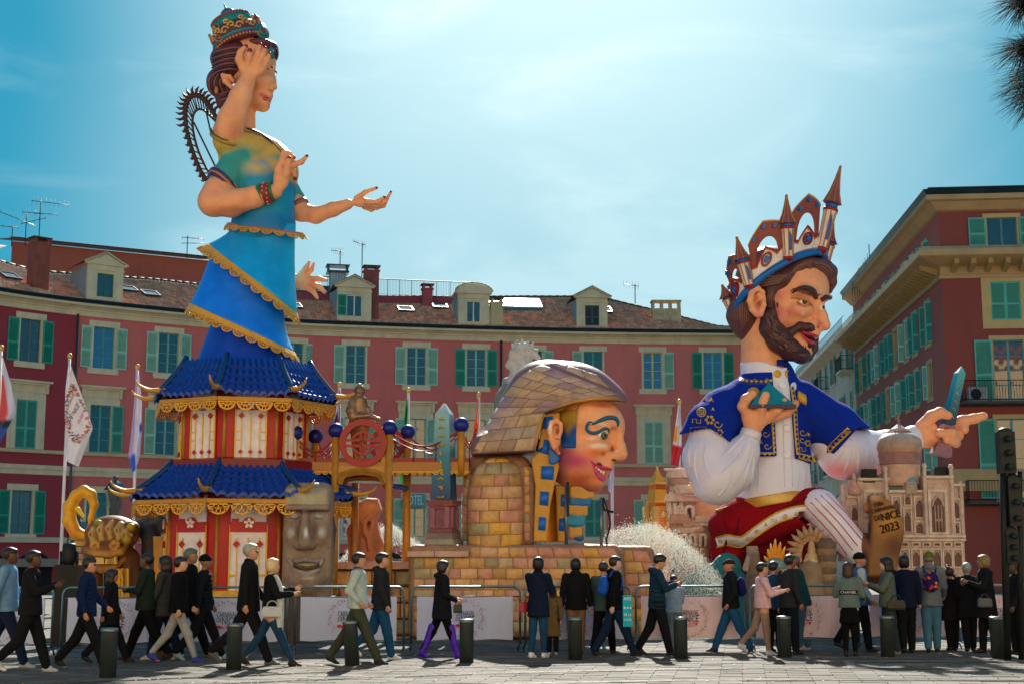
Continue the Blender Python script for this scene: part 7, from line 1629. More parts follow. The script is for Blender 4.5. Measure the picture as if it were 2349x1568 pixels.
 for i in range(7):
  a,b = radians(tw[i]),radians(tw[i]+51.4); ts = np.linspace(a+.10,b-.10,17); u = np.linspace(0,1,17); m = (a+b)/2
  gab = 30+26*np.clip(1-np.abs(u-.5)*3.2,0,1)**.8+8*np.clip(np.abs(u-.5)*4-1.2,0,1); mb = MB('#e9e3e2'); strip(mb,ts,np.full(17,4.),gab-4,-2,3); mb.build('crown_gable',M_PAINT,crn)
  mb = MB('#96202c'); strip(mb,ts,gab-5,gab,-3,5); mb.c('#b98a52'); strip(mb,ts,np.full(17,3.),np.full(17,6.),-3,4.5); strip(mb,ts,gab-8,gab-5.5,-2,4); mb.build('gable_edge',M_PAINT,crn)
  hi = 62+36*Hs[i]; inn = 30+(hi-44)*np.sqrt(np.clip(1-((u-.5)/.36)**2,0,1))**.9; out = hi-10+26*(1-np.abs(u-.5)*2)**.8+4
  mb = MB('#8f4a42'); strip(mb,ts,np.minimum(inn,out-6),out,-2,3); mb.build('crown_arch',M_PAINT,crn); mb = MB('#c09254'); strip(mb,ts,out-1,out+2.5,-3,4.5); mb.build('arch_edge',M_GOLD,crn)
  rg = MB('#8c1826'); quatre(rg,m,27,15,5,'ring'); rg.build('roundel',M_GLOSS,crn); q = MB('#0e6cbc'); quatre(q,m,27,9.5,4.5,'q');
  for dt,dh in ((0,6),(-.2,-6),(.2,-6)): quatre(q,m+dt,hi+dh+3,6.5,4,'q')
  q.build('quatrefoil',M_GLOSS,crn)
king_crown()
# ================================================================ palace, ruins, clock tower round the king
kp = lambda x,y,d=0: ((1550+x/4.9)/1.0898,(1100+y/4.9)/1.0898,d)
def palace():
 f = Fig(34.4); u = f.s/3.7333/1.0898; q = lambda x,y,d=0: f.q(*k3(x,y,d)); t = thing('model_palace','carved mauve and cream model palace with a ribbed onion dome right of the king','model building',(q(900,1500)[0],34.4,0)); st = '#c4aa9c'; dk = '#6a4438'
 c = q(755,760,20); f2 = lambda pr: [(r*u,(760-y)*u*1.0) for r,y in pr]
 MB('#c9a48e').lathe(c,f2([(165,800),(172,760),(178,620),(180,600)]),32).build('dome_drum',M_STONE,t)
 MB('#9a6e6c').lathe(c,f2([(182,604),(190,598),(184,585),(190,560),(186,545),(196,525),(200,505),(190,498)]),40).build('dome_ring',M_STONE,t)
 A = 48; prof = crv([(188,500),(203,440),(190,370),(150,325),(112,305)],5); rings = []; cols = []
 for j,(r,y) in enumerate(prof):
  rings.append([c+np.array((r*u*(1+.02*(k % 2))*cos(2*pi*k/A),r*u*(1+.02*(k % 2))*sin(2*pi*k/A),(760-y)*u)) for k in range(A)]); v = j/(len(prof)-1); cols += [lin('#b08468')*(1-v)+lin('#a9b0b4')*v]*A
 mb = MB(); mb.loft(rings,cols=np.array(cols)); mb.build('onion_dome',M_STONE,t)
 MB('#8a5a58').lathe(c,f2([(115,312),(118,304),(108,292)]),32).build('dome_ring',M_STONE,t)
 mb = MB('#b0a09c'); rings = [[c+np.array((r*u*(1+.05*(k % 2))*cos(2*pi*k/32),r*u*(1+.05*(k % 2))*sin(2*pi*k/32),(760-y)*u)) for k in range(32)] for r,y in ((108,294),(60,262),(30,238),(12,225))]; mb.loft(rings); mb.build('dome_cap',M_STONE,t)
 MB('#8a6a70').lathe(c,f2([(12,226),(16,215),(6,205),(14,190),(16,180),(5,165),(10,150),(10,140),(3,128),(1,108)]),12).build('finial',M_STONE,t)
 def wall(nm,x0,x1,y0,y1,d,dep,niches,col=st):
  a,b = q(x0,y1,d),q(x1,y0,d); mb = MB(col); mb.bb(a[0],b[0],a[1],a[1]+dep,a[2],b[2]); w = mb.build(nm,M_STONE,t)
  for (nx0,nx1,ny0,ny1) in niches:
   A_,B_ = q(nx0,ny1,d),q(nx1,ny0,d); W_,H = B_[0]-A_[0],B_[2]-A_[2]; o = np.array(((A_[0]+B_[0])/2,A_[1],A_[2])); e = W_*.14; fr = MB('#d2beb0'); fr.M = basis(o,(1,0,0),(0,1,0),(0,0,1))
   fr.bb(-W_/2,-W_/2+e,-.05,.01,0,H); fr.bb(W_/2-e,W_/2,-.05,.01,0,H); fr.bb(-W_/2+e,W_/2-e,-.05,.01,H-e,H); fr.bb(-W_/2+e,W_/2-e,-.05,.01,0,e*.8)
   iw = W_/2-e; arch = [(-iw,e),(iw,e),(iw,H*.62),(iw*.7,H*.74),(0,H*.86),(-iw*.7,H*.74),(-iw,H*.62)]
   for a_,b_ in zip(arch[2:],arch[3:]): fr.tube([(a_[0]*.86,-.04,a_[1]),(b_[0]*.86,-.04,b_[1])],e*.35,4)
   fr.build('niche_frame',M_STONE,w)
   ni = MB('#6e4c40'); ni.M = fr.M; ni.prism([(x*.86,z) for x,z in arch],.02,basis((0,-.012,0),(1,0,0),(0,1,0),(0,0,1))); ni.build('niche',M_STONE,w)
   if H > .9:
    tr = MB('#b49a8a'); tr.M = fr.M; tr.bb(-iw*.5,iw*.5,-.045,-.02,H*.30,H*.34); [tr.tube([(x,-.04,e),(x,-.04,H*.66)],.02,4) for x in (-iw*.45,0,iw*.45)]; tr.build('tracery',M_STONE,w)
 wall('wing',370,640,735,1450,0,1.6,[(410,610,830,1080),(420,600,1110,1290)]); wall('front_wall',640,990,850,1270,-14,1.8,[(668,752,890,1100),(668,752,1120,1250),(880,968,890,1100),(880,968,1120,1250),(780,850,870,980),(780,850,1000,1230)])
 wall('gateway',985,1235,715,1270,-22,1.6,[(1018,1180,830,1250)]); wall('side_wall',1235,1335,790,1270,-10,1.2,[(1215,1305,910,1110),(1215,1305,1130,1250)]); wall('base',725,1345,1300,1800,-30,2.2,[(x,x+88,1380,1560) for x in (745,850,945,1045,1145,1240)]+[(x+8,x+80,1318,1362) for x in (745,850,945,1045,1145,1240)]); wall('tower_wing',258,372,900,1500,10,1.0,[(285,355,960,1130)])
 mb = MB('#d0bcae')
 for x0,x1,y,d in ((355,648,735,-3),(640,992,848,-17),(978,1242,715,-26),(1228,1345,790,-13),(715,1355,1268,-34),(715,1355,1300,-32),(250,378,900,7)): a = q(x0,y+10,d); b = q(x1,y-14,d); mb.bb(a[0],b[0],a[1]-.06,a[1]+1.0,a[2],b[2])
 mb.build('cornice_strips',M_STONE,t)
 for x,y0,y1,r,d in ((636,625,1290,17,-20),(1000,600,1265,18,-26),(1250,612,1265,20,-24),(1335,760,1290,16,-14),(325,668,900,16,4),(222,790,1240,20,6),(1195,655,720,9,-10),(1175,668,720,9,-6)):
  p = q(x,y1,d); h = (y1-y0)*u; mb = MB('#c9b3a6'); mb.lathe(p,[(r*u*1.2,0),(r*u,.1),(r*u*.92,h*.93),(r*u*1.3,h*.95),(r*u*1.3,h*.965),(r*u*.9,h*.975),(r*u*1.15,h*.99),(0,h)],8,False)
  for k in range(1,4): mb.lathe(p+(0,0,h*k/4),[(r*u*1.12,0),(r*u*1.12,.05),(0,.05)],8,False)
  mb.build('minaret',M_STONE,t)
 p = q(848,780,-14); MB('#6f9ca8').lathe(p,[(62*u,0),(58*u,30*u),(30*u,62*u),(8*u,85*u),(3*u,100*u),(1,150*u) if False else (.005,150*u)],20).build('small_dome',M_STONE,t); MB('#b09a8a').lathe(q(845,870,-16),[(66*u,0),(66*u,90*u),(74*u,92*u),(70*u,105*u)],8,False).build('turret',M_STONE,t); MB('#c89a8c').lathe(q(320,880,0),[(56*u,0),(60*u,50*u),(44*u,100*u),(12*u,125*u),(3*u,150*u)],14).build('small_dome',M_STONE,t)
 for x,y in ((455,690),(1145,670)):
  fl = thing('floodlight','black floodlight on the left roof of the model palace' if x < 800 else 'black floodlight behind the right wall of the model palace','floodlight',tuple(q(x,y,0))); mb = MB('#101214'); a = q(x-62,y+22,0); b = q(x+62,y-30,0)
  mb.box(((a[0]+b[0])/2,a[1],b[2]-.05),((b[0]-a[0])/2,.14,.10)); mb.tube([(a[0]+.03,a[1],b[2]-.1),(a[0]+.03,a[1],a[2]-.12),(b[0]-.03,a[1],a[2]-.12),(b[0]-.03,a[1],b[2]-.1)],.02,5); mb.build('lamp_housing',M_DARK,fl)
palace()
def ruins():
 f = Fig(36.0); u = f.s/4.9/1.0898; q = lambda x,y,d=0: f.q(*kp(x,y,d)); t = thing('model_ruin','leaning tan model of a ruined arcaded tower left of the king','model building',(q(800,1400)[0],36.0,0)); r = random.Random(8); c1 = '#d3b498'
 def course(cx,y0,y1,hw,lean=0,arches=0,dep=34,col=c1):
  a,b = q(cx-hw,y1),q(cx+hw,y0); w = (b[0]-a[0]); H = b[2]-a[2]; o = np.array((a[0]+w/2,36.0,a[2])); m = 16; wob = [r.uniform(-.04,.04) for _ in range(m)]
  mb = MB(col); rings = [[o+np.array((w/2*k*cos(2*pi*i/m)*(1+wob[i])+lean*u*z,w*.42*k*sin(2*pi*i/m)*(1+wob[i]),H*z+wob[i]*.6)) for i in range(m)] for k,z in ((.97,0),(1.02,.12),(1.0,.5),(1.03,.9),(.98,1))]; mb.loft(rings,sm=True); return mb.build('course',M_STONE,t),o,w,H
 for cx,y0,y1,hw,ln,col in ((690,345,375,148,0,'#e0c8b0'),(700,375,460,134,6,c1),(710,465,545,128,8,'#b08468'),(735,545,625,126,0,c1),(750,625,735,152,6,'#dcc0a4'),(780,690,780,160,8,c1),(780,985,1095,170,0,'#c99a80'),(880,1050,1130,240,0,'#d8bca4'),(1120,1060,1170,76,0,c1),(930,1280,1700,240,0,'#b98e72'),(1130,1160,1700,66,0,'#b08468')): course(cx,y0,y1,hw,ln,col=col)
 for cx,y0,y1,hw,xs in ((780,780,990,150,(655,720,830)),(940,1130,1300,225,(770,865,990))):
  o,oo,w,H = course(cx,y0,y1,hw,0,col='#c8a084')
  for x in xs:
   p = q(x,y1,0); pw = 24*u if x != 830 else 34*u; dd = w*.42*math.sqrt(max(0,1-((p[0]-oo[0])/(w/2*1.05))**2)); M = basis((p[0],36-dd-.05,p[2]),(1,0,0),(0,1,0),(0,0,1)); hh = H*.82; ar = [(-pw,0),(pw,0)]+[(pw*cos(a),hh-pw+pw*sin(a)) for a in np.linspace(0,pi,7)]
   mb = MB('#4a2c22'); mb.prism(ar,.06,M); mb.build('arch_opening',M_STONE,o); mb = MB('#e0c8b2'); mb.M = M; P = [(x_*1.25,-.04,z_*1.04) for x_,z_ in ar[1:]]+[(-pw*1.25,-.04,0)]; mb.tube(P,.05,5); mb.build('arch_trim',M_STONE,o)
 for x in (605,675,750,880,920,1030): p = q(x,1290 if x > 800 else 985,-26 if x < 860 else -22); mb = MB('#dcc4ac'); mb.tube([p,p+(0,0,(1290-1080)*u if x > 860 else (985-740)*u)],.07,6); mb.build('column',M_STONE,t)
 for k in range(14): mb = MB(r.choice(('#d3b498','#c49a7e','#b98a70'))); p = q(r.uniform(640,1160),r.choice((640,700,1010,1080,960)),-24); mb.box(p,(r.uniform(.10,.26),.14,r.uniform(.06,.12)),taper=.85); mb.build('broken_stone',M_STONE,t)
 s = SDF(f); s.poly([kp(830,500),kp(1000,560),kp(1190,700),kp(1200,1700),kp(830,1700),kp(820,900)],20,40,'#d9a878',rd=6); s.paint(kp(900,640,20),(24,60,30),'#e8a830',.9,.9); s.build('painted_backing',3.0,M_PAINT,t)
 # clock tower
 f = Fig(38.0); u = f.s/4.9/1.0898; q = lambda x,y,d=0: f.q(*kp(x,y,d)); t = thing('model_clock_tower','orange model clock tower rising behind the fountain spray','model building',(q(450,1400)[0],38.0,0)); o = '#e0882a'
 cx = 465; R = np.array([[cos(.45),-sin(.45),0],[sin(.45),cos(.45),0],[0,0,1]]); c0 = q(cx,1000)
 def blk(nm,hw,y0,y1,tp=1.0,col=o):
  a = q(cx,y1)[2]; b = q(cx,y0)[2]; mb = MB(col); mb.box((c0[0],38,(a+b)/2),(hw*u,hw*u,(b-a)/2),R,tp); return mb.build(nm,M_PAINT,t)
 blk('shaft',96,800,1800); blk('cornice',102,740,755,col='#f0b050'); blk('clock_stage',94,755,1060,col='#e2912c'); blk('belfry',78,540,600,col='#d87a20'); blk('cornice',76,515,530,col='#f6c060'); blk('roof_stage',96,600,740,.78,'#d9a030'); blk('roof',76,420,515,.45,'#d8a22c'); blk('roof',34,350,420,.3,'#e0a83a'); blk('spire',10,312,350,.2,'#f0d8a0')
 nn = [np.array((-sin(.45)*-1,-cos(.45),0)),np.array((cos(.45),sin(.45),0))];
 for sgn in (0,1):
  n = R@np.array((0,-1,0)) if sgn == 0 else R@np.array((1,0,0)); x = np.cross((0,0,1),n)*-1; x = R@np.array((1,0,0)) if sgn == 0 else R@np.array((0,1,0)); zc_ = q(cx,905)[2]; p = np.array((c0[0],38,zc_))+n*95*u
  MB('#f4c060').lathe(p,[(66*u,0),(66*u,.03),(58*u,.04),(58*u,.02),(0,.02)],28,axis=n).build('clock_face',M_PAINT,t); h = MB('#b8641c')
  for k in range(12): a = pi*k/6; e = x*cos(a)+np.array((0,0,1))*sin(a); h.tube([p+n*.035+e*48*u,p+n*.035+e*58*u],.02,4)
  h.c('#f8e6c0').tube([p+n*.05,p+n*.05+np.array((0,0,42*u))],.022,4).tube([p+n*.05,p+n*.05-x*34*u],.022,4); h.build('clock_marks',M_PAINT,t)
  g = MB('#c87a22' if sgn else '#b06018')
  for k in range(7): e = x*(k-3)*22*u; z1_,z2_ = q(cx,596)[2],q(cx,545)[2]; b_ = np.array((c0[0],38,0))+n*79*u+e*.95; g.tube([b_+(0,0,z1_),b_+(0,0,z2_)],.03,4); b2 = np.array((c0[0],38,0))+n*96*u+e*1.1; g.tube([b2+(0,0,q(cx,800)[2]),b2+(0,0,q(cx,770)[2])],.035,4)
  g.build('belfry_mullions',M_PAINT,t)
 for k in range(4):
  e = R@np.array(((-1,1)[k % 2]*92*u,(-1,1)[k//2]*92*u,0)); mb = MB('#f0b458'); mb.tube([np.array((c0[0],38,q(cx,1500)[2]))+e,np.array((c0[0],38,q(cx,810)[2]))+e],.12,6); mb.build('corner_pier',M_PAINT,t)
ruins()
def small_idols():
 f = Fig(31.5); km = lambda x,y,d=0: ((1850+x/7.83)/1.0898,(1330+y/7.83)/1.0898,d)
 t = thing('flame_crest','fan of yellow and orange flame-like feathers below the king robe','ornament',(f.q(*km(740,600))[0],31.5,0.0))
 for x0,y0,x1,y1,r in ((640,520,600,215,5),(680,520,690,130,6),(740,520,790,190,6),(790,520,880,280,5),(600,520,545,330,4.5),(820,560,980,390,4.5),(560,560,475,465,4.5),(700,540,660,300,5)): s = SDF(f); s.chain([km(x0,y0),km((x0+x1)/2-5,(y0+y1)/2),km(x1,y1)],[r*.8,r,1.6],'#e09020',0); s.paint(km(x1,y1),(6,6,14),'#e8d8b0',.8,.8); s.paint(km((x0+x1)/2,(y0+y1)/2),(6,6,12),'#e8c020',.8,.7); s.build('feather',1.2,M_PAINT,t)
 s = SDF(f); s.ell(km(700,720),(26,16,28),'#5a8a88',0); s.ell(km(700,640,-8),(20,12,14),'#7a9a90',3); s.cone(km(700,800),km(700,1300),24,26,'#6a5a50',3); s.build('mask_body',1.8,M_STONE,t)
 t = thing('carved_idol','sandstone idol with a spiked arched halo seated between the king legs','statue',(f.q(*km(1400,900))[0],31.5,0.0)); c = '#b79a70'
 s = SDF(f); s.ell(km(1400,330),(9,8,11),c,0); s.ell(km(1400,240),(7,7,10),c,2); s.ell(km(1400,500),(13,10,17),c,3); s.chain([km(1330,450),km(1290,560),km(1360,560)],[5,5,4],c,2); s.chain([km(1470,450),km(1510,560),km(1440,560)],[5,5,4],c,2); s.chain([km(1380,640),km(1300,700),km(1400,730),km(1500,700)],[9,9,8,8],c,3); s.ell(km(1440,600,-8),(9,7,8),'#d8c8a0',2); s.cone(km(1400,760),km(1400,1500),26,36,'#8a7458',3); s.ell(km(1450,880,-10),(10,8,12),c,3); s.ell(km(1340,900,-10),(9,8,12),c,3); s.ell(km(1250,1000),(12,10,20),'#8a7458',3); s.build('idol_figure',1.3,M_STONE,t)
 h = SDF(f); h.chain([km(1180,560,6),km(1170,400,6),km(1210,240,6),km(1300,150,6),km(1400,125,6),km(1500,160,6),km(1570,260,6),km(1600,420,6),km(1600,560,6)],[4]*9,'#c4b090',1); h.build('halo',1.2,M_STONE,t)
 for k in range(13): a = pi*(-.05+1.1*k/12); p = f.q(*km(1385+225*cos(a)*1.0,400-290*sin(a),6)); o = np.array((cos(a),0,sin(a))); mb = MB('#b08a60'); mb.sphere(p+o*.02,(.09,.07,.09),6); mb.tube([p+o*.04,p+o*.18,p+o*.30],[.08,.06,.01],6); mb.build('halo_spike',M_STONE,t)
 s = SDF(f); s.poly([km(1160,600),km(1660,600),km(1660,1500),km(1100,1500)],8,20,'#7a5a48',rd=4); s.build('backdrop',2.5,M_STONE,t)
 t = thing('carved_idol','dark stone column-like idol with stepped pillars right of the arched halo','statue',(f.q(*km(1700,900))[0],31.6,0.0))
 for k in range(9): mb = MB(('#6a5240','#8a7050')[k % 2]); mb.lathe(f.q(*km(1690,1400-k*125,4)),[(.16,0),(.22,.10),(.24,.22),(.17,.27),(.12,.33)],10); mb.build('carved_drum',M_STONE,t)
 # small stone face left
 t = thing('stone_head','small grey stone profile head left of the flame feathers','statue',(f.q(*km(240,900))[0],31.2,0.0)); s = SDF(f); s.box(km(240,340),(12,11,9),'#8a7e6c',0,rd=3); s.cone(km(220,420),km(110,700),9,7,'#9a9284',3); s.cone(km(270,450),km(290,1000),13,18,'#6f5c4a',5); s.cone(km(290,900),km(290,1500),20,24,'#5a4a3e',5); s.build('carved_head',1.3,M_STONE,t)
 f = Fig(33.5); t = thing('teal_rock','teal painted rockwork behind the fountain spray left of the flat-capped man','ornament',(f.q(1600,1350)[0],33.5,0.0)); s = SDF(f)
 for x,y,r in ((1668,1300,32),(1640,1310,20),(1620,1330,34),(1580,1345,26),(1690,1340,30),(1560,1380,34),(1610,1390,44),(1660,1400,50),(1700,1410,40)): s.ell((x,y,0),(r,r*.8,r),'#1f6f72',8)
 s.build('rockwork',2.6,M_STONE,t)
small_idols()
def horse():
 f = Fig(48.0); t = thing('marble_horse','white marble fountain horse heads peeping above the sphinx headdress','statue',(f.q(*n4(740,300))[0],48.0,0.0)); c = '#cfc6b8'; s = SDF(f)
 s.chain([n4(680,150),n4(700,90),n4(740,50),n4(790,60)],[13,15,13,9],c,5); s.chain([n4(740,150),n4(760,100),n4(800,80),n4(835,110)],[14,13,9,6],c,5); s.chain([n4(670,130),n4(655,150),n4(668,165)],[6,7,5],c,3)
 for x0,y0,x1,y1 in ((690,60,675,20),(710,40,705,0),(740,30,735,-8),(765,30,775,5),(790,40,805,15),(700,30,690,10),(815,70,835,55)): s.cone(n4(x0,y0),n4(x1,y1),6,2,c,3)
 s.cone(n4(740,150),n4(700,400),22,40,c,8); s.chain([n4(700,400),n4(660,290),n4(640,250)],[24,14,10],'#a89a90',6); s.cone(n4(700,380),n4(700,1760),50,60,'#8a8478',10); s.ell(n4(760,90,-14),(3,3,3),'#6a6058',1,mode='-'); s.build('horse_group',2.0,M_STONE,t)
horse()
# ================================================================ fountain spray
def spray():
 m,nt,b = NT('water_drops'); n = noise(nt,3,2); nt.links.new(mixc(nt,rng(nt,n.outputs[0],.4,.6,0,1),(.85,.9,.92),(.98,.97,.9)),b.inputs['Base Color']); b.inputs['Roughness'].default_value = .08
 tr = nt.nodes.new('ShaderNodeBsdfTranslucent'); tr.inputs[0].default_value = (.95,.95,.9,1); mx = nt.nodes.new('ShaderNodeMixShader'); mx.inputs[0].default_value = .6; out = [x for x in nt.nodes if x.type == 'OUTPUT_MATERIAL'][0]; nt.links.new(b.outputs[0],mx.inputs[1]); nt.links.new(tr.outputs[0],mx.inputs[2]); nt.links.new(mx.outputs[0],out.inputs[0])
 O = np.array([(1,0,0),(-1,0,0),(0,1,0),(0,-1,0),(0,0,1),(0,0,-1)],float); FO = np.array([(0,2,4),(2,1,4),(1,3,4),(3,0,4),(2,0,5),(1,2,5),(3,1,5),(0,3,5)])
 def cloud(name,label,N,fn):
  P = []; Rr = []
  while len(P) < N:
   v = fn()
   if v is not None: P.append(v); Rr.append(RNG.uniform(.0035,.0095)*(1.0 if RNG.random() > .03 else 1.7))
  P = np.array(P); Rr = np.array(Rr); V = (P[:,None]+O[None]*Rr[:,None,None]*np.stack([np.ones(N),np.ones(N),RNG.uniform(1,2.0,N)],1)[:,None]).reshape(-1,3); F = (FO[None]+6*np.arange(N)[:,None,None]).reshape(-1,3); o = meshobj(name,V,F,m); tag(o,kind='stuff'); return o
 top = lambda x: np.interp(x,[1372,1395,1440,1500,1560,1610,1650,1680],[1250,1222,1207,1203,1232,1275,1320,1365])
 def f1():
  x = 1372+RNG.beta(1.6,1.5)*305; y = top(x)+(RNG.gamma(1.6,28) if RNG.random() < .55 else RNG.uniform(0,220))-RNG.exponential(5)
  if y > 1448: return None
  return W(x,y,RNG.uniform(31.6,33.2))
 cloud('fountain_spray','',26000,f1)
 a = lambda x: np.interp(x,[775,800,840,900,965],[1290,1260,1222,1205,1252])
 def f2():
  x = RNG.uniform(772,968); y = a(x)+RNG.exponential(16)*(1 if x > 830 else 4)-RNG.exponential(3)
  if y > 1330: return None
  return W(x,y,RNG.uniform(33.8,35))
 cloud('fountain_spray','',9000,f2)
spray()
# ================================================================ flags
def flag(top,bot,label,Y,outline,colfn,extra=None,r=.035,group='flags on white poles around the square'):
 t0,b0 = W(*top,Y),W(*bot,Y); b0 = np.array((b0[0],Y,0.0)) ; t = thing('flag',label,'flag',tuple(b0),group=group)
 p = MB('#d9d8e0'); p.tube([b0,t0],[r*1.5,r*1.1],8); p.build('flagpole',M_GLOSS,t); MB('#c8a850').sphere(t0+(0,0,.05),(.075,.075,.09),10).build('pole_finial',M_GOLD,t)
 L,R = outline; n,m = 10,22; Lc,Rc = lerpc(L),lerpc(R); V = np.zeros((m+1,n+1,3)); C = np.zeros((m+1,n+1,3))
 for j in range(m+1):
  a,b = Lc(j/m),Rc(j/m)
  for i in range(n+1): q = a+(b-a)*i/n; V[j,i] = W(q[0],q[1],Y-.05-.10*sin(i/n*6.5+j*.22)*(.3+i/n)); C[j,i] = lin(colfn(i/n,j/m))
 VV,FF = slab(V); mb = MB(); mb._add(VV,FF,True,C.reshape(-1,3)); cl = mb.build('flag_cloth',M_SATIN,t)
 if extra: extra(cl,V)
 return t
kd = lambda x,y: ((0+x/2.75)/1.0898,(850+y/2.75)/1.0898)
def carn(cl,V):
 def onf(u,v): m,n = V.shape[0]-1,V.shape[1]-1; x,y = min(max(u,0),.999)*n,min(max(v,0),.999)*m; i,j = int(x),int(y); a,b = x-i,y-j; return V[j,i]*(1-a)*(1-b)+V[j,i+1]*a*(1-b)+V[j+1,i]*(1-a)*b+V[j+1,i+1]*a*b+np.array((0,-.03,0))
 for txt,u,v,s,col in (('CARNAVAL',.36,.36,.24,'#1a2430'),('DE NICE',.40,.49,.34,'#1a2430'),('150 ANS',.62,.545,.20,'#d8326a')):
  Tv,F = textmesh(txt,1.0); W_ = np.ptp(Tv[:,0]); mb = MB(col); a = radians(38); pts = []
  for x,y,_ in Tv: x2 = x/W_*s*1.9; y2 = y/W_*s*1.9; pts.append(onf(u+(x2*cos(a)-y2*sin(a)),v-(x2*sin(a)+y2*cos(a))*.45))
  mb._add(pts,F); mb.build('print',M_CLOTH,cl)
 mb = MB(); r = random.Random(1)
 for k in range(170):
  a = r.uniform(0,2*pi); rr = r.uniform(.8,1.15); u,v = .5+.44*rr*cos(a),.50+.26*rr*sin(a)
  if not 0 < u < 1: continue
  mb.c(r.choice(('#e0a020','#d8326a','#2a8a5a','#3a70b0','#d84a3a'))); p = onf(u,v); mb.box(p+(0,-.01,0),(.022,.003,.015))
 mb.build('confetti_print',M_CLOTH,cl)['kind'] = 'stuff'
flag((160,820),(139,1290),'white flag with carnival lettering and confetti, second flagpole from the left',40,([kd(470,160),kd(450,330),kd(445,500),kd(455,700),kd(460,830)],[kd(482,160),kd(560,370),kd(640,600),kd(590,730),kd(540,868)]),lambda u,v: '#cdd6f2' if u < .12 else '#eceaf0',carn)
flag((3,802),(-14,1290),'red white and blue flag cut by the left picture edge',38,([(-22,810),(-30,900),(-32,960),(-28,1030)],[(6,815),(25,880),(37,945),(-2,1018)]),lambda u,v: ('#d84a4a' if (.2 < u < .75 and .2 < v < .7) else '#c9d0ee') if v < .72 else ('#1f5fc0' if v > .8 else '#14264a'))
flag((315,845),(306,1290),'white flag with a blue lower edge hanging limp left of the pagoda roof',40,([kd(940,200),kd(915,500),kd(895,700),kd(880,800),kd(915,918)],[kd(955,200),kd(975,430),kd(975,620),kd(962,780),kd(948,840)]),lambda u,v: '#2a5ad0' if (v > .86 and u < .6) or (.55 < v < .66 and u > .75) else ('#b9a6e0' if u < .4 else '#dcdcf4'))
flag((779,886),(775,1290),'red white and blue crossed flag between pagoda and bridge',42,([z7(462,170)[:2],z7(440,330)[:2],z7(405,540)[:2],z7(385,640)[:2],z7(405,720)[:2]],[z7(470,170)[:2],z7(472,330)[:2],z7(468,540)[:2],z7(466,660)[:2],z7(440,760)[:2]]),lambda u,v: ('#c81e32','#eef0f8','#142a8a')[int((u*1.7+v*5.3) % 3)])
flag((937,898),(937,1290),'bright green flag left of the blue obelisk',42,([z7(990,240)[:2],z7(972,400)[:2],z7(955,600)[:2],z7(935,850)[:2],z7(950,900)[:2]],[z7(1000,240)[:2],z7(998,400)[:2],z7(990,640)[:2],z7(972,840)[:2],z7(966,905)[:2]]),lambda u,v: '#14a83c' if v < .8 else '#22d050')
flag((1098,908),(1098,1290),'orange and white flag between the obelisk and the sphinx',42,([n4(468,350)[:2],n4(452,480)[:2],n4(436,600)[:2],n4(428,680)[:2]],[n4(480,350)[:2],n4(484,480)[:2],n4(484,540)[:2],n4(480,640)[:2]]),lambda u,v: '#f06a34' if u < .72 else '#f0eef2')
flag((1404,1050),(1404,1290),'pale lilac flag under the nose of the sphinx',40,([n4(1275,740)[:2],n4(1262,820)[:2],n4(1254,905)[:2]],[n4(1292,740)[:2],n4(1292,830)[:2],n4(1270,915)[:2]]),lambda u,v: '#cfcdf2')
flag((1558,925),(1558,1290),'white and red flag with a yellow emblem left of the king',40,([k6(118,425)[:2],k6(100,560)[:2],k6(80,700)[:2],k6(68,810)[:2]],[k6(132,425)[:2],k6(140,560)[:2],k6(142,700)[:2],k6(140,830)[:2]]),lambda u,v: '#c81428' if v > .68 else ('#e8b428' if (.35 < v < .6 and u < .5) else '#e9e9f4'))
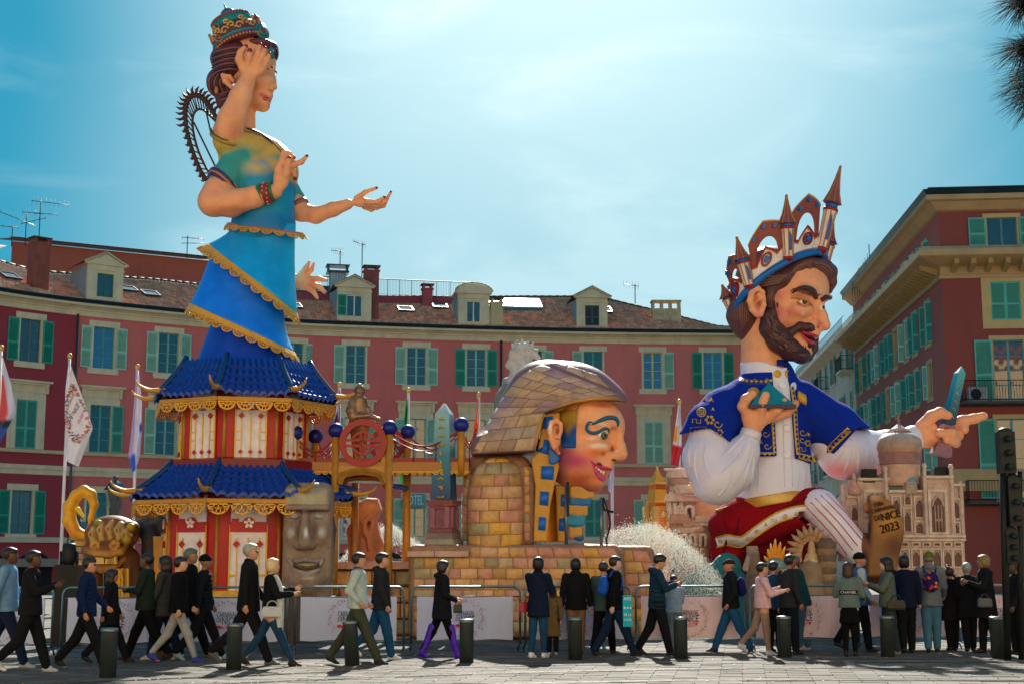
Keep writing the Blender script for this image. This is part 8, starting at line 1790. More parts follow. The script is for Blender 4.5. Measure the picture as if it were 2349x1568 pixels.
# ================================================================ golden dragon
def dragon():
 f = Fig(31.0); q = lambda x,y,d=0: (*kd(x,y),d); t = thing('golden_dragon','gold and brown dragon head with a gaping toothed mouth and straw beard','carnival figure',(f.q(*q(760,1560))[0],31.0,0.0)); g = '#7a4c24'; dk = '#4a2a18'; s = SDF(f)
 s.ell(q(770,1330),(62,40,42),g,0); s.ell(q(730,1440,-14),(56,40,24),g,12); s.ell(q(720,1520,-10),(46,34,22),'#7a4c26',8); s.ell(q(725,1500,-44),(34,22,10),'#1c0c0a',3,mode='-')
 s.chain([q(600,1440,-38),q(660,1465,-50),q(740,1470,-54),q(830,1455,-46),q(880,1400,-30)],[6,7,8,7,5],'#b8843c',4); s.chain([q(620,1540,-30),q(700,1575,-42),q(790,1560,-38),q(850,1500,-28)],[5,8,8,5],'#9a6a34',4)
 for x in (655,790): s.ell(q(x,1410,-46),(12,11,9),'#c0904a',3); s.ell(q(x,1416,-56),(6,6,4.5),dk,1,mode='-'); s.chain([q(x-22,1390,-50),q(x,1378,-56),q(x+24,1392,-54),q(x+22,1418,-54)],[3,3.4,3.4,2.6],'#c8963c',2)
 for x,y in ((640,1330),(700,1300),(760,1290),(820,1300),(870,1330)): s.chain([q(x,y+60,-36),q(x-12,y,-36),q(x+8,y-32,-26),q(x+26,y+10,-30)],[5,7,7,5],'#c8a468',3)
 s.ell(q(905,1290,-20),(18,18,16),'#5a3a1c',6); s.ell(q(900,1280,-34),(9,8,8),'#b8a020',2); s.ell(q(675,1250,-26),(9,8,6),'#8a9a2c',2); s.ell(q(870,1370,-38),(10,9,12),'#b89a2a',3); s.cone(q(880,1500),q(880,1900),26,30,'#5a3a22',6); s.cone(q(640,1500),q(640,1900),22,24,'#6a4426',6)
 [s.stroke([q(x-18,y+50,-44),q(x-20,y,-44),q(x-6,y-26,-34)],2.4,'#2a1208',.6,.9) for x,y in ((640,1330),(700,1300),(760,1290),(820,1300),(870,1330))]; s.paint(q(880,1420,-30),(22,30,30),'#3a1e10',.9,.8); s.paint(q(640,1500,-34),(16,20,16),'#3a1e10',.9,.8); s.paint(q(725,1505,-40),(36,30,11),'#170a08',.4,.98); s.build('dragon_head',1.5,M_PAINT,t)
 mb = MB('#d9b060');
 for x in (690,760,775): p = f.q(*q(x,1500,-44)); mb.box(p,(.10,.06,.11),taper=.8)
 mb.build('tooth',M_GLOSS,t)
 h = SDF(f); h.chain([q(600,1345,-6),q(520,1320,-6),q(478,1240,-6),q(478,1150,-6),q(520,1070,-6),q(575,1032,-6),q(625,1060,-6),q(648,1130,-6),q(625,1220,-6),q(608,1310,-6)],[9,14,15,14,13,12,12,9,6,2],'#e0a418',4); h.cone(q(535,1160,-10),q(575,1215,-12),6,3,'#d8c020',2); h.ell(q(460,1130,-8),(9,7,9),'#c8c020',3); h.paint(q(500,1310,-10),(30,30,22),'#d06a14',.9,.8); h.build('curled_horn',1.6,M_GOLD,t)
 st = MB(); r = random.Random(3); lz = lambda x,y,d=0: ((x/4.367)/1.0898,(1350+y/4.367)/1.0898,d)
 for k in range(110):
  x = r.uniform(1235,1415) if k > 25 else r.uniform(855,920); st.c(r.choice(('#d8a818','#e8bc28','#b88410'))); a = f.q(*lz(x*.97+30 if k > 25 else x,300+r.uniform(0,40),-36-r.uniform(0,6))); b = f.q(*lz(x+r.uniform(-20,20),900,-36-r.uniform(0,8))); st.tube([a,(a+b)/2+(r.uniform(-.03,.03),0,0),b],.018,4,caps=False)
 st.build('straw_beard',M_GOLD,t)['kind'] = 'stuff'
 # stone pillar blocks each side
 tt = thing('brick_pedestal','painted brick pedestal the golden dragon rests on','pedestal',(f.q(*q(760,1560))[0],31.6,0.0)); rr = random.Random(2)
 for x0,x1,y0 in ((490,610,1355),(940,1010,1370)):
  for k in range(11):
   a = f.q(*q(x0,y0+14+(k+1)*46)); b = f.q(*q(x1,y0+14+k*46)); mb = MB(rr.choice(BR)); mb.bb(a[0]+rr.uniform(0,.05),b[0]-rr.uniform(0,.05),31.2,31.9,a[2]+.02,b[2]-.01); mb.build('stone_block',M_STONE,tt)
  a = f.q(*q(x0-12,y0+14)); b = f.q(*q(x1+8,y0-6)); mb = MB('#c0a088'); mb.bb(a[0],b[0],31.1,32,a[2],b[2]); mb.build('cap_stone',M_STONE,tt)
 mb = MB('#b8842c'); a = f.q(*q(1010,1480)); b = f.q(*q(1118,1345)); mb.bb(a[0],b[0],31.0,32,0,b[2]); mb.build('gold_panel',M_GOLD,tt)
 s = SDF(f); tt = thing('draped_rock','grey-blue crumpled rock form between the dragon and the pagoda','ornament',(f.q(*q(1040,1300))[0],32.0,0.0))
 for x,y,x2,y2 in ((940,1270,1100,1180),(960,1300,1120,1230),(1000,1330,1120,1290),(1060,1200,1125,1180),(940,1300,1000,1340)): s.cone(q(x,y,20),q(x2,y2,20),9,12,'#3e4e58',2)
 s.cone(q(1040,1320,20),q(1040,1900,20),22,24,'#2e3238',5); s.build('rock',1.8,M_STONE,tt)
dragon()
def lamp_gear():
 b = G(155,1530); t = thing('stage_light','black moving stage light on a black case left of the dragon','stage light',(W(150,1300,27)[0],27.0,0.0)); c = W(160,1325,27); mb = MB('#0e1012'); mb.bb(c[0]-.22,c[0]+.22,26.8,27.4,0,c[2]+.25); mb.build('flight_case',M_DARK,t); mb = MB('#15181c'); p = W(158,1290,27); mb.tube([p-(0.15,0,.1),p+(-.15,0,.22)],.03,6); mb.tube([p-(-.15,0,.1),p+(.15,0,.22)],.03,6); mb.lathe(p+(0,0,-.05),[(.10,0),(.13,.1),(.13,.38),(.09,.42)],14); mb.build('lamp_head',M_DARK,t)
 t = thing('street_lantern','grey street lantern seen behind the dragon','street lamp',(W(*kd(780,1100),45)[0],45.0,0.0)); p = W(*kd(785,1200),45); mb = MB('#2f4a55'); mb.tube([(p[0],45,0),(p[0],45,p[2])],.09,8); mb.build('post',M_DARK,t)
 for dx,dz in ((0,0),(-1.1,-1.2),(1.1,-1.2)): mb = MB('#4a6a74'); mb.lathe(p+np.array((dx,0,dz)),[(.12,0),(.32,.75),(.38,.78),(.2,1.0),(.05,1.1),(.1,1.2),(0,1.25)],6,False); mb.build('lantern',M_GLASS,t)
lamp_gear()
# ================================================================ barriers with printed banners
SUN_ = None
def confetti(parent,cx,cz,R,M,seed):
 r = random.Random(seed); mb = MB(); mb.M = M
 for k in range(210):
  a = r.uniform(0,2*pi); rr = R*r.gauss(1,.09); s_ = r.uniform(.006,.012); mb.c(r.choice(('#d9445a','#e07a3a','#3a8a8a','#2f5a9a','#3f8a4a','#c8306a'))); x,z = cx+rr*cos(a),cz+rr*sin(a)*1.02; d = r.uniform(0,pi); c,s = cos(d)*s_,sin(d)*s_
  mb._add([(x-c,0,z-s),(x+s*.7,0,z-c*.7),(x+c,0,z+s),(x-s*.7,0,z+c*.7)],[(0,1,2,3)])
 mb.build('confetti_print',M_CLOTH,parent)['kind'] = 'stuff'
TXT = {t: textmesh(t,1.0) for t in ('CARNAVAL','DE','NICE','150 ANS')}
BARR = [(-122,116,1508,'at the left picture edge'),(138,394,1504,'behind the man in the blue puffer jacket'),(399,657,1502,'behind the tall grey-haired man and the blond woman'),(675,926,1499,'behind the knit-sweater man'),(943,1193,1497,'behind the woman in purple boots'),(1205,1447,1496,'behind the woman with the red handbag'),(1460,1712,1494,'between the navy puffer jacket and the flat-capped man'),(1722,1972,1491,'behind the woman in the pink sweater'),(1984,2190,1488,'behind the long-haired women at the right'),(2202,2420,1486,'at the right picture edge')]
def barrier(i,xa,xb,by,where):
 A = G(xa,by); B = G(xb,by-2); d = B-A; L = np.linalg.norm(d); x = d/L; n = np.array((-x[1],x[0],0)); t = thing('crowd_barrier','steel crowd barrier with carnival banner '+where,'barrier',tuple((A+B)/2),group='crowd barriers with carnival banners'); M = basis(A,x,n,(0,0,1)); H = 1.12; r = .12
 mb = MB('#5d7f88'); mb.M = M; P = [(0,0,.12),(0,0,H-r)]+[(r-r*cos(a),0,H-r+r*sin(a)) for a in np.linspace(.2,pi/2,5)]+[(L-r+r*sin(a),0,H-r+r*cos(a)) for a in np.linspace(0,pi/2-.2,5)]+[(L,0,H-r),(L,0,.12)]; mb.tube(P,.021,8); mb.tube([(0,0,.2),(L,0,.2)],.014,6); mb.tube([(0,0,.95),(L,0,.95)],.014,6); mb.build('frame',M_METAL,t)
 b2 = MB('#5d7f88'); b2.M = M
 k = int(L/.13)
 for j in range(1,k): b2.tube([(L*j/k,.012,.2),(L*j/k,.012,.95)],.0065,4,caps=False)
 b2.build('bars',M_METAL,t)['kind'] = 'stuff'
 for xx in (0.0,L): f = MB('#4b6a72'); f.M = M; f.tube([(xx,-.28,.02),(xx,-.2,.10),(xx,0,.14),(xx,.2,.10),(xx,.28,.02)],.016,6); f.build('foot',M_METAL,t)
 wx0,wx1 = (.09,L-.13) if i != 2 else (-.05,L-.06); n_,m_ = 26,8; V = np.zeros((m_+1,n_+1,3)); r_ = random.Random(i); ph = [r_.uniform(0,6) for _ in range(3)]
 for j in range(m_+1):
  for k in range(n_+1): u,v = k/n_,j/m_; xx = wx0+(wx1-wx0)*u; y = -.035-.018*sin(u*9+ph[0])*v-.012*sin(u*23+ph[1]+v*2)*(1 if i in (6,7,8) else .4); z = .955-.745*v+(.02*abs(sin(u*7+ph[2])) if j == m_ else 0)+(.02*(1-abs(2*u-1))*-1 if j == 0 else 0); V[j,k] = A+x*xx+n*y+np.array((0,0,z))
 VV,FF = slab(V); bn = MB('#c0caea' if i < 6 else '#e0c8d4'); bn._add(VV,FF,True); ban = bn.build('banner',M_BANNER,t)
 cx = (wx0+wx1)/2-(.02 if i != 4 else -.0); Mb = basis(A+n*-.075,x,n,(0,0,1)); confetti(ban,cx,.58,.30,Mb,i)
 for tx,dx,dz,sz,col,wd in (('CARNAVAL',0,.665,.135,'#15202c',.33),('DE',-.125,.575,.10,'#15202c',.08),('NICE',.04,.56,.17,'#15202c',.23),('150 ANS',.01,.462,.06,'#ffffff',.16)):
  Tv,F = TXT[tx]; w_ = np.ptp(Tv[:,0]); o = MB(col); o.M = Mb; yy = .0 if tx != '150 ANS' else -.006; o._add(np.stack([cx+dx+Tv[:,0]/w_*wd,np.full(len(Tv),yy),dz+Tv[:,1]*sz],1),F); o.build('lettering',M_DARK if tx != '150 ANS' else M_MATTE,ban)
 o = MB('#d8285c'); o.M = Mb; o._add([(cx-.12,-.003,.435),(cx+.13,-.003,.455),(cx+.13,-.003,.495),(cx-.12,-.003,.475)],[(0,1,2,3)]); o._add([(cx-.17,-.001,.44),(cx-.10,-.001,.45),(cx-.10,-.001,.49),(cx-.17,-.001,.485)],[(0,1,2,3)]); o.build('ribbon_print',M_CLOTH,ban)
for i,a in enumerate(BARR): barrier(i,*a)
def cyan_notice():
 a = W(1428,1364,23.8); b = W(1450,1436,23.8); t = thing('cyan_notice','cyan printed notice hung on the barrier right of the black-jacketed walker','sign',tuple(a)); mb = MB('#22a6c4'); mb.bb(a[0],b[0],23.76,23.77,b[2],a[2]); s = mb.build('notice_sheet',M_CLOTH,t)
 for tx,z,h in (('ANTE',.88,.07),('EN',.60,.05),('DE LA',.38,.05),('COTE',.22,.05)):
  Tv,F = textmesh(tx,1.0); w_ = np.ptp(Tv[:,0]); o = MB('#e8f4f8'); cx = (a[0]+b[0])/2; o._add(np.stack([cx+Tv[:,0]/w_*(b[0]-a[0])*.8,np.full(len(Tv),23.752),b[2]+(a[2]-b[2])*z+Tv[:,1]*h],1),F); o.build('lettering',M_MATTE,s)
cyan_notice()
# ================================================================ bollards
def bollards():
 D = [(247,1553,'nearest, at the left below the woman with long black hair'),(536,1535,'below the tall man in the black coat'),(808,1524,'slightly tilted, in front of the man in olive trousers'),(1070,1518,'right of the woman in purple boots'),(1320,1511,'in front of the tan trousers'),(1562,1509,'in front of the child in red'),(1800,1506,'beside the woman in the pink sweater'),(2037,1505,'in front of the long-haired woman in a cardigan'),(2290,1508,'dark, far right below the blond woman')]
 proto = None
 for i,(x,y,w) in enumerate(D):
  p = G(x,y); s = 1.0
  if proto is None:
   t = thing('bollard','','bollard',(0,0,0),group='dark bollards in a row',local=True); b = MB('#2c3538'); b.lathe((0,0,0),[(.112,0),(.112,.60),(.112,.615),(0,.615)],20); b.build('post',M_DARK,t); c = MB('#6f7c80'); c.lathe((0,0,0),[(.118,.615),(.12,.625),(.12,.65),(.108,.664),(0,.668)],20); c.build('cap',M_METAL,t); proto = t; o = t
  else: o = copytree(proto)
  o.location = (p[0],p[1],0); o.rotation_euler = (0,0,i*.9) if i != 2 else (0,radians(-4),0); o['label'] = 'dark round bollard, '+w
bollards()
# ================================================================ traffic light and pine branch at the right edge
def traffic_light():
 b = G(2312,1512); q = lambda x,y: W(x,y,b[1]); t = thing('traffic_light','dark traffic light post with several signal heads at the right edge','traffic light',tuple(b)); mb = MB('#15191b'); mb.tube([b,q(2298,1000)],.06,10); mb.build('post',M_DARK,t)
 for x0,y0,x1,y1 in ((2292,990,2322,1085),(2312,1095,2336,1205),(2306,1215,2330,1290)):
  a,c = q(x0,y1),q(x1,y0); mb = MB('#1c2426'); mb.box((a+c)/2,((c[0]-a[0])/2,.12,(c[2]-a[2])/2)); mb.sphere(((a[0]+c[0])/2,b[1],c[2]),((c[0]-a[0])/2,.13,.08),12)
  for k in range(3): mb.tube([((a[0]+c[0])/2,b[1]-.12,a[2]+(c[2]-a[2])*(k+.5)/3),((a[0]+c[0])/2,b[1]-.26,a[2]+(c[2]-a[2])*(k+.5)/3-.02)],(c[0]-a[0])*.22,12)
  mb.build('signal_head',M_DARK,t)
 mb = MB('#15191b'); mb.tube([q(2345,1540)*np.array((1,1,0)),q(2338,1080)],.05,8); mb.build('side_post',M_DARK,t)
traffic_light()
def pine():
 t = thing('pine_branch','dark pine branch with long needles hanging into the top right corner','tree branch',tuple(W(2400,60,9.0))); m = vmat('pine_needle',.95,.3,5.0,spec=.03); m2 = vmat('bark',.9,.3,9.0,.6,30)
 q = lambda x,y,d=0: W(x,y,9.0+d); b = MB('#241a14'); br = [[(2620,-120),(2480,20),(2400,90),(2345,110)],[(2480,20),(2400,-10),(2340,5)],[(2400,90),(2370,170),(2380,230)],[(2560,-60),(2420,-60),(2360,-40)],[(2480,20),(2440,140),(2420,210)]]
 for P in br: C = crv([q(*p) for p in P],6); b.tube(C,np.linspace(.03,.012,len(C)),6)
 b.build('branch',m2,t); V = []; F = []; C = []; r = random.Random(11); k = 0
 for P in br:
  Q = crv([np.array(p,float) for p in P],10)
  for j in range(len(Q)):
   for _ in range(34 if j > len(Q)*.35 else 8):
    a = r.uniform(pi*.45,pi*1.6) if r.random() < .8 else r.uniform(0,2*pi); L = r.uniform(50,105); base = Q[j]+np.array((r.uniform(-6,6),r.uniform(-6,6))); tip = base+np.array((cos(a)*L,-sin(a)*L*.6+L*.25)); d0,d1 = r.uniform(-.1,.1),r.uniform(-.3,.3); A = q(*base,d0); M_ = q(*((base+tip)/2+np.array((0,-5))),(d0+d1)/2); B = q(*tip,d1); w = .0024
    for p_,s_ in ((A,1),(M_,1),(B,.2)): V += [p_+(w*s_,0,0),p_+(-w*s_*.5,w*s_,w*s_*.8),p_+(-w*s_*.5,-w*s_,-w*s_*.8)]
    for h in (0,3):
     for i in range(3): F.append((k+h+i,k+h+(i+1) % 3,k+h+3+(i+1) % 3,k+h+3+i))
    k += 9; C += [lin('#141d14')]*9
 meshobj('needles',V,np.array(F),m,t,C)['kind'] = 'stuff'
pine()
def hotel_sign():
 x,y,dx,dy = fac(950); z0,z1 = zf(.215),zf(.275); t = thing('hotel_sign','teal hotel sign above a lower window left of the obelisk','sign',(x,y,z0)); M = basis((x+dy*.3,y-dx*.3,0),(dx,dy,0),(-dy,dx,0),(0,0,1)); w = 1.45/2; mb = MB('#4f9fa8'); mb.M = M; mb.bb(-w,w,-.04,.04,z0,z1); s = mb.build('sign_board',M_MATTE,t); Tv,F = textmesh('HOTEL',1.0); w_ = np.ptp(Tv[:,0]); o = MB('#dff0f0'); o.M = M; o._add(np.stack([Tv[:,0]/w_*w*1.7,np.full(len(Tv),-.046),(z0+z1)/2+Tv[:,1]*(z1-z0)*.95],1),F); o.build('lettering',M_MATTE,s)
hotel_sign()
# ================================================================ people
def person(px,fy,hy,deg,label,legs=((25,8),(-22,12)),arms=((-18,12),(20,22)),skin='#c08a6a',hair='#191414',style='short',top='#16181c',coat=.47,puffer=False,trousers='#14161a',shoes='#17181a',build=1.08,hood=False,skirt=None,lean=0.0,bow=0.0,mat=None,glasses=False,collar=None,extras=(),vest=None,cuffs=None,tight=False,headturn=0.0,sole=None,sleeve=None,boots=None):
 B = G(px,fy); H = W(px,hy,B[1])[2]; th = radians(deg); fx,fy_ = cos(th),sin(th); ln = radians(lean)
 T = lambda f,l,z: (B[0]+H*(f*fx-l*fy_),B[1]+H*(f*fy_+l*fx),H*z)
 K = lambda f,l,z: T(f*cos(ln)+(z-.5)*sin(ln),l,.5+(z-.5)*cos(ln)-f*sin(ln))      # upper body, leaning
 t = thing('person',label,'person',tuple(B)); s = SDF(); sk = skin; hx = bow*.05
 ha = th+radians(headturn); Rz = np.array([[cos(ha),-sin(ha),0],[sin(ha),cos(ha),0],[0,0,1]]); hc = np.array(K(.012+hx*.6,0,.925)); fw = np.array((cos(ha),sin(ha),-.45*bow)); lw = np.array((-sin(ha),cos(ha),0)); up = np.array((.45*bow*cos(ha),.45*bow*sin(ha),1.0)); hp = lambda a,b_,c: tuple(hc+H*(fw*a+lw*b_+up*c))
 s.ell(hp(-.004,0,.012),np.array((.058,.047,.055))*H,sk,0,Rz); s.ell(hp(.014,0,-.022),np.array((.044,.037,.045))*H,sk,.02*H,Rz); s.cone(hp(.046,0,.004),hp(.058,0,-.012),.005*H,.008*H,sk,.008*H); s.ell(hp(.036,0,-.050),.014*H,sk,.012*H)
 for b_ in (-1,1): s.ell(hp(-.004,b_*.043,-.006),np.array((.010,.005,.016))*H,sk,.004*H,Rz); s.paint(hp(.046,b_*.018,.006),.0065*H,'#1c1412',.5); s.stroke([hp(.050,b_*.010,.017),hp(.045,b_*.026,.017)],.004*H,'#241a16',.5)
 s.stroke([hp(.052,-.012,-.032),hp(.052,.012,-.032)],.005*H,'#8a4a44',.6)
 s.cone(hp(-.010,0,-.04),K(-.01,0,.83),.026*H,.032*H,sk,.01*H); s.cone(K(0,0,.78),T(0,0,.53),.06*H,.06*H,sk,.02*H)
 J = []                           # legs
 for sd_,(a,kb) in zip((-1,1),legs):
  a = radians(a); k = radians(kb); hip = np.array((0,sd_*.048,.525)); kn = hip+.25*np.array((sin(a),0,-cos(a))); an = kn+.235*np.array((sin(a-k),0,-cos(a-k))); J.append([hip,kn,an,a-k])
 low = min(j[2][2] for j in J)-.040
 for j in J:
  for q in range(3): j[q] = j[q]-(0,0,low)
 dz = -low
 for h_,kn,an,fa in J: s.chain([T(*h_),T(*kn),T(*an)],[.05*H*build,.034*H,.022*H],sk,.015*H)
 if dz > .02 or dz < -.02: K0 = K; K = lambda f,l,z: tuple(np.array(K0(f,l,z))+(0,0,0))
 A = []                           # arms and hands
 for sd_,ar in zip((-1,1),arms):
  a,e = radians(ar[0]),radians(ar[1]); ab = radians(ar[2] if len(ar) > 2 else 9); inn = ar[3] if len(ar) > 3 else 0.0
  sh = np.array((-.005,sd_*.098*build,.805)); d = np.array((sin(a),sd_*sin(ab)*.8,-cos(a)*cos(ab))); el = sh+.165*d/np.linalg.norm(d); d2 = np.array((sin(a+e),-sd_*inn+sd_*sin(ab)*.3,-cos(a+e))); d2 /= np.linalg.norm(d2); wr = el+.145*d2; A.append((sh,el,wr,d2,sd_))
  s.chain([K(*sh),K(*el),K(*wr)],[.026*H,.021*H,.014*H],sk,.01*H); pm = wr+d2*.028; s.cone(K(*wr),K(*pm),.014*H,.017*H,sk,.008*H); side = np.cross(d2,(0,1,0)); side /= np.linalg.norm(side)+1e-6
  for k in range(4): o = side*(k-1.5)*.0105; L_ = (.030,.036,.034,.026)[k]; b0 = pm+o+d2*.012; b1 = b0+d2*L_*.6+np.array((0,-sd_*.006,0)); b2 = b1+d2*L_*.4+np.array((0,-sd_*.014,0)); s.chain([K(*b0),K(*b1),K(*b2)],[.0066*H,.0062*H,.0055*H],sk,.002)
  s.chain([K(*(wr+d2*.012)),K(*(wr+d2*.03-side*.022+np.array((0,-sd_*.008,0)))),K(*(wr+d2*.05-side*.026+np.array((0,-sd_*.012,0))))],[.009*H,.0075*H,.006*H],sk,.006)
 s.build('body',.0145,M_SKIN,t)
 mt = mat or M_CLOTH; c = SDF(); b = build; bot = coat
 zt = [.80,.70,.62,.54,bot] if bot < .52 else [.80,.72,.64,.58,bot]; rw = [.088,.098,.096,.104,.114]
 if bot < .40: rw[-1] = .124
 n = 9 if puffer else 7; zz_ = np.linspace(.80,bot,n); ww = np.interp(-zz_,[-z for z in zt],rw)
 for i,(z,w_) in enumerate(zip(zz_,ww)):
  KK = K if z > .5 else T
  hgt = abs(.80-bot)/n*(.62 if puffer else 1.1); c.ell(KK(.004,0,z),np.array((w_*.72*b,w_*b,max(hgt,.02)*1.0))*H,top,(.008 if puffer else .03)*H,np.array([[cos(th),-sin(th),0],[sin(th),cos(th),0],[0,0,1]]))
 c.cone(K(0,0,.79),(K if bot > .5 else T)(0,0,bot+.03),.064*H*b,(.084+(.52-min(bot,.52))*.12)*H*b*(.93 if puffer else 1),top,(.006 if puffer else .02)*H)
 Rt = np.array([[cos(th),-sin(th),0],[sin(th),cos(th),0],[0,0,1]]); c.add(d_box(T(0,0,bot-.16),np.array((.3,.3,.155))*H,Rt,0),top,.006*H,'-')
 c.cone(K(0,-.075*b,.808),K(0,.075*b,.808),.030*H,.030*H,top,.02*H)
 for sh,el,wr,d2,sd_ in A:
  if vest: continue
  w2 = wr-d2*.010; r1 = .037*H*b; cs = sleeve or top; c.chain([K(*sh),K(*el),K(*w2)],[r1*1.08,r1*.86,r1*.62],cs,.012*H)
  if puffer:
   for u in (.3,.6,.9,1.2,1.5,1.8): p = sh+(el-sh)*u if u < 1 else el+(w2-el)*(u-1); c.ell(K(*p),r1*1.10*(1-.14*u),cs,.004*H)
 if hood: c.ell(K(-.045,0,.845),np.array((.045,.06,.035))*H,top,.012*H,Rz)
 if collar: c.ell(K(-.006,0,.855),np.array((.042,.045,.024))*H,collar,.006*H,Rz)
 if vest: c.paint(K(0,-.1,.7),.04*H,vest,.5)
 c.build('jacket' if bot > .36 else 'coat',.0175,mt,t)
 g = SDF()
 if skirt: g.cone(T(0,0,.56),T(0,0,skirt),.075*H,.115*H,trousers,.02*H); g.add(d_box(T(0,0,skirt-.145),np.array((.3,.3,.15))*H,None,0),trousers,.004,'-')
 lt = [J[0],J[1]]; lr = .9 if tight else 1.08
 for h_,kn,an,fa in lt: g.chain([T(*h_),T(*kn),T(*(an+(0,0,.012)))],[.053*H*lr*b,(.042 if tight else .048)*H,(.026 if tight else .037)*H],(boots or trousers) if False else trousers,.012*H)
 if not skirt: g.ell(T(-.008,0,.525),np.array((.064,.080,.045))*H*b,trousers,.02*H,np.array([[cos(th),-sin(th),0],[sin(th),cos(th),0],[0,0,1]]))
 g.build('skirt' if skirt else 'trousers',.0175,M_CLOTH,t)
 for h_,kn,an,fa in lt:        # shoes follow the shank
  f = SDF(); p = -fa*.75 if fa < 0 else -fa*.35; d = np.array((cos(p),0,sin(p)))
  if fa < 0: d = np.array((cos(fa*.8),0,sin(fa*.8)))
  hl = an+np.array((-.012,0,-.018)); tp = an+d*.085+np.array((0,0,-.024)); f.cone(T(*hl),T(*tp),.024*H,.017*H,shoes,.0); f.cone(T(*(an+(0,0,.012))),T(*(an+d*.04-(0,0,.012))),.026*H,.020*H,shoes,.01*H)
  if sole: f.paint(T(*((hl+tp)/2-(0,0,.022))),np.array((.07,.07,.011))*H,sole,.3)
  if boots: f.chain([T(*(an-(0,0,.01))),T(*((an+kn)/2)),T(*(kn+(0,0,.05)))],[.030*H,.036*H,.046*H],boots,.01*H); f.cone(T(*(hl+(-.01,0,-.0))),T(*(hl+(-.016,0,-.022))),.006*H,.004*H,boots,.004)
  f.build('boot' if boots else 'shoe',.014,M_GLOSS if boots else M_MATTE,t)
 h = SDF(); cap = style in ('beanie','flatcap','cap'); hs = hair
 h.ell(hp(-.010,0,.020),np.array((.065,.055,.060))*H,hs,0,Rz)
 if style in ('long','verylong'): h.chain([hp(-.02,0,.02),hp(-.035,0,-.05),hp(-.045,0,-.12 if style == 'long' else -.20)],[.05*H,.046*H,.026*H],hs,.02*H); [h.chain([hp(.004,q*.040,.01),hp(-.006,q*.044,-.06),hp(-.01,q*.045,-.12)],[.02*H,.018*H,.008*H],hs,.012*H) for q in (-1,1)]
 if style == 'bob': h.ell(hp(-.014,0,-.018),np.array((.052,.055,.05))*H,hs,.02*H,Rz)
 if style == 'curly': [h.ell(hp(-.02+.03*sin(k*2.4),.045*cos(k*1.7),-.07+.02*k),.022*H,hs,.008*H) for k in range(9)]
 if style in ('short','bob','long','verylong','curly'): h.ell(hp(.030,0,.050),np.array((.026,.036,.016))*H,hs,.01*H,Rz)
 cut = {'short': -.012,'beanie': .008,'flatcap': .020,'cap': .016}.get(style,None)
 if cut is not None: h.add(d_box(hp(0,0,cut-.1),np.array((.12,.1,.1))*H,Rz,0),hs,.006,'-') if style != 'short' else h.add(d_box(hp(.082,0,-.07),np.array((.082,.1,.095))*H,Rz,0),hs,.01,'-')
 else: h.add(d_ell(hp(.062,0,-.030),np.array((.040,.040,.052))*H,Rz),hs,.006,'-')
 if style == 'short': h.add(d_box(hp(0,0,-.135),np.array((.1,.1,.09))*H,Rz,0),hs,.01,'-')
 if style == 'flatcap': h.cone(hp(.03,0,.030),hp(.066,0,.020),.024*H,.012*H,hs,.01*H)
 if style == 'cap': h.cone(hp(.03,0,.030),hp(.075,0,.022),.020*H,.008*H,hs,.006*H)
 h.build('hat' if cap else 'hair',.0125,M_CLOTH if cap else M_HAIR,t)
 if cap and style != 'beanie': u = SDF(); u.ell(hp(-.016,0,-.004),np.array((.050,.047,.034))*H,'#6a625c',0,Rz); u.add(d_box(hp(.05,0,-.01),np.array((.05,.08,.06))*H,Rz,0),mode='-'); u.build('hair',.0125,M_HAIR,t)
 if glasses: gm = MB('#0c0d0f'); [gm.sphere(hp(.050,q*.020,.004),np.array((.012,.012,.010))*H,8) for q in (-1,1)]; gm.tube([hp(.05,-.02,.008),hp(.05,.02,.008)],.003,4); [gm.tube([hp(.046,q*.032,.008),hp(-.004,q*.046,.006)],.003,4) for q in (-1,1)]; gm.build('glasses',M_GLOSS,t)
 for kind,*a in extras:
  if kind == 'backpack':
   q = SDF(); q.ell(K(-.115,0,.70),np.array((.052,.078,.105))*H,a[0],0,np.array([[cos(th),-sin(th),0],[sin(th),cos(th),0],[0,0,1]])); q.ell(K(-.135,0,.655),np.array((.045,.064,.05))*H,a[0],.01*H,Rz)
   if len(a) > 2:
    r = random.Random(4); [q.paint(K(-.15+r.uniform(-.03,.03),r.uniform(-.08,.08),r.uniform(.6,.8)),.018*H,r.choice(('#c83a5a','#e0902a','#3a4ac0','#7a2a8a','#d85a2a')),.4) for _ in range(46)]
   o = tag(q.build('backpack',.017,M_CLOTH,None),a[1],'backpack'); m = MB(a[0] if len(a) < 4 else a[3]); [m.tube(crv([K(-.07,q_*.05,.79),K(-.02,q_*.062,.855),K(.055,q_*.065,.78),K(.03,q_*.085,.66),K(-.07,q_*.06,.62)],5),.016,6) for q_ in (-1,1)]; m.build('strap',M_CLOTH,o)
  elif kind == 'bag':
   col,lab,f0,l0,z0,w,hh,strap = a; tt = thing('handbag',lab,'handbag',T(f0,l0,z0)); M = basis(T(f0,l0,z0),(fx,fy_,0),(-fy_,fx,0),(0,0,1)); m = MB(col); m.M = M; m.loft([[(x*w*k,y*.05*k,zq) for x,y in ((-.5,-.8),(-.3,-1),(.3,-1),(.5,-.8),(.5,.8),(.3,1),(-.3,1),(-.5,.8))] for k,zq in ((.92,0),(1,.03),(.95,hh*.8),(.82,hh))],sm=False); m.build('bag_body',M_GLOSS,tt); m = MB(strap); m.M = M
   m.tube([(w*.26*cos(x),0,hh+w*.28*sin(x)) for x in np.linspace(0,pi,10)],.010,6); m.build('handle',M_GLOSS,tt)
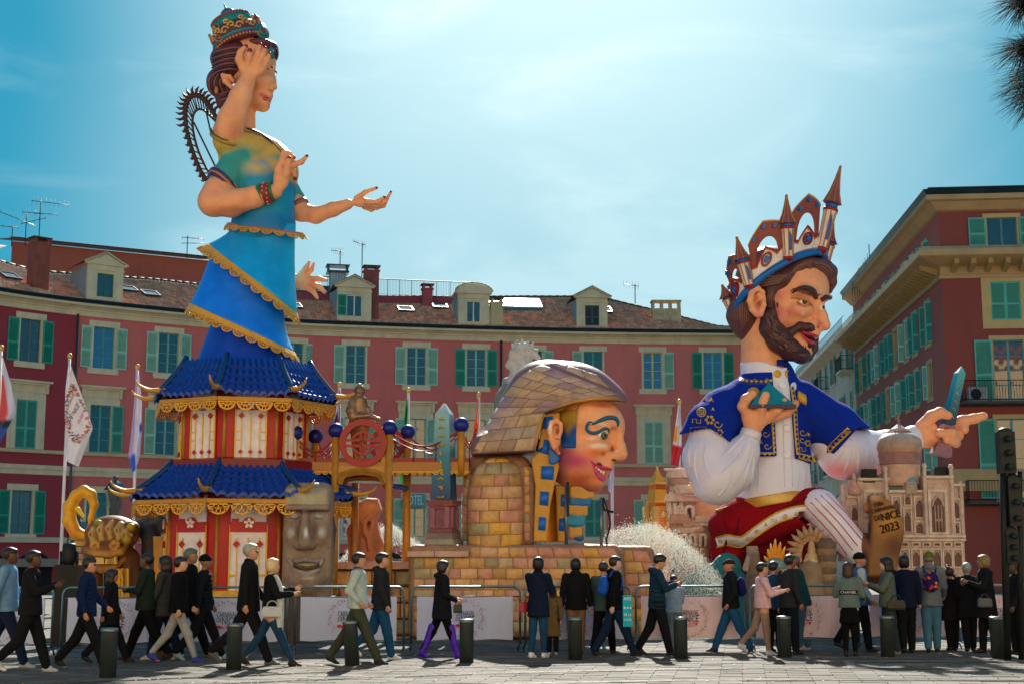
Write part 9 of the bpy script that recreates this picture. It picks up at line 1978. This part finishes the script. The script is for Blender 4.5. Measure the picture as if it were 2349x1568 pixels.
   if len(lab) and 'red' in lab: m = MB('#c8a050'); m.M = M; m.tube([(.03*cos(x),-.055,hh*.5+.035*sin(x)) for x in np.linspace(.3,5.6,10)],.006,4); m.build('clasp',M_GOLD,tt)
  elif kind == 'phone': q = A[a[0]]; p = q[2]+q[3]*.07; m = MB('#1a1c20'); m.M = basis(K(*p),(fx*.8,fy_*.8,.6),(-fy_,fx,0),(-.6*fx,-.6*fy_,.8)); m.bb(-.045,.045,-.04,.04,-.006,.006); o = tag(m.build('phone',M_GLOSS,None),a[1],'phone')
  elif kind == 'print': TXm(K,H,a,t,fx,fy_)
  elif kind == 'scarf': m = MB(a[0]); m.tube(crv([K(.02,-.05,.84),K(.062,-.045,.76),K(.085,-.05,.64),K(.085,-.055,.46),K(.075,-.05,.36)],6),np.linspace(.05,.07,25),8,flat=None); m.build('scarf',M_CLOTH,t)
 return t
def TXm(K,H,a,t,fx,fy_):
 m = MB('#101418');
 for z0,z1,col in ((.655,.70,'#101418'),):
  m.c(col); r = []
  for l in np.linspace(-.098,.098,9): d = -.078*math.sqrt(max(0,1-(l/.112)**2)); r.append([K(d,l,z0),K(d-.006,l,z0),K(d-.006,l,z1),K(d,l,z1)])
  m.loft(r,sm=True)
 m.build('sweater_band',M_CLOTH,t); Tv,F = textmesh(a[0],1.0); w_ = np.ptp(Tv[:,0]); o = MB('#c9d4d2'); P = []
 for x,y,_ in Tv: l = -x/w_*.17; P.append(K(-.085*math.sqrt(max(0,1-(l/.112)**2))-.003,l,.678+y*.038))
 o._add(P,F); o.build('lettering',M_CLOTH,t)
BK = '#0d0e11'; W1,W2 = ((24,6),(-24,14)),((-22,18),(24,4)); ST = ((3,2),(-3,2)); N = '#0f1b2c'; AH = ((-15,10),(12,14)); PH = ((25,85,8,.5),(30,85,8,.5)); FW = ((18,75,8,.7),(18,75,8,.7))
person(8,1530,1254,5,'man in a light blue denim shirt cut by the left picture edge',W1,AH,top='#6a93b8',trousers='#16223c',shoes='#9aa4ac',hair='#120e0c',skin='#5a3a2c')
person(62,1541,1261,8,'man in black with sunglasses pushed up, camera at his hip, at the left',((-16,30),(18,2)),PH,skin='#5a3a2c',style='short',shoes='#aab2b8',sole='#e8e8e8')
person(193,1533,1277,3,'man in sunglasses and a navy blue puffer jacket striding right',W1,((-10,30),(15,35)),top='#14244e',puffer=True,glasses=True,collar='#14244e',sole='#8a9080')
person(248,1518,1304,10,'woman with long black hair and a black coat behind the nearest bollard',W2,AH,style='long',coat=.40,skin='#9a6a54')
person(330,1514,1268,178,'man in a black vest and dark green T-shirt walking left',W1,FW,top='#1f2c26',skin='#5e4034',trousers=BK)
person(372,1512,1273,172,'woman with long curly black hair in a speckled black and white top',((-15,10),(15,5)),AH,style='long',top='#3c3d40',coat=.42,skin='#b08068',trousers='#16203a',shoes='#b9b6ae')
person(405,1518,1275,6,'woman with short black hair, black jacket and pale grey trousers',W1,((-8,25),(14,20)),top=BK,trousers='#9a9c9e',shoes='#2c3aa0',sole='#d84a7a',tight=True,skin='#d0a080',extras=(('phone',0,'pink phone in the hand of the pale-trousered woman'),))
person(428,1508,1256,0,'grey-haired man in a dark jacket half hidden behind two walkers',W2,AH,hair='#5a5e5c',skin='#9a705c',shoes='#7a5a34')
person(463,1512,1270,15,'man in a black beanie and dark padded jacket seen from behind',W2,AH,style='beanie',hair='#0b0c0e',top='#101a20',puffer=True,shoes='#8aa6b4',skin='#8a6350')
person(566,1524,1245,4,'tall grey-haired man in sunglasses and a long black coat',((24,4),(-28,20)),((-6,12),(14,20)),hair='#9a958c',glasses=True,coat=.44,collar=BK,skin='#b98a70',shoes='#4a565c',build=1.05)
person(618,1526,1279,6,'blond bobbed woman in a black jacket with jeans and a white handbag',((26,2),(-26,10)),((25,70,8,.2),(30,80,8,.2)),style='bob',hair='#cbb48a',top='#11161b',puffer=True,coat=.52,trousers='#1b3d5c',tight=True,shoes='#101214',sole='#d8d8d8',skin='#c89a80',extras=(('bag','#a9b4bc','white leather handbag on the arm of the blond woman',.02,-.14,.46,.30,.15,'#9aa6ae'),('scarf','#b9c4c2'),('phone',0,'phone held up by the blond woman')))
person(818,1522,1266,3,'man in a pale knit sweater and olive trousers, hand in pocket',((24,2),(-26,10)),((-25,70),(-10,60)),top='#a9b9b8',collar='#16222e',trousers='#3d4236',shoes='#14161a',skin='#b98468',coat=.5)
person(872,1512,1266,6,'young man in a charcoal hoodie and blue jeans walking behind the knit sweater',((14,4),(-18,30)),((2,20),(-8,18)),top='#26282c',hood=True,coat=.47,trousers='#1c4a72',shoes='#c4ccd4',skin='#c09078',extras=(('phone',0,'phone in the hand of the charcoal hoodie man'),))
person(1013,1508,1284,8,'woman in a black cape coat and high purple boots',((20,2),(-22,6)),((10,55,8,.5),(12,60,8,.5)),style='bob',hair='#1f1a2a',coat=.40,hood=True,trousers=BK,boots='#4a14b8',shoes='#4a14b8',skin='#c89a84',tight=True,extras=(('bag','#20282c','dark small bag hanging beside the purple-booted woman',.16,-.04,.46,.14,.14,'#20282c'),))
person(1235,1508,1276,60,'woman in a navy coat with a red handbag and white sneakers',((5,3),(-6,3)),PH,style='bob',hair='#0a090b',top='#101c34',coat=.41,collar='#0a0a0c',trousers='#1d4368',tight=True,shoes='#d8dee6',skin='#caa08a',extras=(('bag','#a83240','red handbag with a round gold handle on the navy-coated woman',-.02,.13,.45,.30,.17,'#c09040'),))
person(1268,1500,1343,80,'child in a long khaki padded coat beside the woman with the red handbag',ST,AH,style='long',hair='#3a2a22',top='#6e5c38',puffer=True,coat=.27,shoes='#c8ccd2',skin='#c89a80')
person(1322,1500,1279,85,'woman in a short black padded jacket and tan trousers seen from behind',((4,2),(-4,2)),((-6,12,14),(-6,12,14)),style='bob',hair='#0d0b0c',hood=True,trousers='#7a5a44',skin='#b98a74')
person(1386,1500,1287,70,'person in a grey-green jacket half hidden by the blue backpack',W1,AH,top='#3c5252',hair='#3a2e2a',trousers=BK)
person(1412,1504,1274,12,'young person in a black jacket carrying a bright blue backpack',((22,2),(-20,10)),AH,top=BK,hood=True,hair='#2a1c18',trousers='#122640',shoes='#101216',sole='#c8d0d8',skin='#c8a090',extras=(('backpack','#1d55b8','bright blue backpack on the black-jacketed walker'),))
person(1509,1502,1270,8,'man in a navy padded hooded jacket looking at his phone',((14,2),(-16,14)),PH,top='#15324a',puffer=True,hood=True,bow=.8,coat=.46,skin='#b98a70',extras=(('phone',0,'phone held by the man in the navy padded jacket'),))
person(1548,1496,1318,100,'child with a white mask and red jacket beside the navy padded jacket',ST,PH,top='#7f9ab4',hair='#1c1412',trousers='#5a6c7c',coat=.52,skin='#c8a088',extras=(('scarf','#b01830'),))
person(1679,1494,1281,180,'old man in a flat cap and dark green fleece walking left',((22,2),(-20,8)),((-8,40),(-8,40)),style='flatcap',hair='#2c2024',top='#141c1c',collar='#141c1c',trousers='#1d4e7c',shoes='#16202a',skin='#a87458',build=1.08,extras=(('backpack','#1c1c5c','magenta-edged navy backpack on the flat-capped man',0,'#a81e88')[:3],))
person(1752,1502,1289,5,'woman with short black hair in a pale pink sweater and beige trousers',((6,2),(-20,22)),((25,80),(28,85)),top='#c9a4ae',hair='#131012',trousers='#8a7468',shoes='#a8b0c8',skin='#c08a74',coat=.51,tight=True)
person(1779,1494,1286,40,'short-haired man looking down behind the pink sweater',ST,AH,top='#1c3a5a',hair='#1c1612',skin='#a87860')
person(1812,1500,1270,30,'man in a dark grey jacket with a shoulder bag leaning to talk',((6,3),(-6,4)),((-8,30,18),(10,20)),top='#23282e',hair='#15110f',skin='#8a5c48',trousers='#0e1424',lean=4)
person(1843,1490,1271,165,'grey-haired man in a teal padded jacket leaning left over the barrier',((-4,2),(6,2)),((25,20),(25,20)),top='#124048',hair='#5c4c40',skin='#b07a68',trousers='#3a5a74',shoes='#a8a8ae',lean=9,build=1.12)
person(1952,1504,1288,75,'woman with very long brown hair in a grey lettered sweater and black skirt',((3,2),(-5,4)),((10,60,16),(15,70,16)),style='verylong',hair='#3a2418',top='#5d6f72',coat=.52,skirt=.35,trousers='#0a0b10',tight=True,shoes='#0a0b0e',skin='#c49a84',extras=(('print','CHANEL'),))
person(1978,1494,1266,0,'person in a black beanie and a blue and white patterned jacket striding',((8,2),(-26,8)),((5,30),(10,25)),style='beanie',hair='#0d1014',top='#3a5a8a',sleeve='#a9b9cc',skin='#b08068',trousers='#0c1018')
person(2042,1500,1276,175,'woman with long black hair in a grey-green cardigan facing left',((4,2),(-6,4)),PH,style='long',hair='#0c0a0c',top='#55605a',coat=.49,trousers='#2c3840',shoes='#8a7a78',skin='#c49a88',extras=(('bag','#101418','black shoulder bag on the cardigan woman',-.06,.12,.46,.30,.16,'#101418'),('phone',0,'phone held out by the cardigan woman')))
person(2082,1496,1272,80,'person with short dark hair in a navy padded jacket and red strap',((4,3),(-10,10)),((-4,12,12),(-4,12,12)),style='bob',hair='#171012',top='#101a34',coat=.46,skin='#a87c68')
person(2140,1494,1264,80,'young man in a green cap and grey hoodie with a colourful backpack',((4,2),(-6,3)),((12,40,14),(12,40,14)),style='cap',hair='#5a6a20',top='#66727c',hood=True,coat=.46,trousers='#3f6c8c',skin='#b08a74',build=1.1,extras=(('backpack','#2a1c50','colourful patterned backpack on the grey hoodie',1),))
person(2186,1490,1300,100,'person with curly brown hair in a dark coat',ST,AH,style='curly',hair='#3c241c',top='#201820',coat=.36,skin='#a07060')
person(2226,1492,1289,85,'white-haired person in a long black coat seen from behind',((8,4),(-8,4)),AH,style='short',hair='#8c9a9c',coat=.38,skin='#9a7668')
person(2268,1497,1271,180,'short blond woman in a black coat with a pink scarf and grey bag',((6,3),(-8,5)),PH,style='bob',hair='#7a6438',coat=.36,collar='#5a3440',skin='#8a6a5c',extras=(('bag','#46525a','grey shoulder bag on the blond woman in black',.06,.14,.47,.24,.15,'#30383e'),))
person(2338,1500,1284,185,'dark-clothed person cut by the right picture edge beside the traffic light',ST,AH,hair='#101214',skin='#4a3830')
